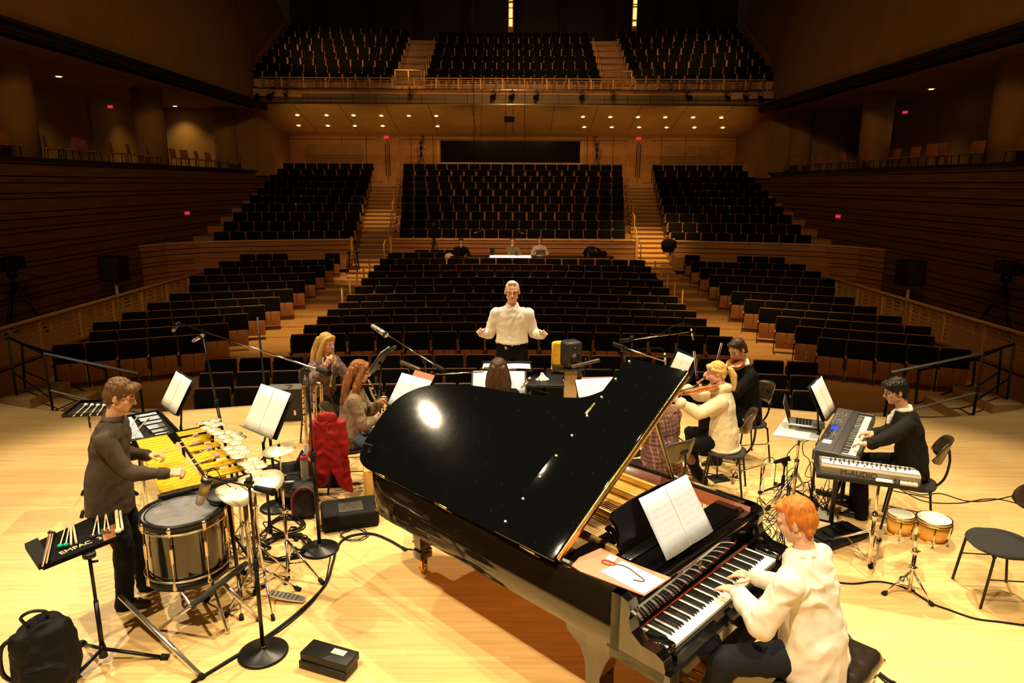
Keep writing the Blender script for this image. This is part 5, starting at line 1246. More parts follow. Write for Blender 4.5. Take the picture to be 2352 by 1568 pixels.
# VIBRAPHONE ---------------------------------------------------------
c0 = atz(332, 1023, .88); c1 = atz(464, 995, .88); c2 = atz(550, 1093, .88); c3 = atz(388, 1118, .88)
vc = (c0+c1+c2+c3)/4; ax = ((c2+c3)/2-(c0+c1)/2); L = ax.length; va = math.atan2(ax.y, ax.x); ax.normalize()
t = thing('vibraphone', 'vibraphone with yellow gold bars in front of the grey brown jacketed player', 'vibraphone', (vc.x-.05*ax.x, vc.y-.05*ax.y, 0), va); VIBT = t
LL = 1.30; W0, W1 = .56, .40      # long axis x: low end at -x (far), wide end near the camera
nb_ = 20; k = 0
for i in range(nb_):
    x = -LL/2+LL*(i+.5)/nb_; f_ = i/(nb_-1); w = .24+.06*(f_); yb = -.02-w/2-.02
    mb = MB(); mb.bbox((x, -.155-.01*f_, .885), (LL/nb_-.010, .25+.06*f_, .012), None, .003, 1); mb.build('natural_bar', M_yellowbar, t)
for i in range(nb_-1):
    if i % 7 in (2, 6): continue
    x = -LL/2+LL*(i+1)/nb_; f_ = i/(nb_-1)
    mb = MB(); mb.bbox((x, .155+.01*f_, .900), (LL/nb_-.014, .23+.05*f_, .012), None, .003, 1); mb.build('accidental_bar', M_yellowbar, t)
mb = MB()
for y0, y1 in ((-.27, -.30), (-.04, -.03), (.04, .03), (.26, .30)): mb.cyl((-LL/2, y0, .865), (LL/2, y1, .865), .012, n=8)
mb.box((-LL/2-.03, 0, .84), (.05, .62, .09)); mb.box((LL/2+.03, 0, .84), (.05, .68, .09)); mb.build('frame', M_blackmetal, t)
for y in (-.16, .16):
    for i in range(nb_): x = -LL/2+LL*(i+.5)/nb_; h = .18+.30*(i/nb_); mb = MB(); mb.cyl((x, y, .84), (x, y, .84-h), .024, n=12); mb.build('resonator', mat('gold_resonator', (.78, .52, .14), .3, metal=.9), t)
for x in (-LL/2-.03, LL/2+.03):
    for y in (-.26, .26): mb = MB(); mb.cyl((x, y, .82), (x*1.02, y, .05), .02, n=10); mb.cyl((x*1.02, y-.012, .03), (x*1.02, y+.012, .03), .03, n=14); mb.build('leg', M_chrome, t)
mb = MB(); mb.cyl((-LL/2, .26, .18), (LL/2, .26, .18), .014, n=8); mb.box((0, -.05, .06), (.30, .10, .02)); mb.build('crossbar', M_blackmetal, t)
M_purple = mat('purple_yarn', (.36, .22, .34), .95, bump=.5, scale=200)
def mallet(label, a, b, ball, m, group, r=.0045, name='mallet', ell=(1, 1, .8)):
    a, b = V(a), V(b); t = thing(name, label, 'mallet', a, 0, group); mb = MB(); mb.cyl(a, b, r, r, 8); mb.build('stick', M_stick, t, True)
    if ball: mb = MB(); mb.ell(b, (ball*ell[0], ball*ell[1], ball*ell[2])); mb.build('mallet_head', m, t, True)
    return t
hr = VIB.loc(VIB.wr)+V((.06, .01, -.01)); hl = VIB.loc(VIB.wl)+V((.06, .0, -.01))
mallet('purple headed mallet in the near hand, nearer one', hr-V((.06, 0, 0)), atz(498, 1047, .98), .024, M_purple, 'mallets held by the vibraphone player')
mallet('purple headed mallet in the near hand, farther one', hr-V((.05, -.01, 0)), atz(480, 1030, .98), .024, M_purple, 'mallets held by the vibraphone player')
mallet('purple headed mallet in the far hand, nearer one', hl-V((.06, 0, 0)), atz(448, 1018, .98), .024, M_purple, 'mallets held by the vibraphone player')
mallet('purple headed mallet in the far hand, farther one', hl-V((.05, -.01, 0)), atz(449, 999, .98), .024, M_purple, 'mallets held by the vibraphone player')
# GLOCKENSPIEL in its case -------------------------------------------
g0 = atz(216, 975, .85); g1 = atz(343, 940, .85); g2 = atz(381, 1000, .85); g3 = atz(320, 1016, .85)
gc = V((-3.52, 6.22, .80)); t = thing('glockenspiel', 'glockenspiel with silver bars in a black case behind the vibraphone player', 'glockenspiel', (gc.x, gc.y, 0), math.radians(-51))
mb = MB(); mb.bbox((0, 0, .80), (.88, .50, .03), None, .008)
for s in (-1, 1): mb.bbox((0, s*.245, .825), (.88, .015, .07), None, .004); mb.bbox((s*.435, 0, .825), (.015, .50, .07), None, .004)
mb.build('case', M_darkcase, t)
for i in range(20):
    x = -.40+.80*(i+.5)/20; l = .20-.004*i; mb = MB(); mb.bbox((x, -.11, .845), (.031, l, .010), None, .002, 1); mb.build('natural_bar', M_alu, t)
    if i % 7 not in (2, 6) and i < 19: mb = MB(); mb.bbox((x+.02, .11, .855), (.028, l*.95, .010), None, .002, 1); mb.build('accidental_bar', M_alu, t)
for s in (-1, 1): mb = MB(); mb.cyl((s*.38, -.2, .79), (-s*.30, -.2, 0), .013, n=8); mb.cyl((s*.38, .2, .79), (-s*.30, .2, 0), .013, n=8); mb.build('folding_leg', M_blackmetal, t)
for i in range(2): mallet('brass mallet lying on the glockenspiel bars, %s one' % ('left', 'right')[i], atz(292+22*i, 985+4*i, .875), atz(318+22*i, 955+6*i, .875), .012, M_brass, 'brass mallets on the glockenspiel')
# mallet tray on chrome tripod ----------------------------------------
tc = V((-4.05, 6.33, 1.0)); t = thing('tray_stand', 'small black tray on a chrome tripod stand at the far left', 'tray stand', (-4.10, 6.36, 0), math.radians(12))
mb = MB(); mb.bbox((.05, -.03, .985), (.36, .44, .012), None, .004); 
for s in (-1, 1): mb.box((.05+s*.178, -.03, 1.0), (.008, .44, .03)); mb.box((.05, -.03+s*.218, 1.0), (.36, .008, .03))
mb.build('tray', M_blackmetal, t)
mb = MB(); mb.cyl((0, 0, .98), (0, 0, .55), .010, n=10); mb.cyl((0, 0, .58), (0, 0, .10), .014, n=10); mb.cyl((0, 0, .56), (0, 0, .61), .02, n=10); mb.build('pole', M_chrome, t)
tripod(t, V(t.matrix_basis @ V((0, 0, .45))), [V(t.matrix_basis @ V((.33*math.cos(a), .33*math.sin(a), 0))) for a in (-1.75, .35, 2.4)], M_chrome, M_rubber, .008)
for i in range(4):
    a = atz(168+17*i+(4 if i > 1 else 0), 956-1*i, 1.005); b_ = atz(197+14*i, 929+i*.5, 1.012); mallet('white headed soft mallet on the small black tray, %s from the left' % ORD[i+1], a, b_, .018, mat('white_felt', (.85, .82, .75), .95), 'white headed mallets on the tray')
# BASS DRUM -----------------------------------------------------------
dc = V((-2.33, 4.51, 0)); t = thing('bass_drum', 'large black bass drum lying flat on a folding silver stand', 'drum', dc); Rr = .272
mb = MB(); mb.lathe([(Rr-.012, .41), (Rr-.012, .84)], (0, 0, 0), None, 48, False); mb.build('shell', mat('black_gloss_shell', (.012, .010, .008), .12, coat=.8), t)
for z, nm in ((.845, 'top_hoop'), (.405, 'bottom_hoop')):
    s_ = 1 if z > .5 else -1; mb = MB(); mb.lathe([(Rr-.006, z-.025*s_), (Rr+.012, z-.025*s_), (Rr+.012, z+.022*s_), (Rr-.004, z+.022*s_), (Rr-.006, z-.02*s_)], (0, 0, 0), None, 48, False); mb.build(nm, M_blackplastic, t)
    mb = MB(); mb.tube([(Rr*1.035*math.cos(a), Rr*1.035*math.sin(a), z-.045*s_) for a in np.linspace(0, 2*PI, 48, endpoint=False)], .008, 8, True); mb.build('metal_rim', M_brass if False else mat('champagne_metal', (.70, .58, .38), .25, metal=1), t)
mb = MB(); mb.lathe([(Rr-.006, .850), (Rr*.80, .848), (.001, .848)], (0, 0, 0), None, 48, False); mb.tube([(Rr*.84*math.cos(a), Rr*.84*math.sin(a), .850) for a in np.linspace(0, 2*PI, 48, endpoint=False)], .006, 6, True); mb.build('drumhead', M_drumhead, t)
mb = MB(); mb.tube([(Rr*.90*math.cos(a), Rr*.90*math.sin(a), .852) for a in np.linspace(0, 2*PI, 48, endpoint=False)], .005, 6, True); mb.build('black_ring', M_blackplastic, t)
for i in range(8):
    a = -1.45+i*PI/4; mb = MB(); q = Rr*1.045
    mb.cyl((q*math.cos(a), q*math.sin(a), .86), (q*math.cos(a), q*math.sin(a), .39), .0055, n=8); 
    for z, d in ((.845, -1), (.405, 1)): mb.caps((q*math.cos(a), q*math.sin(a), z), (q*math.cos(a), q*math.sin(a), z+d*.05), .018, .008, 10)
    mb.caps((q*math.cos(a)*.985, q*math.sin(a)*.985, .70), (q*math.cos(a)*.985, q*math.sin(a)*.985, .60), .012, .012, 10); mb.build('tension_rod', mat('champagne_metal', (0, 0, 0)), t)
t = thing('folding_drum_stand', 'folding silver tube stand with black padded arms under the bass drum', 'drum stand', (dc.x, dc.y, 0))
A = atz(460, 1550, .02); B = atz(276, 1369, .30); m1 = atz(439, 1392, .37); m2 = atz(566, 1293, .40); e1 = atz(515, 1341, .34); e2 = atz(592, 1420, .02)
mb = MB(); mb.cyl(A, B, .017, n=14); mb.build('silver_tube', M_alu, t, True)
mb = MB(); mb.cyl(A, A-(B-A).normalized()*.03, .02, n=12); mb.build('rubber_foot', M_rubber, t, True)
mb = MB(); mb.cyl(e1, e2, .015, n=14); mb.build('silver_tube', M_alu, t, True)
mb = MB(); mb.cyl(e2, e2+(e2-e1).normalized()*.03, .018, n=12); mb.build('rubber_foot', M_rubber, t, True)
mb = MB(); mb.cyl(m1, m2, .020, n=14); mb.build('padded_arm', mat('black_foam', (.02, .02, .02), .8), t, True)
far_a = V((-2.62, 4.66, .37)); far_b = V((-2.40, 4.86, .37)); mb = MB(); mb.cyl(far_a, far_b, .022, n=14); mb.build('padded_arm', MATS['black_foam'], t, True)
q = atz(367, 1443, .02); mb = MB(); mb.cyl(m1, q, .012, n=12); mb.build('silver_tube', M_alu, t, True)
mb = MB(); mb.cyl(m2, V((-2.5, 4.9, .02)), .012, n=12); mb.cyl(m1, far_a, .01, n=8); mb.cyl(far_b, V((-2.0, 4.3, .02)), .012, n=12); mb.build('crossing_tube', M_alu, t, True)
# CROTALES ------------------------------------------------------------
cg = [[(150, 445, .6), (205, 435, .8), (290, 420, 1), (240, 437, 1), (340, 450, 1), (290, 465, 1), (210, 480, 1), (275, 507, 1.1), (318, 532, 1.2)],
      [(415, 515, 1.1), (365, 565, 1), (475, 545, 1.1), (410, 595, 1), (510, 575, 1.1), (475, 622, 1.1), (418, 665, 1.1), (520, 660, 1.1), (452, 705, 1.1), (550, 695, 1.1), (500, 742, 1.1)],
      [(540, 772, 1), (630, 763, 1), (572, 812, 1), (668, 798, 1), (610, 838, 1), (702, 832, 1), (650, 872, 1)]]
nm3 = ['far', 'middle', 'near']
for gi, grp in enumerate(cg):
    pts = [(atz(420+x/3.92, 860+y/3.92, 1.02 if gi < 2 else .99), s_) for x, y, s_ in grp]; cc = sum((p_ for p_, _ in pts), V())/len(pts)
    t = thing('crotale_rack', 'rack of small bronze crotale discs, the %s one of three beside the vibraphone' % nm3[gi], 'crotales', (cc.x, cc.y, 0), 0, 'crotale racks')
    for i, (p_, s_) in enumerate(pts):
        mb = MB(); r = .054*s_; z0 = p_.z+.004*(i % 3); mb.lathe([(r, z0), (r, z0+.004), (r*.5, z0+.006), (.018, z0+.008), (.013, z0+.013), (.004, z0+.014)], (p_.x, p_.y, 0), None, 22); mb.lathe([(.004, z0+.012), (.004, z0+.022), (.002, z0+.023)], (p_.x, p_.y, 0), None, 8)
        mb.build('crotale_disc', M_cym, t, True)
    mb = MB()
    for a, b_ in zip(pts[:-1], pts[1:]): mb.cyl(a[0]-V((0, 0, .02)), b_[0]-V((0, 0, .02)), .006, n=6)
    for p_, _ in pts: mb.cyl(p_-V((0, 0, .03)), p_+V((0, 0, .0)), .004, n=6)
    mb.build('rack_bar', M_blackmetal, t, True)
    mb = MB(); mb.cyl((cc.x, cc.y, .99 if gi < 2 else .96), (cc.x, cc.y, .12), .012, n=10); mb.build('pole', M_chrome if gi else M_blackmetal, t, True)
    tripod(t, V((cc.x, cc.y, .30)), [V((cc.x+.22*math.cos(a), cc.y+.22*math.sin(a), 0)) for a in (.6, 2.7, 4.8)], M_chrome, M_rubber, .007)
# CYMBALS -------------------------------------------------------------
def cymbal(t, c, r, R=None, name='cymbal', bend=0):
    prof = [(.006, .022), (.03, .018), (.042, .010), (r*.6, .002), (r, -.010), (r, -.0115), (r*.6, .0), (.04, .008), (.006, .02)]
    mb = MB(); n0 = len(mb.v); mb.lathe(prof, (0, 0, 0), None, 40, False)
    for v in mb.v: v.z += bend*math.sin(2*math.atan2(v.y, v.x))*(v.xy.length/r)**2
    mb.v = [V(c)+(R @ v if R is not None else v) for v in mb.v]; return mb.build(name, M_cym, t, True)
def cym_stand(label, base, top, feet, cyms, group='cymbal stands', tilt=(0, 0)):
    t = thing('cymbal_stand', label, 'cymbal stand', base, 0, group); base = V(base); top = V(top)
    mb = MB(); mb.cyl(base+V((0, 0, .03)), base.lerp(top, .50), .013, n=12); mb.build('lower_tube', M_chrome, t, True)
    mb = MB(); mb.cyl(base.lerp(top, .48), base.lerp(top, .80), .010, n=12); mb.cyl(base.lerp(top, .78), top+V((0, 0, .06)), .006, n=10); mb.build('upper_tube', M_chrome, t, True)
    mb = MB()
    for f_ in (.22, .50, .79): mb.cyl(base.lerp(top, f_)-V((0, 0, .02)), base.lerp(top, f_)+V((0, 0, .02)), .02, n=12); mb.cyl(base.lerp(top, f_), base.lerp(top, f_)+V((.045, 0, 0)), .006, n=6)
    mb.build('memory_lock', M_chrome, t, True)
    tripod(t, base+V((0, 0, .27)), feet, M_chrome, M_rubber, .009); mb = MB()
    for f_ in feet: mb.cyl(base+V((0, 0, .06)), (base+V((0, 0, .27))).lerp(V(f_), .5), .006, n=6)
    mb.build('brace', M_chrome, t, True)
    for c, r, R, bd in cyms: cymbal(t, c, r, R, 'cymbal', bd)
    mb = MB(); mb.cyl(top+V((0, 0, .02)), top+V((0, 0, .045)), .014, .008, 12); mb.build('wing_nut', M_blackplastic, t, True)
    return t
top = atz(641, 1030, 1.05); base = V((top.x-.0, top.y+.02, 0)); base = atz(664, 1304, .02); base.z = 0
cym_stand('chrome stand holding a single small splash cymbal beside the music stand', base, V((base.x, base.y, 0))+V((top.x-base.x, top.y-base.y, 1.05)), [atz(658, 1341, 0), atz(744, 1342, 0), V((base.x-.05, base.y+.33, 0))], [(top, .135, rotx(.06) @ roty(-.10), 0)])
b2 = V((-1.98, 4.80, 0)); t2 = atz(577, 1105, 1.0)
cym_stand('chrome stand with warped effect cymbals beside the bass drum', b2, t2, [b2+V((-.12, -.30, 0)), b2+V((.33, .05, 0)), b2+V((-.2, .28, 0))], [(atz(600, 1100, 1.0), .16, rotx(.10) @ roty(.12), .022), (atz(541, 1128, .985), .135, rotx(.2) @ roty(.25), .02)])
t = thing('hi_hat_stand', 'chrome pedal stand with a ribbed foot plate on the floor by the drum stand', 'pedal stand', atz(632, 1382, 0)); hb = atz(618, 1380, 0)
mb = MB(); mb.cyl(hb+V((0, 0, .05)), V((hb.x-.10, hb.y+.05, .80)), .011, n=10); mb.build('tube', M_chrome, t, True)
pa = atz(618, 1362, .05); pb = atz(700, 1378, .015); d = (pb-pa); side = V((-d.y, d.x, 0)).normalized()*.042
mb = MB(); mb.prism([(0, -.035), (d.length*.6, -.045), (d.length, -.03), (d.length, .03), (d.length*.6, .045), (0, .035)], 0, .008, Matrix.Translation(pa) @ Matrix.Rotation(math.atan2(d.y, d.x), 4, 'Z') @ Matrix.Rotation(math.atan2(-d.z, d.xy.length), 4, 'Y')); pl = mb.build('foot_plate', M_alu, t, True)
mb = MB()
for i in range(7): mb.box(pa.lerp(pb, .12+.11*i)+V((0, 0, .009)), (.006, .06, .003), rotz(math.atan2(d.y, d.x)))
mb.build('grip_rib', M_blackplastic, t, True)
mb = MB(); mb.box(pa.lerp(pb, .5)-V((0, 0, .02)), (d.length, .03, .006), rotz(math.atan2(d.y, d.x))); mb.build('base_plate', M_alu, t, True)
tripod(t, hb+V((-.02, 0, .25)), [atz(628, 1425, 0), V((hb.x-.28, hb.y+.1, 0)), V((hb.x+.05, hb.y+.32, 0))], M_chrome, M_rubber, .007)
t = thing('percussion_tray', 'black round padded tray beside the bass drum rim', 'tray', V((-2.02, 4.78, .86))); cc = atz(522, 1132, .90); t.matrix_basis = Matrix.Translation((cc.x, cc.y, 0))
mb = MB(); mb.lathe([(.02, .84), (.13, .86), (.15, .90), (.145, .905), (.01, .90)], (0, 0, 0), None, 28); mb.build('tray', M_blackplastic, t)
mb = MB(); mb.cyl((0, 0, .86), (.03, .0, .05), .014, n=10); mb.build('pole', M_blackmetal, t)
tripod(t, V((cc.x+.02, cc.y, .25)), [V((cc.x+.25*math.cos(a), cc.y+.25*math.sin(a), 0)) for a in (1.0, 3.1, 5.2)], M_chrome, M_rubber, .008)
# MALLET BAG ON A STAND -----------------------------------------------
q = [atz(66, 1250, .80), atz(262, 1162, .80), atz(275, 1228, .80), atz(98, 1298, .80)]
hb = atz(240, 1522, 0); hc = atz(203, 1262, .79)
t = thing('mallet_table', 'long black mallet bag lettered in gold lying on a black tripod stand', 'mallet table', hb)
c = sum(q, V())/4
mb = MB(); mb.prism([(p_.x, p_.y) for p_ in q], .765, .795); mb.build('padded_board', mat('black_velvet', (.006, .005, .005), .95, spec=.1), t, True)
mb = MB(); w = [q[0], q[0].lerp(q[1], .14), q[3].lerp(q[2], .14), q[3]]
mb.prism([(p_.x-.02, p_.y-.01) for p_ in w], .772, .812); mb.build('folded_flap', M_darkcase, t, True)
mb = MB(); a, b_ = q[3].lerp(q[2], .78), q[3].lerp(q[2], .95); u = q[1]-q[0]; 
mb.prism([(a.x, a.y), (b_.x, b_.y), (b_.lerp(q[1], .4).x, b_.lerp(q[1], .4).y), (a.lerp(q[0].lerp(q[1], .78), .4).x, a.lerp(q[0].lerp(q[1], .78), .4).y)], .797, .801); mb.build('leather_strap', mat('brown_strap', (.22, .08, .02), .5), t, True)
ang = math.atan2((q[2]-q[3]).y, (q[2]-q[3]).x); tp = q[3].lerp(q[2], .50).lerp(q[0].lerp(q[1], .5), .17)
M4 = t.matrix_basis.inverted() @ Matrix.Translation((tp.x, tp.y, .797)) @ Matrix.Rotation(ang, 4, 'Z')
text_mesh('lettering', 'EMPAC  3', .062, mat('gold_marker', (.75, .62, .28), .6), M4, t)
mb = MB(); mb.cyl(hb+V((0, 0, .08)), hb.lerp(V((hc.x, hc.y, .42)), 1), .015, n=12); mb.build('lower_tube', M_blackmetal, t, True)
mb = MB(); mb.cyl(V((hb.x, hb.y, .40)).lerp(V((hc.x, hc.y, .42)), .9), V((hc.x, hc.y, .77)), .011, n=12); mb.cyl((hc.x, hc.y, .74), (hc.x, hc.y, .768), .04, n=14); mb.cyl((hc.x, hc.y, .70), (hc.x+.05, hc.y, .71), .009, n=8); mb.build('upper_tube', M_blackmetal, t, True)
mb = MB(); mb.cyl(hb+V((0, 0, .05)), hb+V((0, 0, .14)), .028, .02, 12); mb.build('hub', M_blackmetal, t, True)
tripod(t, hb+V((0, 0, .11)), [atz(388, 1511, 0), atz(188, 1478, .0), V((hb.x-.12, hb.y-.26, 0))], M_blackmetal, M_rubber, .012)
def onbag(x, y, z=.806): return atz(40+x/7.84, 1130+y/7.84, z)
for i, (a, b_) in enumerate((((880, 580), (765, 965)), ((945, 560), (870, 945)))): mallet('green headed mallet on the mallet bag, %s one' % ('left', 'right')[i], onbag(*a, .81), onbag(*b_, .815), .016, mat('green_yarn', (.0, .42, .26), .9), 'green mallets on the mallet bag')
for i, (a, b_) in enumerate((((965, 560), (965, 945)), ((1000, 560), (1060, 915)))): mallet('plain wooden stick lying on the mallet bag, %s one' % ('left', 'right')[i], onbag(*a, .81), onbag(*b_, .81), 0, None, 'wooden sticks on the mallet bag', r=.007, name='drumstick')
for i, (a, b_) in enumerate((((1440, 420), (1355, 780)), ((1445, 420), (1470, 745)), ((1590, 380), (1560, 705)), ((1595, 380), (1655, 695)))): mallet('mallet with shiny metal ball head on the mallet bag, %s from the left' % ORD[i+1], onbag(*a, .815), onbag(*b_, .815), .014, M_chrome, 'metal headed mallets on the mallet bag')
mallet('thick yellow wooden beater with a pale head on the mallet bag', onbag(1775, 300, .82), onbag(1815, 690, .82), .022, mat('cream_felt', (.8, .72, .5), .9), 'beaters on the mallet bag', r=.012, name='beater')
mallet('pale wooden drumstick beside the thick yellow beater', onbag(1840, 280, .81), onbag(1895, 670, .81), 0, None, 'beaters on the mallet bag', r=.008, name='drumstick')
for i, (a, b_) in enumerate((((580, 690), (440, 1340)), ((620, 700), (510, 1280)))):
    a_, b2_ = onbag(*a, .82), onbag(*b_, .82); t = thing('violin_bow', 'bow with dark frog lying on the mallet bag, %s one' % ('left', 'right')[i], 'bow', a_, 0, 'bows on the mallet bag')
    mb = MB(); mb.cyl(a_, b2_, .004, .003, 8); mb.build('stick', mat('pernambuco', (.30, .10, .03), .4), t, True); mb = MB(); mb.cyl(a_+V((.012, 0, 0)), b2_+V((.006, 0, 0)), .0025, n=6); mb.build('bow_hair', mat('bow_hair', (.75, .68, .5), .6), t, True)
    mb = MB(); mb.bbox(a_.lerp(b2_, .06)+V((.008, 0, 0)), (.03, .02, .018), None, .004); mb.build('frog', M_blackplastic, t, True)
# BACKPACK ------------------------------------------------------------
bp = Matrix.Translation(atz(110, 1560, 0)) @ Matrix.Rotation(.5, 4, 'Z')
t = thing('backpack', 'black backpack standing on the floor at the lower left corner', 'backpack', atz(118, 1575, 0), .45)
mb = MB(); mb.loft([((0, 0, .01), (1, 0, 0), (0, 1, 0), .15, .13), ((0, 0, .12), (1, 0, 0), (0, 1, 0), .18, .15), ((.0, 0, .30), (1, 0, 0), (0, 1, 0), .17, .13), ((.01, .01, .42), (1, 0, 0), (0, 1, 0), .13, .10), ((.02, .01, .47), (1, 0, 0), (0, 1, 0), .07, .06)], 24); mb.ell((0, -.12, .15), (.13, .06, .11)); mb.ell((-.1, -.05, .36), (.07, .06, .08))
remesh(mb, 'bag_body', M_darkcase, t, .012, 2, folds(.012, 8, 5)); 
mb = MB(); mb.tube(curve_pts([(-.06, -.02, .46), (-.09, -.03, .53), (-.03, -.03, .56), (.04, -.02, .53), (.03, 0, .46)], 5), .010, 8); mb.build('handle', M_blackplastic, t)
mb = MB(); mb.tube(curve_pts([(-.10, -.02, .42), (-.20, -.06, .38), (-.22, -.05, .20), (-.17, 0, .08)], 5), .014, 8); mb.build('strap', M_blackplastic, t)
mb = MB(); mb.tube([(-.09, -.165, .25), (0, -.185, .26), (.09, -.165, .25)], .003, 6); mb.build('zip', M_blackmetal, t)
# STACKED PEDAL CASES -------------------------------------------------
for i, z in enumerate((0, .058)):
    c = V((-1.20, 3.965, z)); t = thing('pedal_case', '%s of two black rectangular cases stacked on the floor at the bottom' % ('lower', 'upper')[i], 'case', (c.x+.01*i, c.y+.008*i, z), math.radians(-21), 'stacked black cases')
    mb = MB(); mb.bbox((0, 0, .029), (.36, .15, .056), None, .006); mb.build('case_body', M_blackplastic, t)
    if i: mb = MB(); mb.box((.06, .02, .0575), (.10, .05, .001)); mb.build('label_sticker', mat('grey_sticker', (.45, .42, .38), .6), t)
# ROUND BASE MICROPHONE STANDS ---------------------------------------
s1 = atz(605, 1500, 0); tp = aty(572, 1108, s1.y+.02)
mic_stand('round based black stand nearest the camera with a boom over the bass drum', s1, (tp.x, tp.y, tp.z), (aty(628, 1130, s1.y+.03), aty(478, 1094, s1.y+.28)))
m0 = aty(478, 1096, s1.y+.30); mic('olive gold studio microphone hanging over the bass drum', m0, aty(461, 1146, s1.y+.27)-m0, .20, .033, mat('olive_gold', (.32, .25, .13), .35, metal=.6), cable=[aty(470, 1098, s1.y+.3), aty(484, 1076, s1.y+.3), aty(498, 1080, s1.y+.28), aty(512, 1105, s1.y+.2), aty(530, 1118, s1.y+.1)])
s2 = atz(735, 1262, 0); tp = aty(705, 852, s2.y)
mic_stand('tall round based black stand in front of the red jacket with a long boom', s2, tp, (aty(757, 857, s2.y-.1), aty(412, 742, 6.9), 1), r=.014)
mic('dark microphone at the far left end of the long boom', aty(410, 742, 6.9), (-.6, .1, -.7), .12, .018, M_blackplastic)
mic('silver microphone below the far left end of the long boom', aty(466, 770, 6.75), (-.7, .1, -.4), .14, .018)
s4 = atz(637, 1165, 0); mic_stand('thin tall round based stand behind the music stands', s4, aty(591, 728, s4.y), None, r=.012)
s3 = V((-2.86, 6.62, 0)); tp = aty(467, 778, 6.62); mic_stand('tall black stand behind the far crotale discs', s3, tp, None, clutch=.60, r=.013)
s6 = V((-.86, 7.15, 0)); tp = aty(976, 828, 7.15)
mic_stand('black stand with silver boom rising left behind the piano', s6, tp, (aty(1022, 852, 6.9), aty(888, 768, 7.6), 1))
m0 = aty(889, 770, 7.6); mic('large silver studio microphone pointing up left behind the piano', m0, aty(858, 750, 7.65)-m0, .22, .03)
mic_stand('black stand with a level silver boom left of the conductor desk', (-.80, 6.95, 0), aty(992, 859, 6.95), (aty(988, 859, 6.95), aty(1112, 854, 7.0), 1), weight=False)
s7 = V((1.22, 7.35, 0)); mic_stand('black stand with two crossing booms right of the loudspeaker', s7, aty(1437, 803, 7.35), (aty(1408, 789, 7.4), aty(1526, 829, 7.2), 1))
mic('small pencil microphone hanging from the lower right boom', aty(1527, 812, 7.2), (.1, 0, -1), .13, .013, cable=[aty(1460, 803, 7.3), aty(1490, 800, 7.25), aty(1520, 800, 7.2), aty(1527, 812, 7.2)])
mic_stand('black stand with the higher boom in front of the seats at right', (1.40, 7.75, 0), aty(1452, 777, 7.75), (aty(1425, 783, 7.75), aty(1585, 762, 7.85), 1))
mic('small pencil microphone hanging from the higher right boom', aty(1588, 757, 7.85), (.25, 0, -1), .13, .013, cable=[aty(1510, 772, 7.8), aty(1550, 748, 7.8), aty(1578, 743, 7.85), aty(1588, 757, 7.85)])
mic('small pencil microphone clipped beside the person seen from behind', aty(1217, 868, 6.7), (-.6, -.1, -.7), .14, .014, M_alu, cable=[aty(1217, 868, 6.7), aty(1232, 862, 6.7), aty(1240, 880, 6.7), aty(1225, 893, 6.7), aty(1262, 903, 6.8)])
# lowered boom stand by the laptop table
s8 = atz(1795, 1140, 0); tp = aty(1797, 1062, s8.y+.02)
mic_stand('black stand with a low slanting boom between piano and laptop table', s8, (s8.x, s8.y, tp.z), (aty(1815, 1052, s8.y-.05), aty(1700, 1082, s8.y+.1), 1), base_kind='tripod', feet=[atz(1742, 1133, 0), s8+V((.3, -.1, 0)), s8+V((.05, .3, 0))])
m0 = aty(1690, 1088, s8.y+.12); t = mic('silver microphone in a wire shock mount by the cream sweater player\'s chair', m0, (-.2, .1, -1), .12, .024)
mb = MB()
for k_ in range(6): a_ = k_*PI/3; mb.tube([m0+V((.055*math.cos(a_)*q_, .055*math.sin(a_)*q_, z_)) for q_, z_ in ((.6, .05), (1, .02), (1.1, -.03), (.8, -.08), (.5, -.10))], .003, 6)
for z_ in (.02, -.05): mb.tube([m0+V((.057*math.cos(a_), .057*math.sin(a_), z_)) for a_ in np.linspace(0, 2*PI, 16, endpoint=False)], .004, 6, True)
mb.build('shock_mount', M_chrome, t, True)
# MUSIC STANDS AND SHEETS --------------------------------------------
def stand_score(lab_s, lab_p, c, az, tilt, w=.44, h=.33, base=None, sw=.50, sh=.34, pages=2, m=None, bend=.012, dz=0):
    az = math.radians(az); tilt = math.radians(tilt)
    music_stand(lab_s, c, az, tilt, base, sw, sh)
    f = V((math.cos(az), math.sin(az), 0)); up = V((0, 0, 1)); b_ = up*math.cos(tilt)-f*math.sin(tilt); n_ = (-f).cross(up).cross(b_)
    return score(V(c)+n_*(.012+bend*.0)+b_*dz, az, tilt, w, h, lab_p, pages=pages, m=m, bend=bend)
M_bluepaper = mat('cool_white_paper', (.58, .64, .74), .9)
stand_score('black music stand with open score, behind the vibraphone', 'open white score on the music stand behind the vibraphone', (-3.12, 6.17, 1.21), 222, 29.5)
stand_score('black music stand with large open score beside the crotales', 'large open cream score on the stand beside the crotales', (-2.05, 5.52, 1.25), 231, 30, w=.44, h=.40, base=(-2.16, 5.66, 0), sh=.38)
stand_score('black music stand facing the keyboard player', 'open white score on the stand facing the keyboard player', (2.93, 6.24, 1.17), -35, 27)
stand_score('black music stand with blank looking pages left of the piano lid', 'bright bluish white pages on the stand left of the piano lid', (-1.02, 6.62, 1.07), 228, 34, w=.46, h=.36, pages=1, m=M_bluepaper)
on = V((-1.02, 6.62, 1.07))
mb = MB(); f = V((math.cos(math.radians(228)), math.sin(math.radians(228)), 0)); tl = math.radians(34); b_ = V((0, 0, 1))*math.cos(tl)-f*math.sin(tl); r_ = (-f).cross(V((0, 0, 1))); n_ = r_.cross(b_)
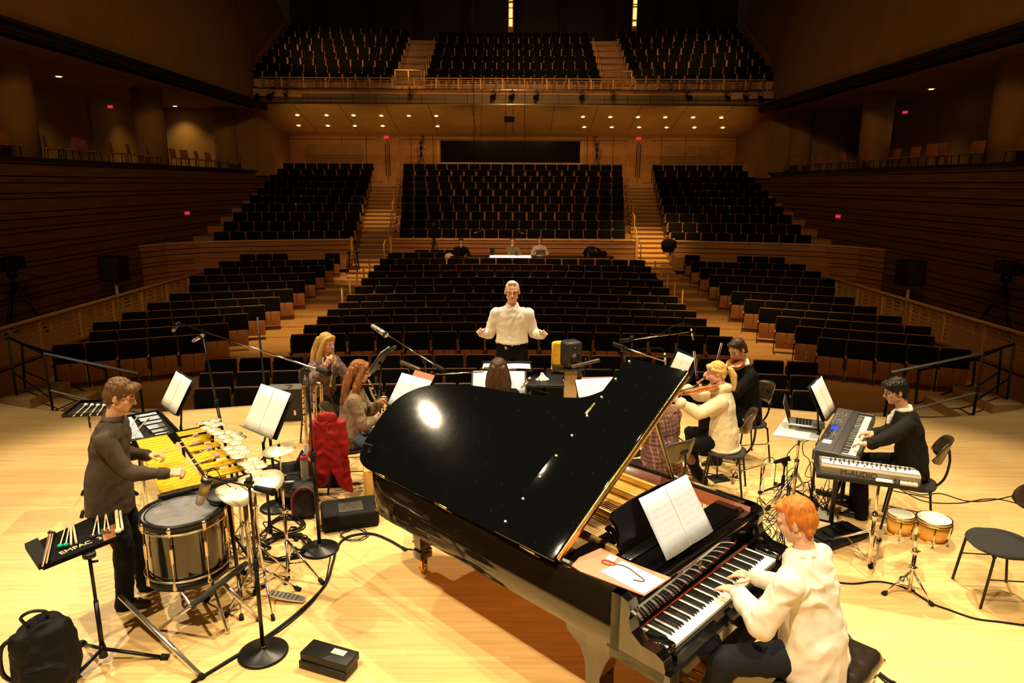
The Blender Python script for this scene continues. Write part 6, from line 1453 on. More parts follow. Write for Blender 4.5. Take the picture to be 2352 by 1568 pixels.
mb.bbox(on+b_*.20+r_*.08+n_*.004, (.30, .09, .003), Matrix((r_, b_, n_)).transposed(), .001, 1); o = mb.build('paper_folder', M_salmon); tag(o, 'orange folder behind the bluish white pages left of the piano lid', 'folder')
stand_score('black music stand seen edge on beside the flute player', 'white sheet seen edge on on the flute player\'s stand', (-1.55, 7.75, 1.10), 172, 34, w=.34, h=.36, pages=1, m=M_paper)
stand_score('black music stand in front of the person seen from behind', 'bright white pages in front of the person seen from behind', (-.14, 7.20, 1.02), -90, 40, w=.56, h=.26, pages=1, m=M_bluepaper, sw=.6, sh=.28)
stand_score('low flat music stand between conductor and players', 'white pages lying on the conductor\'s flat stand', (-.06, 7.62, 1.08), 90, 86, w=.54, h=.28, pages=1, m=M_paper, sw=.58, sh=.34, base=(.0, 7.66, 0))
stand_score('black music stand right of centre behind the piano lid', 'wide bluish white pages on the stand behind the piano lid', (.98, 6.95, .98), -76, 38, w=.60, h=.34, pages=1, m=M_bluepaper, sw=.6, sh=.34)
mb = MB(); mb.bbox(aty(1372, 876, 7.12), (.34, .004, .10), rotz(.1) @ rotx(-.5), .001, 1); tag(mb.build('paper_folder', M_salmon), 'orange folder behind the wide white pages right of centre', 'folder')
stand_score('black music stand mostly hidden behind the raised lid corner', 'white sheet corner showing behind the raised lid corner', (2.02, 7.95, 1.02), 200, 25, w=.34, h=.28, pages=1, m=M_paper)
# stand lights
def stand_light(label, a, b_, stem):
    a, b_, stem = V(a), V(b_), V(stem); t = thing('stand_light', label, 'lamp', stem, 0, 'stand lights'); d = b_-a; R = Matrix(frame_from(d)).transposed()
    mb = MB(); mb.bbox((a+b_)/2, (.05, .035, d.length), R, .012, 3); mb.build('lamp_shade', mat('dark_lamp_shade', (.10, .085, .06), .3, metal=.6), t, True)
    mb = MB(); mb.tube(curve_pts([(a+b_)/2, (a+b_)/2+V((0, .03, -.03)), stem+V((0, 0, .06)), stem], 4), .006, 8); mb.build('gooseneck', M_blackmetal, t, True)
    return t
stand_light('bar shaped stand light above the person seen from behind', aty(1111, 846, 7.5), aty(1188, 850, 7.5), aty(1150, 872, 7.6))
stand_light('slanted bar stand light beside the flute player\'s sheet', aty(920, 830, 7.3), aty(966, 849, 7.2), aty(940, 864, 7.2))
stand_light('tilted bar stand light in front of the loudspeaker', aty(1312, 842, 7.4), aty(1378, 826, 7.4), V((aty(1335, 866, 7.4).x, 7.4, .02)))
stand_light('small dark stand light on a gooseneck above the flute player\'s sheet', aty(894, 806, 7.8), aty(910, 795, 7.8), aty(925, 818, 7.7))
# CONDUCTOR'S PODIUM, DESK, TISSUE -----------------------------------
t = thing('podium', 'low black podium under the conductor', 'podium', (0, 8.3, 0)); mb = MB(); mb.bbox((0, 0, .10), (1.1, 1.0, .20), None, .01); mb.build('platform', M_blackplastic, t); mb = MB(); mb.box((0, -.495, .19), (1.1, .012, .016)); mb.build('edge_strip', M_alu, t)
t = thing('side_table', 'small black table right of the conductor', 'table', (.36, 7.35, 0)); mb = MB(); mb.bbox((0, 0, .985), (.42, .34, .03), None, .006); mb.build('table_top', M_blackplastic, t); mb = MB(); mb.cyl((0, 0, .97), (0, 0, .03), .018, n=12); mb.build('pole', M_blackmetal, t); mb = MB(); mb.lathe([(.18, 0), (.18, .015), (.03, .03)], (0, 0, 0), None, 24); mb.build('round_base', M_blackmetal, t)
t = thing('tissue', 'crumpled white tissue on the small black table', 'tissue', (.34, 7.38, 1.0)); mb = MB(); mb.loft([((0, 0, .005), (1, 0, 0), (0, 1, 0), .07, .05), ((0, 0, .02), (1, 0, 0), (0, 1, 0), .05, .035), ((.0, 0, .05), (1, 0, 0), (0, 1, 0), .018, .012), ((-.005, 0, .085), (1, 0, 0), (0, 1, 0), .004, .004)], 12)
remesh(mb, 'tissue_sheet', M_paper, t, .006, 0, folds(.008, 30, 3))
# loudspeaker on a tan post, yellow bag
spk = aty(1311, 842, 8.4); t = thing('loudspeaker', 'dark rounded studio loudspeaker on a tan wooden post right of the conductor', 'loudspeaker', (spk.x, spk.y, spk.z+.0), math.radians(25))
mb = MB(); mb.bbox((0, 0, .175), (.225, .215, .33), None, .045, 4); mb.build('cabinet', mat('dark_grey_cabinet', (.018, .017, .015), .5), t)
mb = MB(); mb.lathe([(.075, .0), (.07, -.01), (.02, -.02)], (0, -.109, .12), rotx(PI/2), 24); mb.lathe([(.028, .0), (.01, -.006)], (0, -.109, .25), rotx(PI/2), 18); mb.build('driver', M_blackplastic, t)
mb = MB(); mb.bbox((.11, .02, .22), (.012, .07, .05), None, .004); mb.build('side_handle', M_blackplastic, t)
t = thing('wooden_post', 'tan wooden post with black tray carrying the loudspeaker', 'post', (spk.x, spk.y, 0)); mb = MB(); mb.bbox((0, 0, (spk.z-.02)/2), (.155, .12, spk.z-.02), None, .004); mb.build('post', mat('tan_wood', (.55, .36, .17), .6, var=.15, scale=4, sx=(1, 1, .2)), t); mb = MB(); mb.bbox((-.03, 0, spk.z-.011), (.40, .26, .018), None, .004); mb.build('tray', M_blackmetal, t)
yb = aty(1296, 853, 8.95); t = thing('flight_case', 'black case standing behind the loudspeaker post', 'case', (yb.x, yb.y, 0)); mb = MB(); mb.bbox((0, 0, yb.z/2-.01), (.5, .3, yb.z-.02), None, .02); mb.build('case_body', M_darkcase, t); mb = MB(); mb.bbox((0, -.15, yb.z-.08), (.12, .02, .02), None, .005); mb.build('handle', M_alu, t)
t = thing('yellow_bag', 'bright yellow padded bag standing behind the loudspeaker', 'bag', (yb.x, yb.y, yb.z-.01)); mb = MB(); mb.bbox((0, 0, .215), (.345, .09, .42), None, .03, 3)
remesh(mb, 'bag_body', mat('yellow_fabric', (.85, .50, .02), .8), t, .012, 1, folds(.007, 10, 9)); mb = MB(); mb.tube([(-.16, -.045, .02), (-.165, -.048, .2), (-.16, -.045, .41)], .005, 6); mb.build('seam', mat('yellow_seam', (.55, .3, .02), .8), t)
# FLOOR SPEAKERS AND BAGS LEFT OF THE PIANO ---------------------------
t = thing('monitor_speaker', 'grey topped floor monitor speaker at the stage edge behind the music stands', 'loudspeaker', (-3.05, 9.0, 0), math.radians(8))
mb = MB(); mb.prism([(-.22, 0), (.20, 0), (.22, .26), (.08, .44), (-.22, .44)], -.24, .24, lambda v: V((v.z, v.x, v.y))); mb.build('cabinet', mat('speaker_charcoal', (.02, .018, .016), .6), t)
mb = MB(); mb.box((0, -.08, .443), (.46, .26, .006)); mb.build('top_panel', mat('grey_top', (.16, .145, .13), .6), t); mb = MB(); 
for i in range(3): mb.box((.06, -.16+.06*i, .448), (.05, .02, .004))
mb.box((.02, -.02, .448), (.09, .02, .004)); mb.build('control_slot', M_blackplastic, t); mb = MB(); mb.bbox((.12, -.222, .12), (.03, .008, .07), None, .002); mb.build('connector', M_alu, t)
t = thing('monitor_speaker', 'black wedge case with a grey window on the floor by the piano tail', 'speaker', (-1.52, 5.98, 0), math.radians(17))
mb = MB(); mb.bbox((0, 0, .09), (.52, .34, .17), rotx(.05), .035, 3); mb.build('cabinet', M_darkcase, t); mb = MB(); mb.bbox((.01, -.03, .172), (.22, .17, .006), rotx(.05), .003); mb.build('grey_window', mat('smoky_panel', (.06, .055, .045), .3), t)
t = thing('case', 'glossy black rounded instrument case on the floor left of the red jacket', 'case', (-2.17, 6.42, 0), .2); mb = MB(); mb.bbox((0, 0, .15), (.34, .26, .28), None, .09, 4); mb.build('case_body', mat('glossy_black_case', (.015, .012, .01), .2, coat=.5), t); mb = MB(); mb.tube(curve_pts([(-.08, -.1, .28), (-.04, -.1, .33), (.04, -.1, .33), (.08, -.1, .28)], 4), .008, 6); mb.build('handle', M_blackplastic, t)
t = thing('bag', 'black and dark red bag standing in front of the glossy case', 'bag', (-1.98, 6.10, 0), .3); mb = MB(); mb.bbox((0, 0, .17), (.22, .20, .32), None, .07, 3); remesh(mb, 'bag_body', mat('black_nylon', (.006, .005, .005), .7), t, .012, 1, folds(.01, 8, 4)); mb = MB(); mb.tube(curve_pts([(-.11, -.07, .05), (-.10, -.09, .25), (0, -.10, .335), (.10, -.09, .25), (.11, -.07, .05)], 5), .012, 6); mb.build('red_piping', mat('dark_red_trim', (.20, .02, .03), .7), t)
t = thing('shoulder_bag', 'flat dark shoulder bag lying on the floor beyond the crotales', 'bag', (-2.42, 6.72, 0), .5); mb = MB(); mb.bbox((0, 0, .13), (.42, .16, .25), rotx(-.5), .04, 3); remesh(mb, 'bag_body', M_darkcase, t, .012, 1, folds(.008, 8, 8)); mb = MB(); mb.tube(curve_pts([(-.18, .05, .22), (-.16, -.05, .38), (-.02, -.08, .33), (.0, .05, .24)], 5), .009, 6); mb.build('strap', M_blackplastic, t)
t = thing('open_bag', 'open black bag with papers and red cloth beside the music stand', 'bag', (-2.02, 6.85, 0), .1); mb = MB(); 
for s_ in (-1, 1): mb.bbox((s_*.19, 0, .17), (.02, .28, .32), roty(s_*.15), .008); mb.bbox((0, s_*.14, .16), (.38, .02, .30), None, .008)
mb.box((0, 0, .02), (.38, .28, .03)); mb.build('bag_body', M_darkcase, t)
mb = MB(); mb.bbox((-.08, .02, .30), (.20, .004, .26), rotx(.2) @ roty(.15), .001, 1); tag(mb.build('loose_papers', M_paper, None), 'white papers sticking out of the open black bag', 'papers'); bpy.data.objects['loose_papers'].matrix_basis = Matrix.Translation((-2.02, 6.85, 0))
mb = MB(); mb.ell((0, 0, 0), (.09, .07, .06)); o = remesh(mb, 'red_cloth', mat('red_cloth', (.5, .02, .04), .8), None, .01, 1, folds(.012, 12, 4)); o.matrix_basis = Matrix.Translation((-1.93, 6.83, .33)); tag(o, 'crumpled red cloth inside the open black bag', 'cloth')
t = thing('drink_bottle', 'clear drink bottle with red and blue cap beside the flute tubes', 'bottle', (-2.02, 6.30, .0)); mb = MB(); mb.lathe([(.035, 0), (.038, .02), (.038, .20), (.018, .25)], (0, 0, .28), None, 20); mb.build('bottle_body', mat('clear_plastic', (.8, .75, .7), .15, trans=.7), t); mb = MB(); mb.lathe([(.036, .25), (.036, .28), (.01, .285)], (0, 0, .25), None, 20); mb.build('red_cap', mat('red_plastic', (.65, .04, .02), .4), t)
mb = MB(); mb.lathe([(.016, .535), (.016, .55), (.01, .552)], (0, 0, 0), None, 14); mb.build('blue_cap', mat('blue_plastic', (.05, .08, .5), .4), t)
t.location.z = 0; t.matrix_basis = Matrix.Translation((-2.02, 6.30, -.0))
tb = thing('small_stool', 'small dark stool under the drink bottle', 'stool', (-2.02, 6.30, 0)); mb = MB(); mb.bbox((0, 0, .265), (.2, .2, .03), None, .01); mb.build('seat', M_blackplastic, tb)
for a_ in (-1, 1):
    for c_ in (-1, 1): mb = MB(); mb.cyl((a_*.08, c_*.08, .25), (a_*.09, c_*.09, 0), .009, n=8); mb.build('leg', M_blackmetal, tb)
t = thing('wooden_box', 'orange brown wooden box on the floor behind the piano tail', 'box', (-1.30, 6.42, 0), math.radians(14)); mb = MB(); mb.bbox((0, 0, .20), (.34, .30, .40), None, .008); mb.build('box_body', mat('orange_wood', (.68, .36, .07), .45, var=.15, scale=3), t); mb = MB(); mb.box((0, -.152, .20), (.30, .006, .36)); mb.build('front_panel', mat('orange_wood2', (.75, .44, .10), .4), t)
# RED JACKET ----------------------------------------------------------
M_red = mat('red_quilted', (.24, .002, .004), .6, bump=.3, scale=30, spec=.3)
t = thing('jacket', 'bright red quilted jacket hanging over the back of the clarinet player\'s chair', 'jacket', (-1.80, 6.42, 0), .15); t.matrix_basis = t.matrix_basis @ Matrix.Diagonal((.74, .8, 1, 1))
mb = MB()
mb.loft([((0, -.02, .90), (1, 0, 0), (0, 1, 0), .10, .035), ((0, -.03, .86), (1, 0, 0), (0, 1, 0), .20, .06), ((.0, -.05, .72), (1, 0, 0), (0, 1, 0), .21, .07), ((.01, -.05, .48), (1, 0, 0), (0, 1, 0), .20, .06)], 26)
for s_ in (-1, 1): mb.loft([((s_*.09, -.05, .60), (1, 0, 0), (0, 1, 0), .12, .055), ((s_*.12, -.05, .40), (1, 0, 0), (0, 1, 0), .13, .055), ((s_*.15+.02, -.055, .25), (1, 0, 0), (0, 1, 0), .10, .05), ((s_*.17+.08*(s_ > 0), -.06, .12+.06*(s_ < 0)), (1, 0, 0), (0, 1, 0), .03, .03)], 20); mb.caps((s_*.17, -.05, .82), (s_*.21, -.07, .55), .052, .05)
mb.caps((-.08, -.06, .90), (.08, -.06, .90), .04, .04)
remesh(mb, 'jacket_body', M_red, t, .010, 2, lambda c_, n_: .010*math.sin(c_.z*62+1.2*noise.noise(c_*6))*.35+folds(.014, 8, 6)(c_, n_))
mb = MB(); mb.tube([(.0, -.112, .86), (.01, -.118, .75), (.01, -.112, .62)], .005, 6); mb.build('zip', M_chrome, t)
# WIND INSTRUMENTS ----------------------------------------------------
def tube_inst(name, label, cat, pts, radii, m, keys=12, key_m=None, group=None, keyside=(0, -1, 0)):
    t = thing(name, label, cat, pts[0], 0, group); cp = curve_pts(pts, 6); n = len(cp); rr = [radii[0]+(radii[-1]-radii[0])*i/(n-1) for i in range(n)] if len(radii) == 2 else list(np.interp(np.linspace(0, 1, n), np.linspace(0, 1, len(radii)), radii))
    mb = MB(); mb.tube(cp, rr, 14); mb.build('body_tube', m, t, True)
    if keys:
        mb = MB()
        for i in range(keys): j = int((i+1)*n/(keys+1)); c_ = cp[j]; d_ = V(keyside).normalized(); mb.cyl(c_, c_+d_*(rr[j]+.012), .0035, n=6); mb.cyl(c_+d_*(rr[j]+.008), c_+d_*(rr[j]+.013), .010, n=12)
        mb.tube([c_+V(keyside).normalized()*(rr[k_]+.005)+V((.012, 0, 0)) for k_, c_ in enumerate(cp) if 2 < k_ < n-2], .003, 6); mb.build('keywork', key_m or M_chrome, t, True)
    return t
M_silvergold = mat('warm_silver', (.85, .72, .48), .18, metal=1)
tube_inst('bass_flute', 'tall straight pale gold flute tube standing left of the red jacket', 'flute', [aty(697, 886, 7.0), aty(700, 950, 7.0), aty(708, 1050, 7.0)], [.018, .020], M_silvergold, 14, group='flutes on stands')
a1 = aty(724, 968, 7.1); t = tube_inst('bass_flute', 'curved head bass flute standing beside the straight one', 'flute', [a1, aty(723, 900, 7.1), aty(725, 885, 7.1), aty(731, 880, 7.1), aty(737, 885, 7.1), aty(738, 900, 7.1), aty(740, 968, 7.1)], [.018, .018], M_silvergold, 16, group='flutes on stands')
t = thing('instrument_stand', 'small black peg stand holding the two tall flutes', 'stand', (-2.05, 7.05, 0)); p1 = aty(708, 1050, 7.0); p2 = a1
mb = MB(); mb.cyl((p1.x, p1.y, .02), p1, .009, n=8); mb.cyl((p2.x, p2.y, .02), p2, .009, n=8); mb.bbox(((p1.x+p2.x)/2, 7.05, .015), (.34, .20, .02), None, .005); mb.build('base', M_blackmetal, t, True)
m_ = CLAR.H @ V((0, .095, -.055)); m_ = CLAR.loc(m_); e_ = CLAR.loc((0, .44, .60))
t = tube_inst('clarinet', 'black clarinet with silver keys held by the person in leopard print', 'clarinet', [m_, m_.lerp(e_, .12), m_.lerp(e_, .5), m_.lerp(e_, .9), e_], [.008, .013, .014, .015, .030], M_ebony, 12)
t = tube_inst('bass_clarinet', 'bass clarinet with silver neck and keys standing beside the clarinet player', 'clarinet', [aty(849, 889, 6.75), aty(856, 908, 6.75), aty(864, 920, 6.75), aty(872, 916, 6.75), aty(880, 911, 6.75), aty(889, 916, 6.75), aty(892, 930, 6.75)], [.011, .013, .013, .014, .016], M_silvergold, 0)
b0 = aty(892, 928, 6.75); mb = MB(); mb.tube([b0, aty(884, 960, 6.72), aty(870, 1010, 6.70)], .021, 14); mb.build('body_tube', M_ebony, t, True)
mb = MB()
for i in range(12): c_ = aty(892, 930, 6.73).lerp(aty(870, 1010, 6.66), i/11); mb.cyl(c_+V((-.02, 0, 0)), c_+V((-.02, -.035, 0)), .014, n=12); mb.cyl(c_+V((.025, -.01, 0)), c_+V((.025, -.03, 0)), .010, n=12)
mb.build('keywork', M_silvergold, t, True); mb = MB(); mb.cyl(aty(870, 1010, 6.70), V((aty(870, 1010, 6.7).x, 6.70, .01)), .006, n=8); mb.build('floor_peg', M_chrome, t, True)
fm = FLUTE.loc(FLUTE.H @ V((-.02, .098, -.050))); hd = FLUTE.loc((FLUTE.wr+FLUTE.wl)/2+V((.0, .06, .05))); d_ = (hd-fm).normalized()
tube_inst('flute', 'silver flute played by the person with long blonde hair', 'flute', [fm-d_*.05, fm+d_*.2, fm+d_*.52], [.010, .010], M_chrome, 12, keyside=(0, -.3, 1))
# VIOLIN FAMILY -------------------------------------------------------
M_violin = mat('violin_varnish', (.52, .16, .035), .22, coat=.6, var=.25, scale=4)
def violin(label, name, chin, neck, up, L=.36, group=None, m=None):
    """body from chin to neck direction; up = top plate normal"""
    chin, neck = V(chin), V(neck); y = (neck-chin).normalized(); z = V(up); z = (z-y*z.dot(y)).normalized(); x = y.cross(z)
    M4 = Matrix(((x.x, y.x, z.x, chin.x), (x.y, y.y, z.y, chin.y), (x.z, y.z, z.z, chin.z), (0, 0, 0, 1))); k = L/.36
    t = thing(name, label, name); t.matrix_basis = M4; m = m or M_violin
    half = [(0, 0), (.05, .006), (.085, .03), (.104, .075), (.100, .12), (.080, .145), (.057, .165), (.054, .19), (.062, .215), (.080, .235), (.084, .27), (.074, .315), (.045, .345), (.012, .355)]
    out = [(a*k, b*k) for a, b in half]+[(-a*k, b*k) for a, b in half[::-1] if a > 0]; out = [(c_.x, c_.y) for c_ in curve_pts([(a, b, 0) for a, b in out], 3, True)]
    mb = MB(); n = len(out); cx_, cy_ = 0, .17*k; rings = []
    for q_, zz in ((.2, -.021), (.85, -.019), (1.03, -.014), (.97, -.012), (.97, .012), (1.03, .014), (.85, .021), (.2, .027)): rings.append([V((cx_+(a-cx_)*q_, cy_+(b-cy_)*q_, zz*k)) for a, b in out])
    vs = [p_ for r_ in rings for p_ in r_]; fs = [(i*n+j, i*n+(j+1) % n, (i+1)*n+(j+1) % n, (i+1)*n+j) for i in range(7) for j in range(n)]+[tuple(range(n))[::-1], tuple(7*n+j for j in range(n))]
    mb.add(vs, fs, True); mb.build('body', m, t)
    mb = MB(); mb.loft([((0, .35*k, .008*k), (1, 0, 0), (0, 0, 1), .016*k, .014*k), ((0, .40*k, .012*k), (1, 0, 0), (0, 0, 1), .012*k, .010*k), ((0, .50*k, .014*k), (1, 0, 0), (0, 0, 1), .011*k, .009*k), ((0, .55*k, .006*k), (1, 0, 0), (0, 0, 1), .012*k, .014*k), ((0, .60*k, -.005*k), (1, 0, 0), (0, 0, 1), .009*k, .014*k)], 12); mb.cyl((-.02*k, .595*k, -.005*k), (.02*k, .595*k, -.005*k), .012*k, n=14); mb.build('neck', m, t)
    mb = MB(); mb.add([(-.011*k, .52*k, .026*k), (.011*k, .52*k, .026*k), (.020*k, .22*k, .040*k), (-.020*k, .22*k, .040*k), (-.011*k, .52*k, .020*k), (.011*k, .52*k, .020*k), (.020*k, .22*k, .033*k), (-.020*k, .22*k, .033*k)], [(0, 1, 2, 3), (4, 5, 6, 7), (0, 1, 5, 4), (1, 2, 6, 5), (2, 3, 7, 6), (3, 0, 4, 7)]); mb.build('fingerboard', M_ebony, t)
    mb = MB(); mb.add([(-.010*k, .13*k, .038*k), (.010*k, .13*k, .038*k), (.019*k, .03*k, .034*k), (-.019*k, .03*k, .034*k), (0, .08*k, .030*k)], [(0, 1, 2, 3), (0, 1, 4), (1, 2, 4), (2, 3, 4), (3, 0, 4)]); mb.build('tailpiece', M_ebony, t)
    mb = MB(); mb.prism([(-.021*k, .024*k), (.021*k, .024*k), (.017*k, .052*k), (-.017*k, .052*k)], .158*k, .163*k, lambda v: V((v.x, v.z, v.y))); mb.build('bridge', M_stick, t)
    mb = MB()
    for q_ in (-.012, -.004, .004, .012): mb.tube([(q_*.8*k, .52*k, .028*k), (q_*k, .16*k, .054*k), (q_*.8*k, .12*k, .039*k)], .0008*k, 4)
    mb.build('strings', M_chrome, t); return t
def bow(label, a, b_, group='bows in use'):
    a, b_ = V(a), V(b_); t = thing('bow', label, 'bow', a, 0, group); d = (b_-a).normalized(); o_ = d.cross(V((0, 1, 0))).normalized()*.012
    mb = MB(); mb.tube([a, a.lerp(b_, .5)-o_*.2, b_], .004, 8); mb.build('stick', mat('pernambuco', (.30, .10, .03), .4), t, True); mb = MB(); mb.cyl(a+o_*1.4, b_+o_*1.4, .003, n=6); mb.build('bow_hair', mat('bow_hair', (.75, .68, .5), .6), t, True)
    mb = MB(); mb.bbox(a.lerp(b_, .05)+o_*.7, (.022, .022, .04), None, .004); mb.build('frog', M_ebony, t, True)
ch = VIOLA.loc(VIOLA.H @ V((-.03, .035, -.12))); violin('orange brown viola held by the person in the cream sweater', 'viola', ch, VIOLA.loc(VIOLA.wl)+V((.0, .04, .05)), (0.0, .35, 1), .40)
ch = VIOLIN.loc(VIOLIN.H @ V((-.03, .035, -.12))); violin('brown violin held up by the player in the black jacket', 'violin', ch, VIOLIN.loc(VIOLIN.wl)+V((0, .03, .05)), (-.1, -.2, 1), .36)
hw = VIOLA.loc(VIOLA.wr)+V((-.03, -.02, .03)); bow('bow raised in front of the person in the cream sweater', aty(1603, 868, hw.y), aty(1596, 806, hw.y+.1))
hw = VIOLIN.loc(VIOLIN.wr)+V((-.03, -.02, .03)); bow('bow raised by the violin player in black', aty(1643, 850, hw.y), aty(1659, 788, hw.y+.1))
# KEYBOARDS -----------------------------------------------------------
k0, k1, k2, k3 = atz(1930, 934, .85), atz(2005, 948, .85), atz(1958, 1050, .85), atz(1872, 1040, .85)
kc = (k0+k1+k2+k3)/4; kd = ((k0+k1)-(k2+k3)); ka = math.atan2(kd.y, kd.x); KL = 1.38
t = thing('stage_piano', 'dark grey stage piano keyboard with a blue display facing the suited player', 'keyboard', (kc.x, kc.y, 0), ka); KW = .34
mb = MB(); mb.bbox((0, .06, .80), (KL, KW*.62, .11), None, .012); mb.bbox((0, -.06, .785), (KL, KW*.75, .08), None, .01); 
for s_ in (-1, 1): mb.bbox((s_*(KL/2-.02), 0, .80), (.04, KW+.02, .10), None, .01)
mb.build('case', mat('dark_grey_plastic', (.05, .045, .045), .45), t)
mb = MB(); mb.bbox((0, .095, .858), (KL-.04, .14, .006), None, .002, 1); mb.build('control_panel', mat('panel_grey', (.075, .07, .07), .4), t)
mb = MB(); mb.box((0, -.0, .826), (KL-.20, .008, .010)); mb.build('red_felt_strip', M_felt, t)
wk2 = None; kw2 = (KL-.16)/52
for i in range(52):
    x = -(KL-.16)/2+kw2*(i+.5)
    if wk2 is None: mb = MB(); mb.bbox((0, -.085, .828), (kw2-.0012, .15, .016), None, .0012, 1); wk2 = mb.build('white_key', M_ivory, t); wk2.location = (x, 0, 0)
    else: o = wk2.copy(); COL.objects.link(o); o.parent = t; o.location = (x, 0, 0)
bk2 = None
for i in range(51):
    if 'ABCDEFG'[i % 7] in 'BE': continue
    x = -(KL-.16)/2+kw2*(i+1)
    if bk2 is None: mb = MB(); mb.bbox((0, -.055, .841), (.011, .09, .012), None, .002, 1); bk2 = mb.build('black_key', M_ebony, t); bk2.location = (x, 0, 0)
    else: o = bk2.copy(); COL.objects.link(o); o.parent = t; o.location = (x, 0, 0)
mb = MB(); mb.bbox((-.02, .10, .863), (.12, .06, .005), None, .001, 1); mb.build('display', mat('blue_lcd', (.02, .03, .4), .3, emit=(.05, .10, 1, .9)), t)
mb = MB(); rk = random.Random(5)
for i in range(46): x = rk.choice((-1, 1))*(.13+.38*rk.random()); mb.box((x, .06+.02*rk.randint(0, 4), .863), (.012, .008, .004))
mb.build('buttons', mat('grey_button', (.5, .48, .45), .5), t)
mb = MB(); mb.box((-.45, .10, .863), (.10, .07, .002)); mb.build('paper_slip', M_paper, t)
for s_ in (-.35, .35):
    mb = MB(); mb.bbox((s_, .0, .40), (.05, .04, .72), None, .006); mb.bbox((s_, 0, .03), (.05, .50, .04), None, .008); mb.bbox((s_, 0, .74), (.05, .30, .02), None, .004); mb.build('stand_leg', M_blackmetal, t)
mb = MB(); mb.bbox((0, 0, .30), (.70, .03, .03), None, .005); mb.build('stand_crossbar', M_blackmetal, t)
# silver keyboard with M-AUDIO lettering on a black tray
c0, c1 = atz(1884, 1072, .90), atz(2110, 1102, .90); ka2 = math.atan2((c1-c0).y, (c1-c0).x); mid = (c0+c1)/2; nrm = V((-math.sin(ka2), math.cos(ka2), 0)); L2 = (c1-c0).length
t = thing('tray_table', 'black tray on a chrome tripod carrying the silver keyboard', 'tray stand', (mid.x, mid.y, 0), ka2)
mb = MB(); mb.bbox((0, .08, .862), (L2+.06, .40, .022), None, .004); mb.box((0, -.118, .872), (L2+.06, .012, .022)); mb.build('tray', M_blackplastic, t)
mb = MB(); mb.cyl((.10, .10, .85), (.10, .10, .45), .011, n=12); mb.cyl((.10, .10, .50), (.10, .10, .08), .015, n=12); mb.cyl((.10, .10, .47), (.10, .10, .53), .022, n=12); mb.cyl((.10, .10, .82), (.10, .10, .852), .05, .07, 14); mb.build('pole', M_chrome, t)
pp = t.matrix_basis @ V((.10, .10, .38)); tripod(t, pp, [atz(1888, 1243, 0), atz(2020, 1240, 0), atz(1999, 1303, 0)], M_alu, M_rubber, .010)
mb = MB()
for f_ in (atz(1888, 1243, 0), atz(2020, 1240, 0), atz(1999, 1303, 0)): mb.cyl(V((pp.x, pp.y, .10)), pp.lerp(f_, .5), .006, n=6)
mb.build('brace', M_chrome, t, True)
t = thing('midi_keyboard', 'silver and white keyboard lettered M-AUDIO on the black tray', 'keyboard', (mid.x, mid.y, .875), ka2)
mb = MB(); mb.prism([(-.075, 0), (.20, 0), (.20, .045), (.0, .085), (-.06, .085), (-.075, .065)], -L2/2, L2/2, lambda v: V((v.z, v.x, v.y))); mb.build('case', mat('silver_plastic', (.26, .22, .16), .4, metal=.3), t)
mb = MB(); mb.bbox((0, -.02, .0885), (L2-.01, .085, .008), None, .003); mb.build('top_strip', mat('pale_plastic', (.80, .78, .72), .4), t)
mb = MB()
for i in range(18): mb.lathe([(.009, 0), (.007, .024), (.002, .027)], (-L2/2+.07+(L2-.14)*i/17, -.005+.015*(i % 2), .092), None, 10)
mb.build('knob', mat('dark_knob', (.06, .055, .05), .4), t)
mb = MB()
for i in range(9): mb.lathe([(.006, 0), (.005, .012), (.002, .013)], (-L2/2+.09+.055*i, -.045, .092), None, 8)
mb.build('small_knob', MATS['dark_knob'], t)
wk3 = None
for i in range(29):
    x = -L2/2+.02+(L2-.04)*(i+.5)/29
    if wk3 is None: mb = MB(); mb.bbox((0, .125, .050), ((L2-.04)/29-.001, .13, .014), rotx(-.12), .001, 1); wk3 = mb.build('white_key', M_ivory, t); wk3.location = (x, 0, 0)
    else: o = wk3.copy(); COL.objects.link(o); o.parent = t; o.location = (x, 0, 0)
text_mesh('lettering', 'M-AUDIO', .062, mat('dark_print', (.03, .025, .02), .5), Matrix.Translation((-L2*.11, -.0765, .036)) @ Matrix.Rotation(PI/2, 4, 'X'), t)
mb = MB()
for i in range(5): mb.cyl((.18+.028*i, -.076, .03), (.18+.028*i, -.079, .03), .006, n=10)
mb.build('socket', M_blackplastic, t)
def on_tray(u, v): return t.matrix_basis @ V((u, v, 0))
p_ = on_tray(.10, -.10); o_ = thing('computer_mouse', 'small white and beige mouse shaped device in front of the silver keyboard', 'device', (p_.x, p_.y, .884), ka2); mb = MB(); mb.bbox((0, 0, .012), (.12, .035, .022), None, .010, 3); mb.build('shell', mat('pale_plastic', (0, 0, 0)), o_); mb = MB(); mb.bbox((0, -.006, .008), (.121, .030, .005), None, .002); mb.build('brown_band', M_stick, o_)
p_ = on_tray(.27, -.09); o_ = thing('cream_box', 'cream coloured slim box at the right end of the tray', 'box', (p_.x, p_.y, .874), ka2); mb = MB(); mb.bbox((0, 0, .016), (.12, .05, .03), None, .006); mb.build('shell', mat('cream_plastic', (.70, .62, .38), .5), o_); mb = MB(); mb.box((0, -.0255, .016), (.10, .001, .004)); mb.build('seam', M_stick, o_)
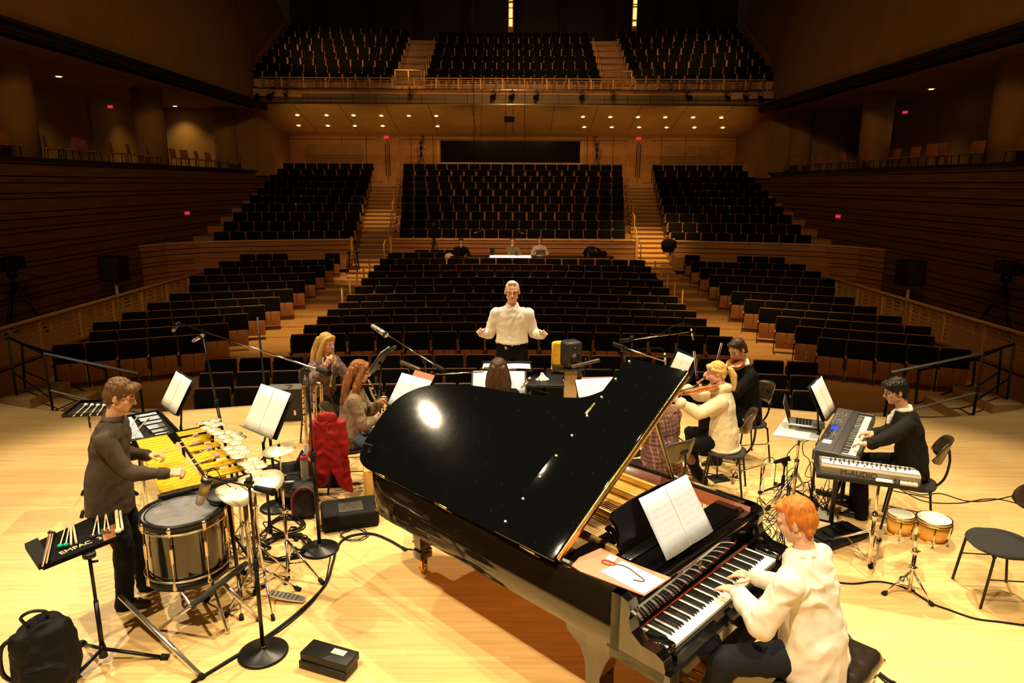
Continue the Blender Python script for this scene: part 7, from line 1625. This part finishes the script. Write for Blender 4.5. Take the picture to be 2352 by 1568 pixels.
# laptop table
q = [atz(1805, 957, .80), atz(1896, 968, .80), atz(1877, 1012, .80), atz(1775, 997, .80)]; c = sum(q, V())/4; la = math.atan2((q[1]-q[0]).y+(q[2]-q[3]).y, (q[1]-q[0]).x+(q[2]-q[3]).x)
t = thing('laptop_table', 'pale tray table on a chrome tripod carrying the laptop', 'table', (c.x, c.y, 0), la)
mb = MB(); mb.prism([((p_-c).x*math.cos(la)+(p_-c).y*math.sin(la), -(p_-c).x*math.sin(la)+(p_-c).y*math.cos(la)) for p_ in q[::-1]], .78, .80); mb.build('table_top', mat('pale_grey_top', (.60, .62, .60), .5), t)
mb = MB(); mb.cyl((0, 0, .78), (0, 0, .40), .012, n=12); mb.cyl((0, 0, .45), (0, 0, .06), .017, n=12); mb.cyl((0, 0, .42), (0, 0, .47), .024, n=12); mb.build('pole', M_chrome, t)
tripod(t, V((c.x, c.y, .32)), [V((c.x+.36*math.cos(a_), c.y+.36*math.sin(a_), 0)) for a_ in (3.6, 5.4, 1.3)], M_alu, M_rubber, .010)
bk_ = thing('grey_box', 'brown grey box under the raised laptop', 'box', (c.x+.08, c.y-.02, .801), la); mb = MB(); mb.bbox((0, 0, .022), (.22, .14, .043), None, .003); mb.build('box_body', mat('box_taupe', (.30, .24, .16), .6), bk_); mb = MB(); mb.box((0, -.071, .022), (.18, .002, .01)); mb.build('slot', M_blackplastic, bk_)
lt = thing('laptop', 'open silver laptop on the pale tray table with its screen seen edge on', 'laptop', (c.x+.06, c.y, .846), la); mb = MB(); mb.bbox((0, 0, .008), (.32, .22, .015), None, .004); mb.build('base', M_alu, lt)
mb = MB(); mb.bbox((-.195, 0, .12), (.006, .30, .235), roty(-.30), .002); mb.build('screen_lid', M_alu, lt); mb = MB(); mb.box((-.186, 0, .125), (.002, .28, .20), roty(-.30)); mb.build('screen', mat('dark_screen', (.02, .02, .03), .1), lt)
mb = MB()
for i in range(5):
    for j in range(12): mb.box((-.09+.03*i, -.088+.016*j, .0165), (.024, .013, .002))
mb.build('keys', M_blackplastic, lt)
# gear on the floor by the keyboards
t = thing('pedal_board', 'black pedal board and expression pedals on the floor under the keyboards', 'pedal board', (2.95, 5.72, 0), .5)
mb = MB(); mb.bbox((0, 0, .03), (.55, .28, .04), None, .008); mb.build('board', M_blackplastic, t)
for i in range(4): mb = MB(); mb.bbox((-.2+.13*i, 0, .062), (.09, .14, .03), rotx(.1), .006); mb.build('effect_pedal', M_darkcase, t); 
t = thing('tambourine', 'pale round frame drum lying on the floor under the stage piano', 'drum', (2.95, 6.05, 0)); mb = MB(); mb.lathe([(.14, 0), (.145, .05), (.135, .05), (.135, .045), (.001, .045)], (0, 0, .0), None, 32, False); mb.build('frame', M_stick, t); mb = MB(); mb.lathe([(.134, .047), (.001, .047)], (0, 0, 0), None, 32, False); mb.build('drumhead', M_paper, t)
t = thing('floor_plate', 'small black square plate foot beside the chair of the cream sweater player', 'stand foot', atz(1650, 1100, 0), .3); mb = MB(); mb.bbox((0, 0, .01), (.20, .17, .016), None, .004); mb.build('plate', M_blackmetal, t); mb = MB(); mb.cyl((-.02, 0, .01), (.02, .10, .62), .008, n=8); mb.build('pole', M_blackmetal, t)
# BONGOS --------------------------------------------------------------
M_bongo = mat('honey_wood', (.80, .42, .06), .25, coat=.6, var=.25, scale=4, sx=(1, 1, 6))
bc1 = atz(2070, 1180, .63); bc2 = atz(2146, 1191, .63); bc = V(((bc1.x+bc2.x)/2, (bc1.y+bc2.y)/2+.0, 0)); fb = atz(2088, 1362, 0); bc = V((fb.x, fb.y, 0)); bm_ = (bc1+bc2)/2
t = thing('bongo_drums', 'pair of honey coloured bongo drums on a chrome stand at the right', 'drums', bc)
for c_, r_, h_ in ((bc1, .098, .16), (bc2, .120, .17)):
    mb = MB(); mb.lathe([(r_*.80, -h_), (r_*.92, -h_*.5), (r_*.95, -.02)], c_, None, 36); sh = mb.build('shell', M_bongo, t, True)
    mb = MB(); mb.lathe([(r_, -.012), (r_, .004), (r_*.93, .008), (.001, .007)], c_, None, 36, False); mb.build('drumhead', mat('pale_hide', (.86, .80, .66), .55, var=.06, scale=6), t, True)
    mb = MB(); 
    for z_, q_ in ((-.022, 1.02), (.004, 1.0)): mb.tube([c_+V((r_*q_*math.cos(a_), r_*q_*math.sin(a_), z_)) for a_ in np.linspace(0, 2*PI, 36, endpoint=False)], .006, 8, True)
    mb.tube([c_+V((r_*.83*math.cos(a_), r_*.83*math.sin(a_), -h_+.012)) for a_ in np.linspace(0, 2*PI, 36, endpoint=False)], .010, 8, True); mb.build('brass_rim', M_brass, t, True)
    for i in range(5): a_ = i*2*PI/5+.5; mb = MB(); mb.cyl(c_+V((r_*1.07*math.cos(a_), r_*1.07*math.sin(a_), -.02)), c_+V((r_*.93*math.cos(a_), r_*.93*math.sin(a_), -h_-.02)), .0045, n=8); mb.cyl(c_+V((r_*.93*math.cos(a_), r_*.93*math.sin(a_), -h_-.035)), c_+V((r_*.93*math.cos(a_), r_*.93*math.sin(a_), -h_-.015)), .010, n=8); mb.build('tuning_lug', M_chrome, t, True)
mb = MB(); mb.bbox(bm_-V((0, 0, .09)), (.07, .09, .09), None, .01); mb.cyl(V((bm_.x, bm_.y, .56)), V((bc.x, bc.y, .34)), .014, n=12); mb.build('centre_block', M_chrome, t, True)
mb = MB(); mb.cyl((bc.x, bc.y, .36), (bc.x, bc.y, .03), .015, n=12)
for z_ in (.36, .22): mb.cyl((bc.x, bc.y, z_-.018), (bc.x, bc.y, z_+.018), .024, n=12); mb.cyl((bc.x-.04, bc.y, z_), (bc.x+.04, bc.y, z_), .006, n=8)
mb.build('pole', M_chrome, t, True)
ft = [atz(2027, 1366, 0), atz(2142, 1392, 0), V((bc.x+.05, bc.y+.20, 0))]; tripod(t, V((bc.x, bc.y, .20)), ft, M_chrome, M_rubber, .009); mb = MB()
for f_ in ft: mb.cyl(V((bc.x, bc.y, .06)), V((bc.x, bc.y, .20)).lerp(f_, .55), .006, n=6)
mb.build('brace', M_chrome, t, True)
# UNDER THE PIANO -----------------------------------------------------
# CABLES --------------------------------------------------------------
def cable(label, pts, r=.006, group='cables on the stage floor', z=None):
    P_ = [atz(x, y, r) for x, y in pts]; c_ = P_[0]; t = thing('cable', label, 'cable', (c_.x, c_.y, 0), 0, group)
    mb = MB(); mb.tube([V((p_.x, p_.y, r)) for p_ in curve_pts(P_, 8)], r, 7); mb.build('cable_jacket', M_rubber, t, True); mb = MB(); e_ = P_[-1]; mb.cyl(e_, e_+(P_[-1]-P_[-2]).normalized()*.05, r*1.5, n=8); mb.build('plug', M_blackmetal, t, True); return t
cable('thick black cable sweeping from the near stand past the round base to the piano leg', [(440, 1568), (520, 1520), (600, 1470), (680, 1410), (745, 1345), (765, 1290), (775, 1255), (800, 1232), (850, 1225), (890, 1238), (925, 1258)], .011)
cable('second black cable running beside the thick one', [(450, 1563), (540, 1505), (640, 1450), (715, 1385), (745, 1340), (755, 1300), (760, 1270)], .006)
cable('thin cable curling from the piano leg under its tail', [(925, 1258), (960, 1262), (990, 1250), (980, 1235), (960, 1240)], .006)
cable('black cable running right from behind the pianist to the bongo stand', [(1912, 1336), (1960, 1340), (2010, 1335), (2050, 1340), (2085, 1352)], .007)
cable('black cable running right from the bongo stand under the empty chair', [(2100, 1360), (2140, 1385), (2180, 1400), (2240, 1420), (2300, 1428), (2351, 1435)], .007)
cable('thick black cable running down right from behind the piano bench', [(1900, 1408), (1940, 1450), (1980, 1500), (2020, 1545), (2050, 1567)], .011)
cable('thinner black cable beside the thick one behind the bench', [(1902, 1415), (1930, 1450), (1965, 1495), (2000, 1535), (2035, 1567)], .006)
cable('thin cable running right from the keyboard player\'s chair, upper one', [(2040, 1110), (2110, 1135), (2160, 1133), (2220, 1150), (2280, 1148), (2351, 1132)], .005)
cable('thin cable running right from the keyboard player\'s chair, lower one', [(2060, 1118), (2120, 1150), (2200, 1155), (2260, 1146), (2300, 1147), (2351, 1160)], .005)
t = thing('tape_strip', 'small piece of brown tape across the cables behind the bench', 'tape', atz(2003, 1527, .013), 0); mb = MB(); mb.bbox((0, 0, .012), (.09, .045, .001), rotz(-.2), .0004, 1); mb.build('tape', mat('brown_tape', (.45, .25, .12), .6), t)
def coil(label, cx_, cy_, n_, R_, seed, r=.006, sq=.0, hgt=.05):
    rd = random.Random(seed); c_ = atz(cx_, cy_, 0); t = thing('cable_coil', label, 'cable coil', c_, 0, 'coiled cables'); pts = []
    for i in range(n_*10):
        a_ = i*2*PI/10; q_ = R_*(.75+.35*rd.random()); pts.append((q_*math.cos(a_)+.03*rd.random(), q_*math.sin(a_)+.03*rd.random(), r+hgt*rd.random()*(i/(n_*10))))
    mb = MB(); mb.tube(curve_pts(pts, 3), r, 6); mb.build('coiled_cable', M_rubber, t); mb = MB(); mb.cyl(pts[-1], V(pts[-1])+V((.05, 0, 0)), r*1.6, n=8); mb.build('plug', M_blackmetal, t); return t
coil('coil of black cable on the floor between the round bases', 648, 1212, 6, .17, 1); coil('larger coil of black cable below the splash cymbal stand', 648, 1262, 7, .22, 2)
coil('loose thin cable tangle on the floor by the black wedge case', 810, 1232, 4, .12, 3, .003)
coil('loose cable tangle under the percussion stands', 560, 1260, 5, .18, 4, .004, hgt=.2)
def tangle(label, x0, y0, x1, y1, n_, seed, r=.004, hmax=.35):
    rd = random.Random(seed); c_ = atz((x0+x1)/2, (y0+y1)/2, 0); t = thing('cable_tangle', label, 'cables', c_, 0, 'cable tangles')
    for i in range(n_):
        pts = []; a_ = V((rd.uniform(x0, x1), rd.uniform(y0, y1), 0))
        for k_ in range(7): a_ = V((min(max(a_.x+rd.uniform(-40, 40), x0), x1), min(max(a_.y+rd.uniform(-25, 25), y0), y1), 0)); p_ = atz(a_.x, a_.y, 0); pts.append((p_.x, p_.y, r+hmax*rd.random()**2*(1 if 0 < k_ < 6 else 0)))
        mb = MB(); mb.tube(curve_pts(pts, 5), r, 6); mb.build('cable', M_rubber, t, True)
tangle('dense tangle of black cables under the laptop table', 1745, 1125, 1900, 1200, 16, 5)
tangle('tangle of black cables behind the piano end by the pianist\'s head', 1735, 1200, 1800, 1270, 9, 6, hmax=.3)
tangle('small tangle of cables right of the pianist\'s head', 1875, 1205, 1920, 1250, 5, 7, hmax=.1)
for i, (a_, b_) in enumerate((((1778, 1000), (1752, 1085)), ((1850, 1012), (1862, 1070)), ((1838, 1012), (1808, 1060)))):
    p0 = atz(a_[0], a_[1], .80); p1 = aty(b_[0], b_[1], p0.y); t = thing('hanging_cable', 'thin cable hanging from the laptop table, %s from the left' % ORD[(1, 3, 2)[i]], 'cable', p0, 0, 'cables hanging from the laptop table')
    mb = MB(); mb.tube(curve_pts([p0+V((.03, 0, .004)), p0+V((-.03, -.02, -.02)), (p0+p1)/2+V((-.05, -.02, 0)), p1, V((p1.x+.05, p1.y-.02, .01))], 6), .004, 6); mb.build('cable_jacket', M_rubber if i else mat('beige_cable', (.6, .5, .3), .6), t, True); mb = MB(); mb.cyl((p1.x+.05, p1.y-.02, .008), (p1.x+.09, p1.y-.02, .008), .007, n=8); mb.build('plug', M_blackmetal, t, True)
# STAGE STEP HANDRAILS -------------------------------------------------
def handrail(label, posts, lean=0):
    t = thing('handrail', label, 'handrail', posts[0][0], 0, 'black handrails at the stage steps'); tops = []
    for bot, top in posts: mb = MB(); mb.cyl(bot, top, .022, n=4, smooth=False); mb.build('post', M_blackmetal, t, True); tops.append((V(bot), V(top)))
    for i in range(len(tops)-1):
        mb = MB(); mb.cyl(tops[i][1], tops[i+1][1], .022, n=4, smooth=False); mb.build('top_rail', M_blackmetal, t, True)
        mb = MB(); mb.cyl(tops[i][0].lerp(tops[i][1], .55), tops[i+1][0].lerp(tops[i+1][1], .45), .016, n=4, smooth=False); mb.build('middle_rail', M_blackmetal, t, True)
def post(xb, yb, xt, yt, Yv, zb=0): b_ = aty(xb, yb, Yv); tt = aty(xt, yt, Yv); b_.z = min(b_.z, zb); return (b_, tt)
handrail('black handrail at the left stage steps, nearer one', [post(41, 930, 19, 775, 9.9, -.3), post(122, 945, 101, 812, 9.6, -.5), post(329, 945, 318, 858, 9.75, -.74)])
handrail('black handrail at the left stage steps, farther one', [post(60, 925, 50, 790, 10.9, -.3), post(130, 935, 125, 812, 10.7, -.5), post(249, 935, 243, 848, 10.6, -.74)])
handrail('black handrail at the right stage steps, nearer one', [post(2312, 925, 2330, 790, 9.95, -.3), post(2237, 945, 2258, 812, 9.6, -.5), post(2030, 958, 2047, 855, 9.65, -.74)])
handrail('black handrail at the right stage steps, farther one', [post(2290, 915, 2300, 800, 10.9, -.3), post(2232, 925, 2240, 825, 10.7, -.5), post(2105, 930, 2110, 850, 10.6, -.74)])
for s_, nm in ((-1, 'left'), (1, 'right')):
    mb = MB()
    for k_ in range(4): mb.box((s_*(7.3-.45*k_), 10.15, -.16-.15*k_), (.46, .95, .32)) 
    struct(mb, 'floor_steps_'+nm, M_floor)
# ================================================================== FAR THINGS
def camera_tripod(label, p, h, sc=1.0, group='video cameras on tripods', rz=0):
    t = thing('video_camera', label, 'camera', p, rz, group); k = sc
    for a_ in (.5, 2.6, 4.7): mb = MB(); mb.cyl((0, 0, h*.72), (.26*k*math.cos(a_), .26*k*math.sin(a_), 0), .018*k, .012*k, 8); mb.build('leg', M_blackmetal, t)
    mb = MB(); mb.cyl((0, 0, h*.55), (0, 0, h*.86), .022*k, n=10); mb.lathe([(.05*k, h*.74), (.06*k, h*.80), (.05*k, h*.86)], (0, 0, 0), None, 14); mb.cyl((0, 0, h*.84), (.25*k, .22*k, h*.70), .008*k, n=6); mb.build('tripod_head', M_blackmetal, t)
    mb = MB(); mb.bbox((0, .02, h*.93), (.12*k, .30*k, .14*k), None, .015); mb.cyl((0, -.13*k, h*.94), (0, -.26*k, h*.94), .045*k, .05*k, 16); mb.bbox((0, .0, h*1.02), (.03*k, .20*k, .02*k), None, .006); mb.bbox((.09*k, .05, h*.99), (.06*k, .05*k, .05*k), None, .008); mb.build('camera_body', M_blackplastic, t); return t
camera_tripod('dark video camera on a tripod at the left end behind the parterre seats', (aty(968, 380, 37.4).x, 37.4, 3.42), 1.9, 1.3); camera_tripod('dark video camera on a tripod at the right end behind the parterre seats', (aty(1370, 380, 37.4).x, 37.4, 3.42), 1.85, 1.3)
camera_tripod('video camera on a tall tripod in front of the centre parapet', (aty(998, 575, 25.9).x, 25.9, -.14), 1.9, 1.25)
camera_tripod('large dark camera on a tripod by the left slatted wall', (-11.2, 15.4, -.30), 1.75, 2.0); camera_tripod('large dark camera on a tripod by the right slatted wall', (11.2, 15.6, -.30), 1.75, 2.0)
for s_, nm in ((-1, 'left'), (1, 'right')):
    t = thing('loudspeaker', 'square black loudspeaker on a pole beside the %s slatted wall' % nm, 'loudspeaker', (s_*10.75, 18.6, -.30), s_*.25, 'loudspeakers on poles'); mb = MB(); mb.bbox((0, 0, 1.14), (.60, .45, .68), None, .02); mb.build('cabinet', M_blackplastic, t)
    mb = MB(); mb.cyl((0, 0, .8), (0, 0, .0), .045, n=10); mb.bbox((0, 0, .02), (.55, .5, .04), None, .01); mb.build('pole', M_rail, t); mb = MB(); mb.bbox((0, -.228, 1.14), (.54, .01, .62), None, .004); mb.build('grille', M_black, t)
# twin microphone bar
t = thing('microphone_bar', 'horizontal bar with two pencil microphones hanging above the centre seats', 'microphone bar', aty(1145, 522, 18.0)); c_ = t.location.copy(); t.matrix_basis = Matrix.Translation(c_)
a_, b_ = aty(1096, 522, 18.0), aty(1198, 522, 18.0); mb = MB(); mb.cyl(a_, b_, .014, n=8); mb.build('bar', M_blackmetal, t, True)
for (x0, y0), (x1, y1) in (((1108, 529), (1090, 535)), ((1190, 529), (1201, 536))): mb = MB(); mb.cyl(aty(x0, y0, 18), aty(x1, y1, 17.8), .022, n=10); mb.cyl(aty(x0, y0-7, 18), aty(x0, y0, 18), .012, n=6); mb.build('pencil_microphone', M_alu, t, True)
mb = MB(); mb.cyl(aty(1205, 525, 18)+V((-.5, 0, 0)), V((aty(1205, 525, 18).x-.5, 18, 16.9)), .006, n=5); mb.cyl(aty(1098, 522, 18), V((aty(1098, 522, 18).x+.55, 18, 16.9)), .004, n=5); mb.build('suspension_wire', M_blackmetal, t, True)
# control tables and their clutter
def table(label, x0, x1, y, z0, glow):
    t = thing('control_table', label, 'table', ((x0+x1)/2, y, z0)); w = x1-x0; mb = MB(); mb.bbox((0, 0, .74), (w, .6, .04), None, .01); mb.build('table_top', mat('table_edge_glow', (.9, .9, .88), .5, emit=(.8, .95, 1, .8)) if glow else M_blackplastic, t)  # lit top emits: the light falling on it is put into the material
    for a_ in (-1, 1): mb = MB(); mb.bbox((a_*(w/2-.08), 0, .36), (.05, .5, .72), None, .008); mb.build('leg', M_blackmetal, t)
T1 = table('table with brightly lit white edge in front of the olive shirt person', -.80, .66, 24.65, CF[11], True); table('dark control table right of the lit one', .70, 3.6, 24.7, CF[11], False); table('dark control table left of the lit one', -2.2, -.85, 24.7, CF[11], False)
z_ = CF[11]+.762
t = thing('laptop', 'laptop on the dark control table in front of the pale shirt person', 'laptop', (1.0, 24.75, z_)); mb = MB(); mb.bbox((0, 0, .01), (.34, .24, .02), None, .004); mb.build('base', M_alu, t); mb = MB(); mb.bbox((0, -.13, .12), (.34, .01, .22), rotx(.25), .003); mb.build('screen_lid', M_alu, t)
t = thing('monitor', 'small dark monitor beside the lit white table', 'monitor', (-.72, 24.9, z_)); mb = MB(); mb.bbox((0, 0, .14), (.16, .04, .24), None, .008); mb.build('screen', M_blackplastic, t); mb = MB(); mb.bbox((0, 0, .01), (.12, .1, .015), None, .003); mb.build('base', M_blackplastic, t)
t = thing('paper_cup', 'small paper cup in front of the round black bag', 'cup', aty(1351, 587, 24.5)); t.matrix_basis = Matrix.Translation((aty(1351, 587, 24.5).x, 24.5, z_)); mb = MB(); mb.lathe([(.028, 0), (.04, .10), (.042, .10), (.036, .10)], (0, 0, 0), None, 14); mb.build('cup_body', M_paper, t)
t = thing('backpack', 'round black backpack on the control table at the right', 'backpack', (aty(1362, 590, 24.8).x, 24.8, z_)); mb = MB(); mb.loft([((0, 0, 0), (1, 0, 0), (0, 1, 0), .33, .18), ((0, 0, .14), (1, 0, 0), (0, 1, 0), .36, .2), ((-.04, 0, .27), (1, 0, 0), (0, 1, 0), .22, .14), ((-.06, 0, .32), (1, 0, 0), (0, 1, 0), .10, .08)], 20); mb.ell((.34, 0, .08), (.16, .12, .10)); remesh(mb, 'bag_body', M_darkcase, t, .02, 1, folds(.012, 6, 3)); mb = MB(); mb.tube([(.02, -.17, .27), (.10, -.19, .20), (.12, -.2, .1)], .012, 6); mb.build('strap', M_alu, t)
t = thing('coat', 'pale coat on the seat beside the person leaning on a hand', 'coat', (-2.25, 24.65, CF[11]+.5)); mb = MB(); mb.ell((0, 0, .22), (.16, .12, .12)); remesh(mb, 'coat_body', mat('cream_coat', (.7, .55, .3), .9), t, .016, 1, folds(.012, 8, 1)); mb = MB(); mb.bbox((0, 0, .05), (.3, .3, .2), None, .03); mb.build('coat_fold', MATS['cream_coat'], t)
t = thing('camera_bag', 'black bag hanging on the parapet right of the right stairs', 'bag', aty(1536, 563, 25.6)); c_ = V(t.location); t.matrix_basis = Matrix.Translation(c_); mb = MB(); mb.loft([((-.05, 0, -.24), (1, 0, 0), (0, 1, 0), .16, .10), ((0, 0, -.05), (1, 0, 0), (0, 1, 0), .29, .13), ((.02, 0, .14), (1, 0, 0), (0, 1, 0), .27, .12), ((0, 0, .20), (1, 0, 0), (0, 1, 0), .15, .08)], 18); remesh(mb, 'bag_body', M_darkcase, t, .02, 1, folds(.015, 5, 8)); mb = MB(); mb.tube([(-.2, -.05, .15), (-.05, .12, .26), (.2, -.05, .15)], .012, 6); mb.build('strap', M_blackplastic, t)
p_ = atz(1496, 641, -.12); t = thing('bag', 'black bag left on the floor of the right aisle', 'bag', (4.85, 23.6, CF[10]+.02)); mb = MB(); mb.loft([((0, 0, 0), (1, 0, 0), (0, 1, 0), .30, .2), ((0, 0, .12), (1, 0, 0), (0, 1, 0), .24, .16), ((-.02, 0, .24), (1, 0, 0), (0, 1, 0), .10, .08), ((-.03, 0, .33), (1, 0, 0), (0, 1, 0), .05, .04)], 18); remesh(mb, 'bag_body', M_darkcase, t, .02, 1, folds(.02, 5, 12)); mb = MB(); mb.tube([(-.2, 0, .1), (-.4, -.05, .14), (-.45, 0, .02)], .012, 6); mb.build('strap', M_blackplastic, t)
sp_ = atz(803, 628, CF[10]); t = thing('bar_stool', 'dark wooden bar stool beside the left stairs', 'stool', (-5.85, 25.3, CF[11]+.02)); mb = MB(); mb.lathe([(.20, .78), (.21, .80), (.20, .82)], (0, 0, 0), None, 20); mb.build('seat', M_seatframe, t)
for a_ in (-1, 1):
    for b_ in (-1, 1): mb = MB(); mb.cyl((a_*.12, b_*.12, .79), (a_*.21, b_*.21, 0), .024, n=8); mb.build('leg', M_seatframe, t)
mb = MB()
for z2, q_ in ((.25, .18), (.5, .155)):
    for a_ in (-1, 1): mb.cyl((-q_, a_*q_, z2), (q_, a_*q_, z2), .014, n=6); mb.cyl((a_*q_, -q_, z2), (a_*q_, q_, z2), .014, n=6)
mb.build('stretcher', M_seatframe, t)
# exit signs
def exit_sign(label, p, rz, s=1.0):
    t = thing('exit_sign', label, 'exit sign', p, rz, 'red exit signs'); mb = MB(); mb.bbox((0, 0, 0), (.30*s, .04, .19*s), None, .006); mb.build('sign_box', mat('exit_red_dim', (.35, .01, .02), .5, emit=(1, .02, .05, .30)), t)
    text_mesh('lettering', 'EXIT', .125*s, mat('exit_letters', (1, .2, .2), .5, emit=(1, .16, .2, .9)), Matrix.Translation((0, -.022, -.004)) @ Matrix.Rotation(PI/2, 4, 'X'), t)
exit_sign('red exit sign above the left door in the back wall', (-6.78, 38.46, 5.52), 0); exit_sign('red exit sign above the right door in the back wall', (6.72, 38.46, 5.52), 0)
exit_sign('red exit sign on the left slatted wall', (-12.12, 26.1, 2.0), math.radians(58), .75); exit_sign('red exit sign on the right slatted wall', (12.12, 26.1, 2.0), math.radians(-58), .75)
p_ = aty(253, 245, 24.0); exit_sign('red exit sign in the left gallery', (p_.x, p_.y, p_.z), math.radians(40), .55); p_ = aty(2079, 258, 24.0); exit_sign('red exit sign in the right gallery', (p_.x, p_.y, p_.z), math.radians(-40), .55)
# black square panel in the balcony underside
p_ = on_soffit(1170, 273); t = thing('ceiling_panel', 'square black hatch in the middle of the balcony underside', 'panel', p_); mb = MB(); mb.bbox((0, 0, 0), (.50, 1.0, .03), rotx(-.19), .004); mb.build('hatch', M_black, t); mb = MB(); mb.bbox((0, 0, .006), (.56, 1.06, .02), rotx(-.19), .004); mb.build('frame', M_soffit, t)
# theatre lights on the balcony pipe
def stage_light(label, x, k=1.0):
    p_ = aty(x, 222, YB-.3); t = thing('theatre_light', label, 'spotlight', (p_.x, YB-.34, 7.0), (x % 7-3)*.15, 'theatre lights under the balcony'); mb = MB(); mb.cyl((0, .08, .0), (0, -.16*k, -.10*k), .085*k, .10*k, 16); mb.cyl((0, .16, .05), (0, .05, 0), .06*k, n=12); mb.build('lamp_housing', M_blackmetal, t)
    mb = MB(); mb.tube([(-.11*k, 0, 0), (-.11*k, 0, .16), (0, 0, .24), (.11*k, 0, .16), (.11*k, 0, 0)], .012, 6); mb.cyl((0, .03, .22), (0, .05, .28), .02, n=8); mb.build('yoke', M_blackmetal, t); mb = MB(); mb.tube(curve_pts([(0, .12, .05), (.10, .1, .15), (.22, .06, .05), (.28, .06, .26)], 4), .008, 6); mb.build('cable', M_rubber, t)
for i, (x, w_) in enumerate(((592, 'first from the left'), (623, 'second from the left'), (657, 'third from the left'), (943, 'fourth from the left'), (1134, 'left of the centre line'), (1176, 'at the centre line'), (1232, 'right of the centre line'), (1337, 'right of centre'), (1408, 'farther right of centre'), (1581, 'fourth from the right'), (1670, 'third from the right'), (1712, 'second from the right'), (1746, 'first from the right'))): stage_light('small black theatre light under the balcony rail, '+w_, x)
# thin cable from ceiling
for xx in (1088, 1206): p_ = aty(xx, 200, 20); t = thing('hanging_wire', 'thin black wire hanging from the ceiling, %s one' % ('left' if xx < 1100 else 'right'), 'wire', (p_.x, 20, 16.9)); mb = MB(); mb.cyl((0, 0, 0), (0, 0, aty(xx, 380, 20).z-16.9), .008, n=5); mb.build('wire', M_blackmetal, t)
# gallery chairs
def gchair(loc, rz, label): 
    global GC
    if GC is None:
        GC = thing('gallery_chair', label, 'chair', loc, rz, 'wooden gallery chairs'); m_ = mat('gallery_chair_wood', (.42, .17, .06), .5)
        mb = MB(); mb.bbox((0, .20, .62), (.42, .03, .34), rotx(-.12), .015); mb.build('backrest', m_, GC); mb = MB(); mb.bbox((0, 0, .45), (.44, .42, .04), None, .012); mb.build('seat', m_, GC)
        for a_ in (-.19, .19):
            for b_ in (-.18, .18): mb = MB(); mb.cyl((a_, b_, .44), (a_, b_*1.1, 0), .014, n=8); mb.build('leg', M_blackmetal, GC)
    else: dup(GC, loc, rz, label)
GC = None; rg = random.Random(3)
for s_, nm in ((-1, 'left'), (1, 'right')):
    for i in range(14):
        y_ = 16.5+i*1.22+rg.uniform(-.2, .2); y_ += .75 if abs(y_-19.4) < .75 or abs(y_-26.6) < .75 else 0; gchair((s_*(12.55+.12*rg.random()), y_, 3.55), s_*(-PI/2)+rg.uniform(-.4, .4)+PI*(rg.random() < .2), 'brown wooden chair in the %s gallery, %s from the stage' % (nm, ORD[i+1]))
# stair handrail posts
for s_, nm in ((-1, 'left'), (1, 'right')):
    for i in range(8):
        k_ = 1+i*3; y_ = 24.9+k_*.485; z0 = -.14+k_*.15; xo = .125*max(0, (y_-26.3))/1.1; x_ = s_*(5.3+xo-.60)
        t = thing('stair_post', 'slim pale handrail post on the %s stairs, %s from the bottom' % (nm, ORD[i+1]), 'handrail post', (x_, y_, z0), 0, 'stair handrail posts'); mb = MB(); mb.tube([(0, 0, 0), (0, 0, .92), (0, .03, .97)], .022, 8); mb.build('post', M_rail, t); mb = MB(); mb.tube([(0, .0, .95), (0, .52, 1.10)], .018, 8); mb.build('grip', M_rail, t)
for s_, nm in ((-1, 'left'), (1, 'right')):
    for i in range(5): k_ = i+6; t = thing('aisle_post', 'short pale post beside the centre block on the %s aisle, %s from the stage' % (nm, ORD[i+1]), 'post', (s_*4.78, Yc(k_, 4.6)-.2, CF[k_]), 0, 'aisle posts'); mb = MB(); mb.tube([(0, 0, 0), (0, 0, .85)], .025, 8); mb.build('post', M_rail, t); mb = MB(); mb.ell((0, 0, .86), (.03, .03, .02)); mb.build('cap', M_rail, t)
    t = thing('balcony_rail', 'pale metal guard rail at the foot of the %s balcony aisle' % nm, 'rail', (s_*4.9, 34.15, 7.3), 0, 'balcony aisle rails'); mb = MB(); mb.tube([(-.65, 0, .95), (.65, 0, .95)], .03, 8); mb.build('top_rail', M_rail, t)
    for a_ in (-.62, 0, .62): mb = MB(); mb.tube([(a_, 0, 0), (a_, 0, .95)], .02, 8); mb.build('post', M_rail, t)
    for i in range(6): k_ = i; t = thing('balcony_post', 'upright pale handrail post in the %s balcony aisle, %s from the rail' % (nm, ORD[i+1]), 'handrail post', (s_*4.9+(.68 if s_ < 0 else -.68), BY[k_]-.1, BZ[k_]+.02), 0, 'balcony handrail posts'); mb = MB(); mb.tube([(0, 0, 0), (0, 0, 1.05), (0, .05, 1.1)], .024, 8); mb.build('post', M_rail, t); mb = MB(); mb.tube([(0, 0, 1.08), (0, .35, 1.2)], .018, 8); mb.build('grip', M_rail, t)
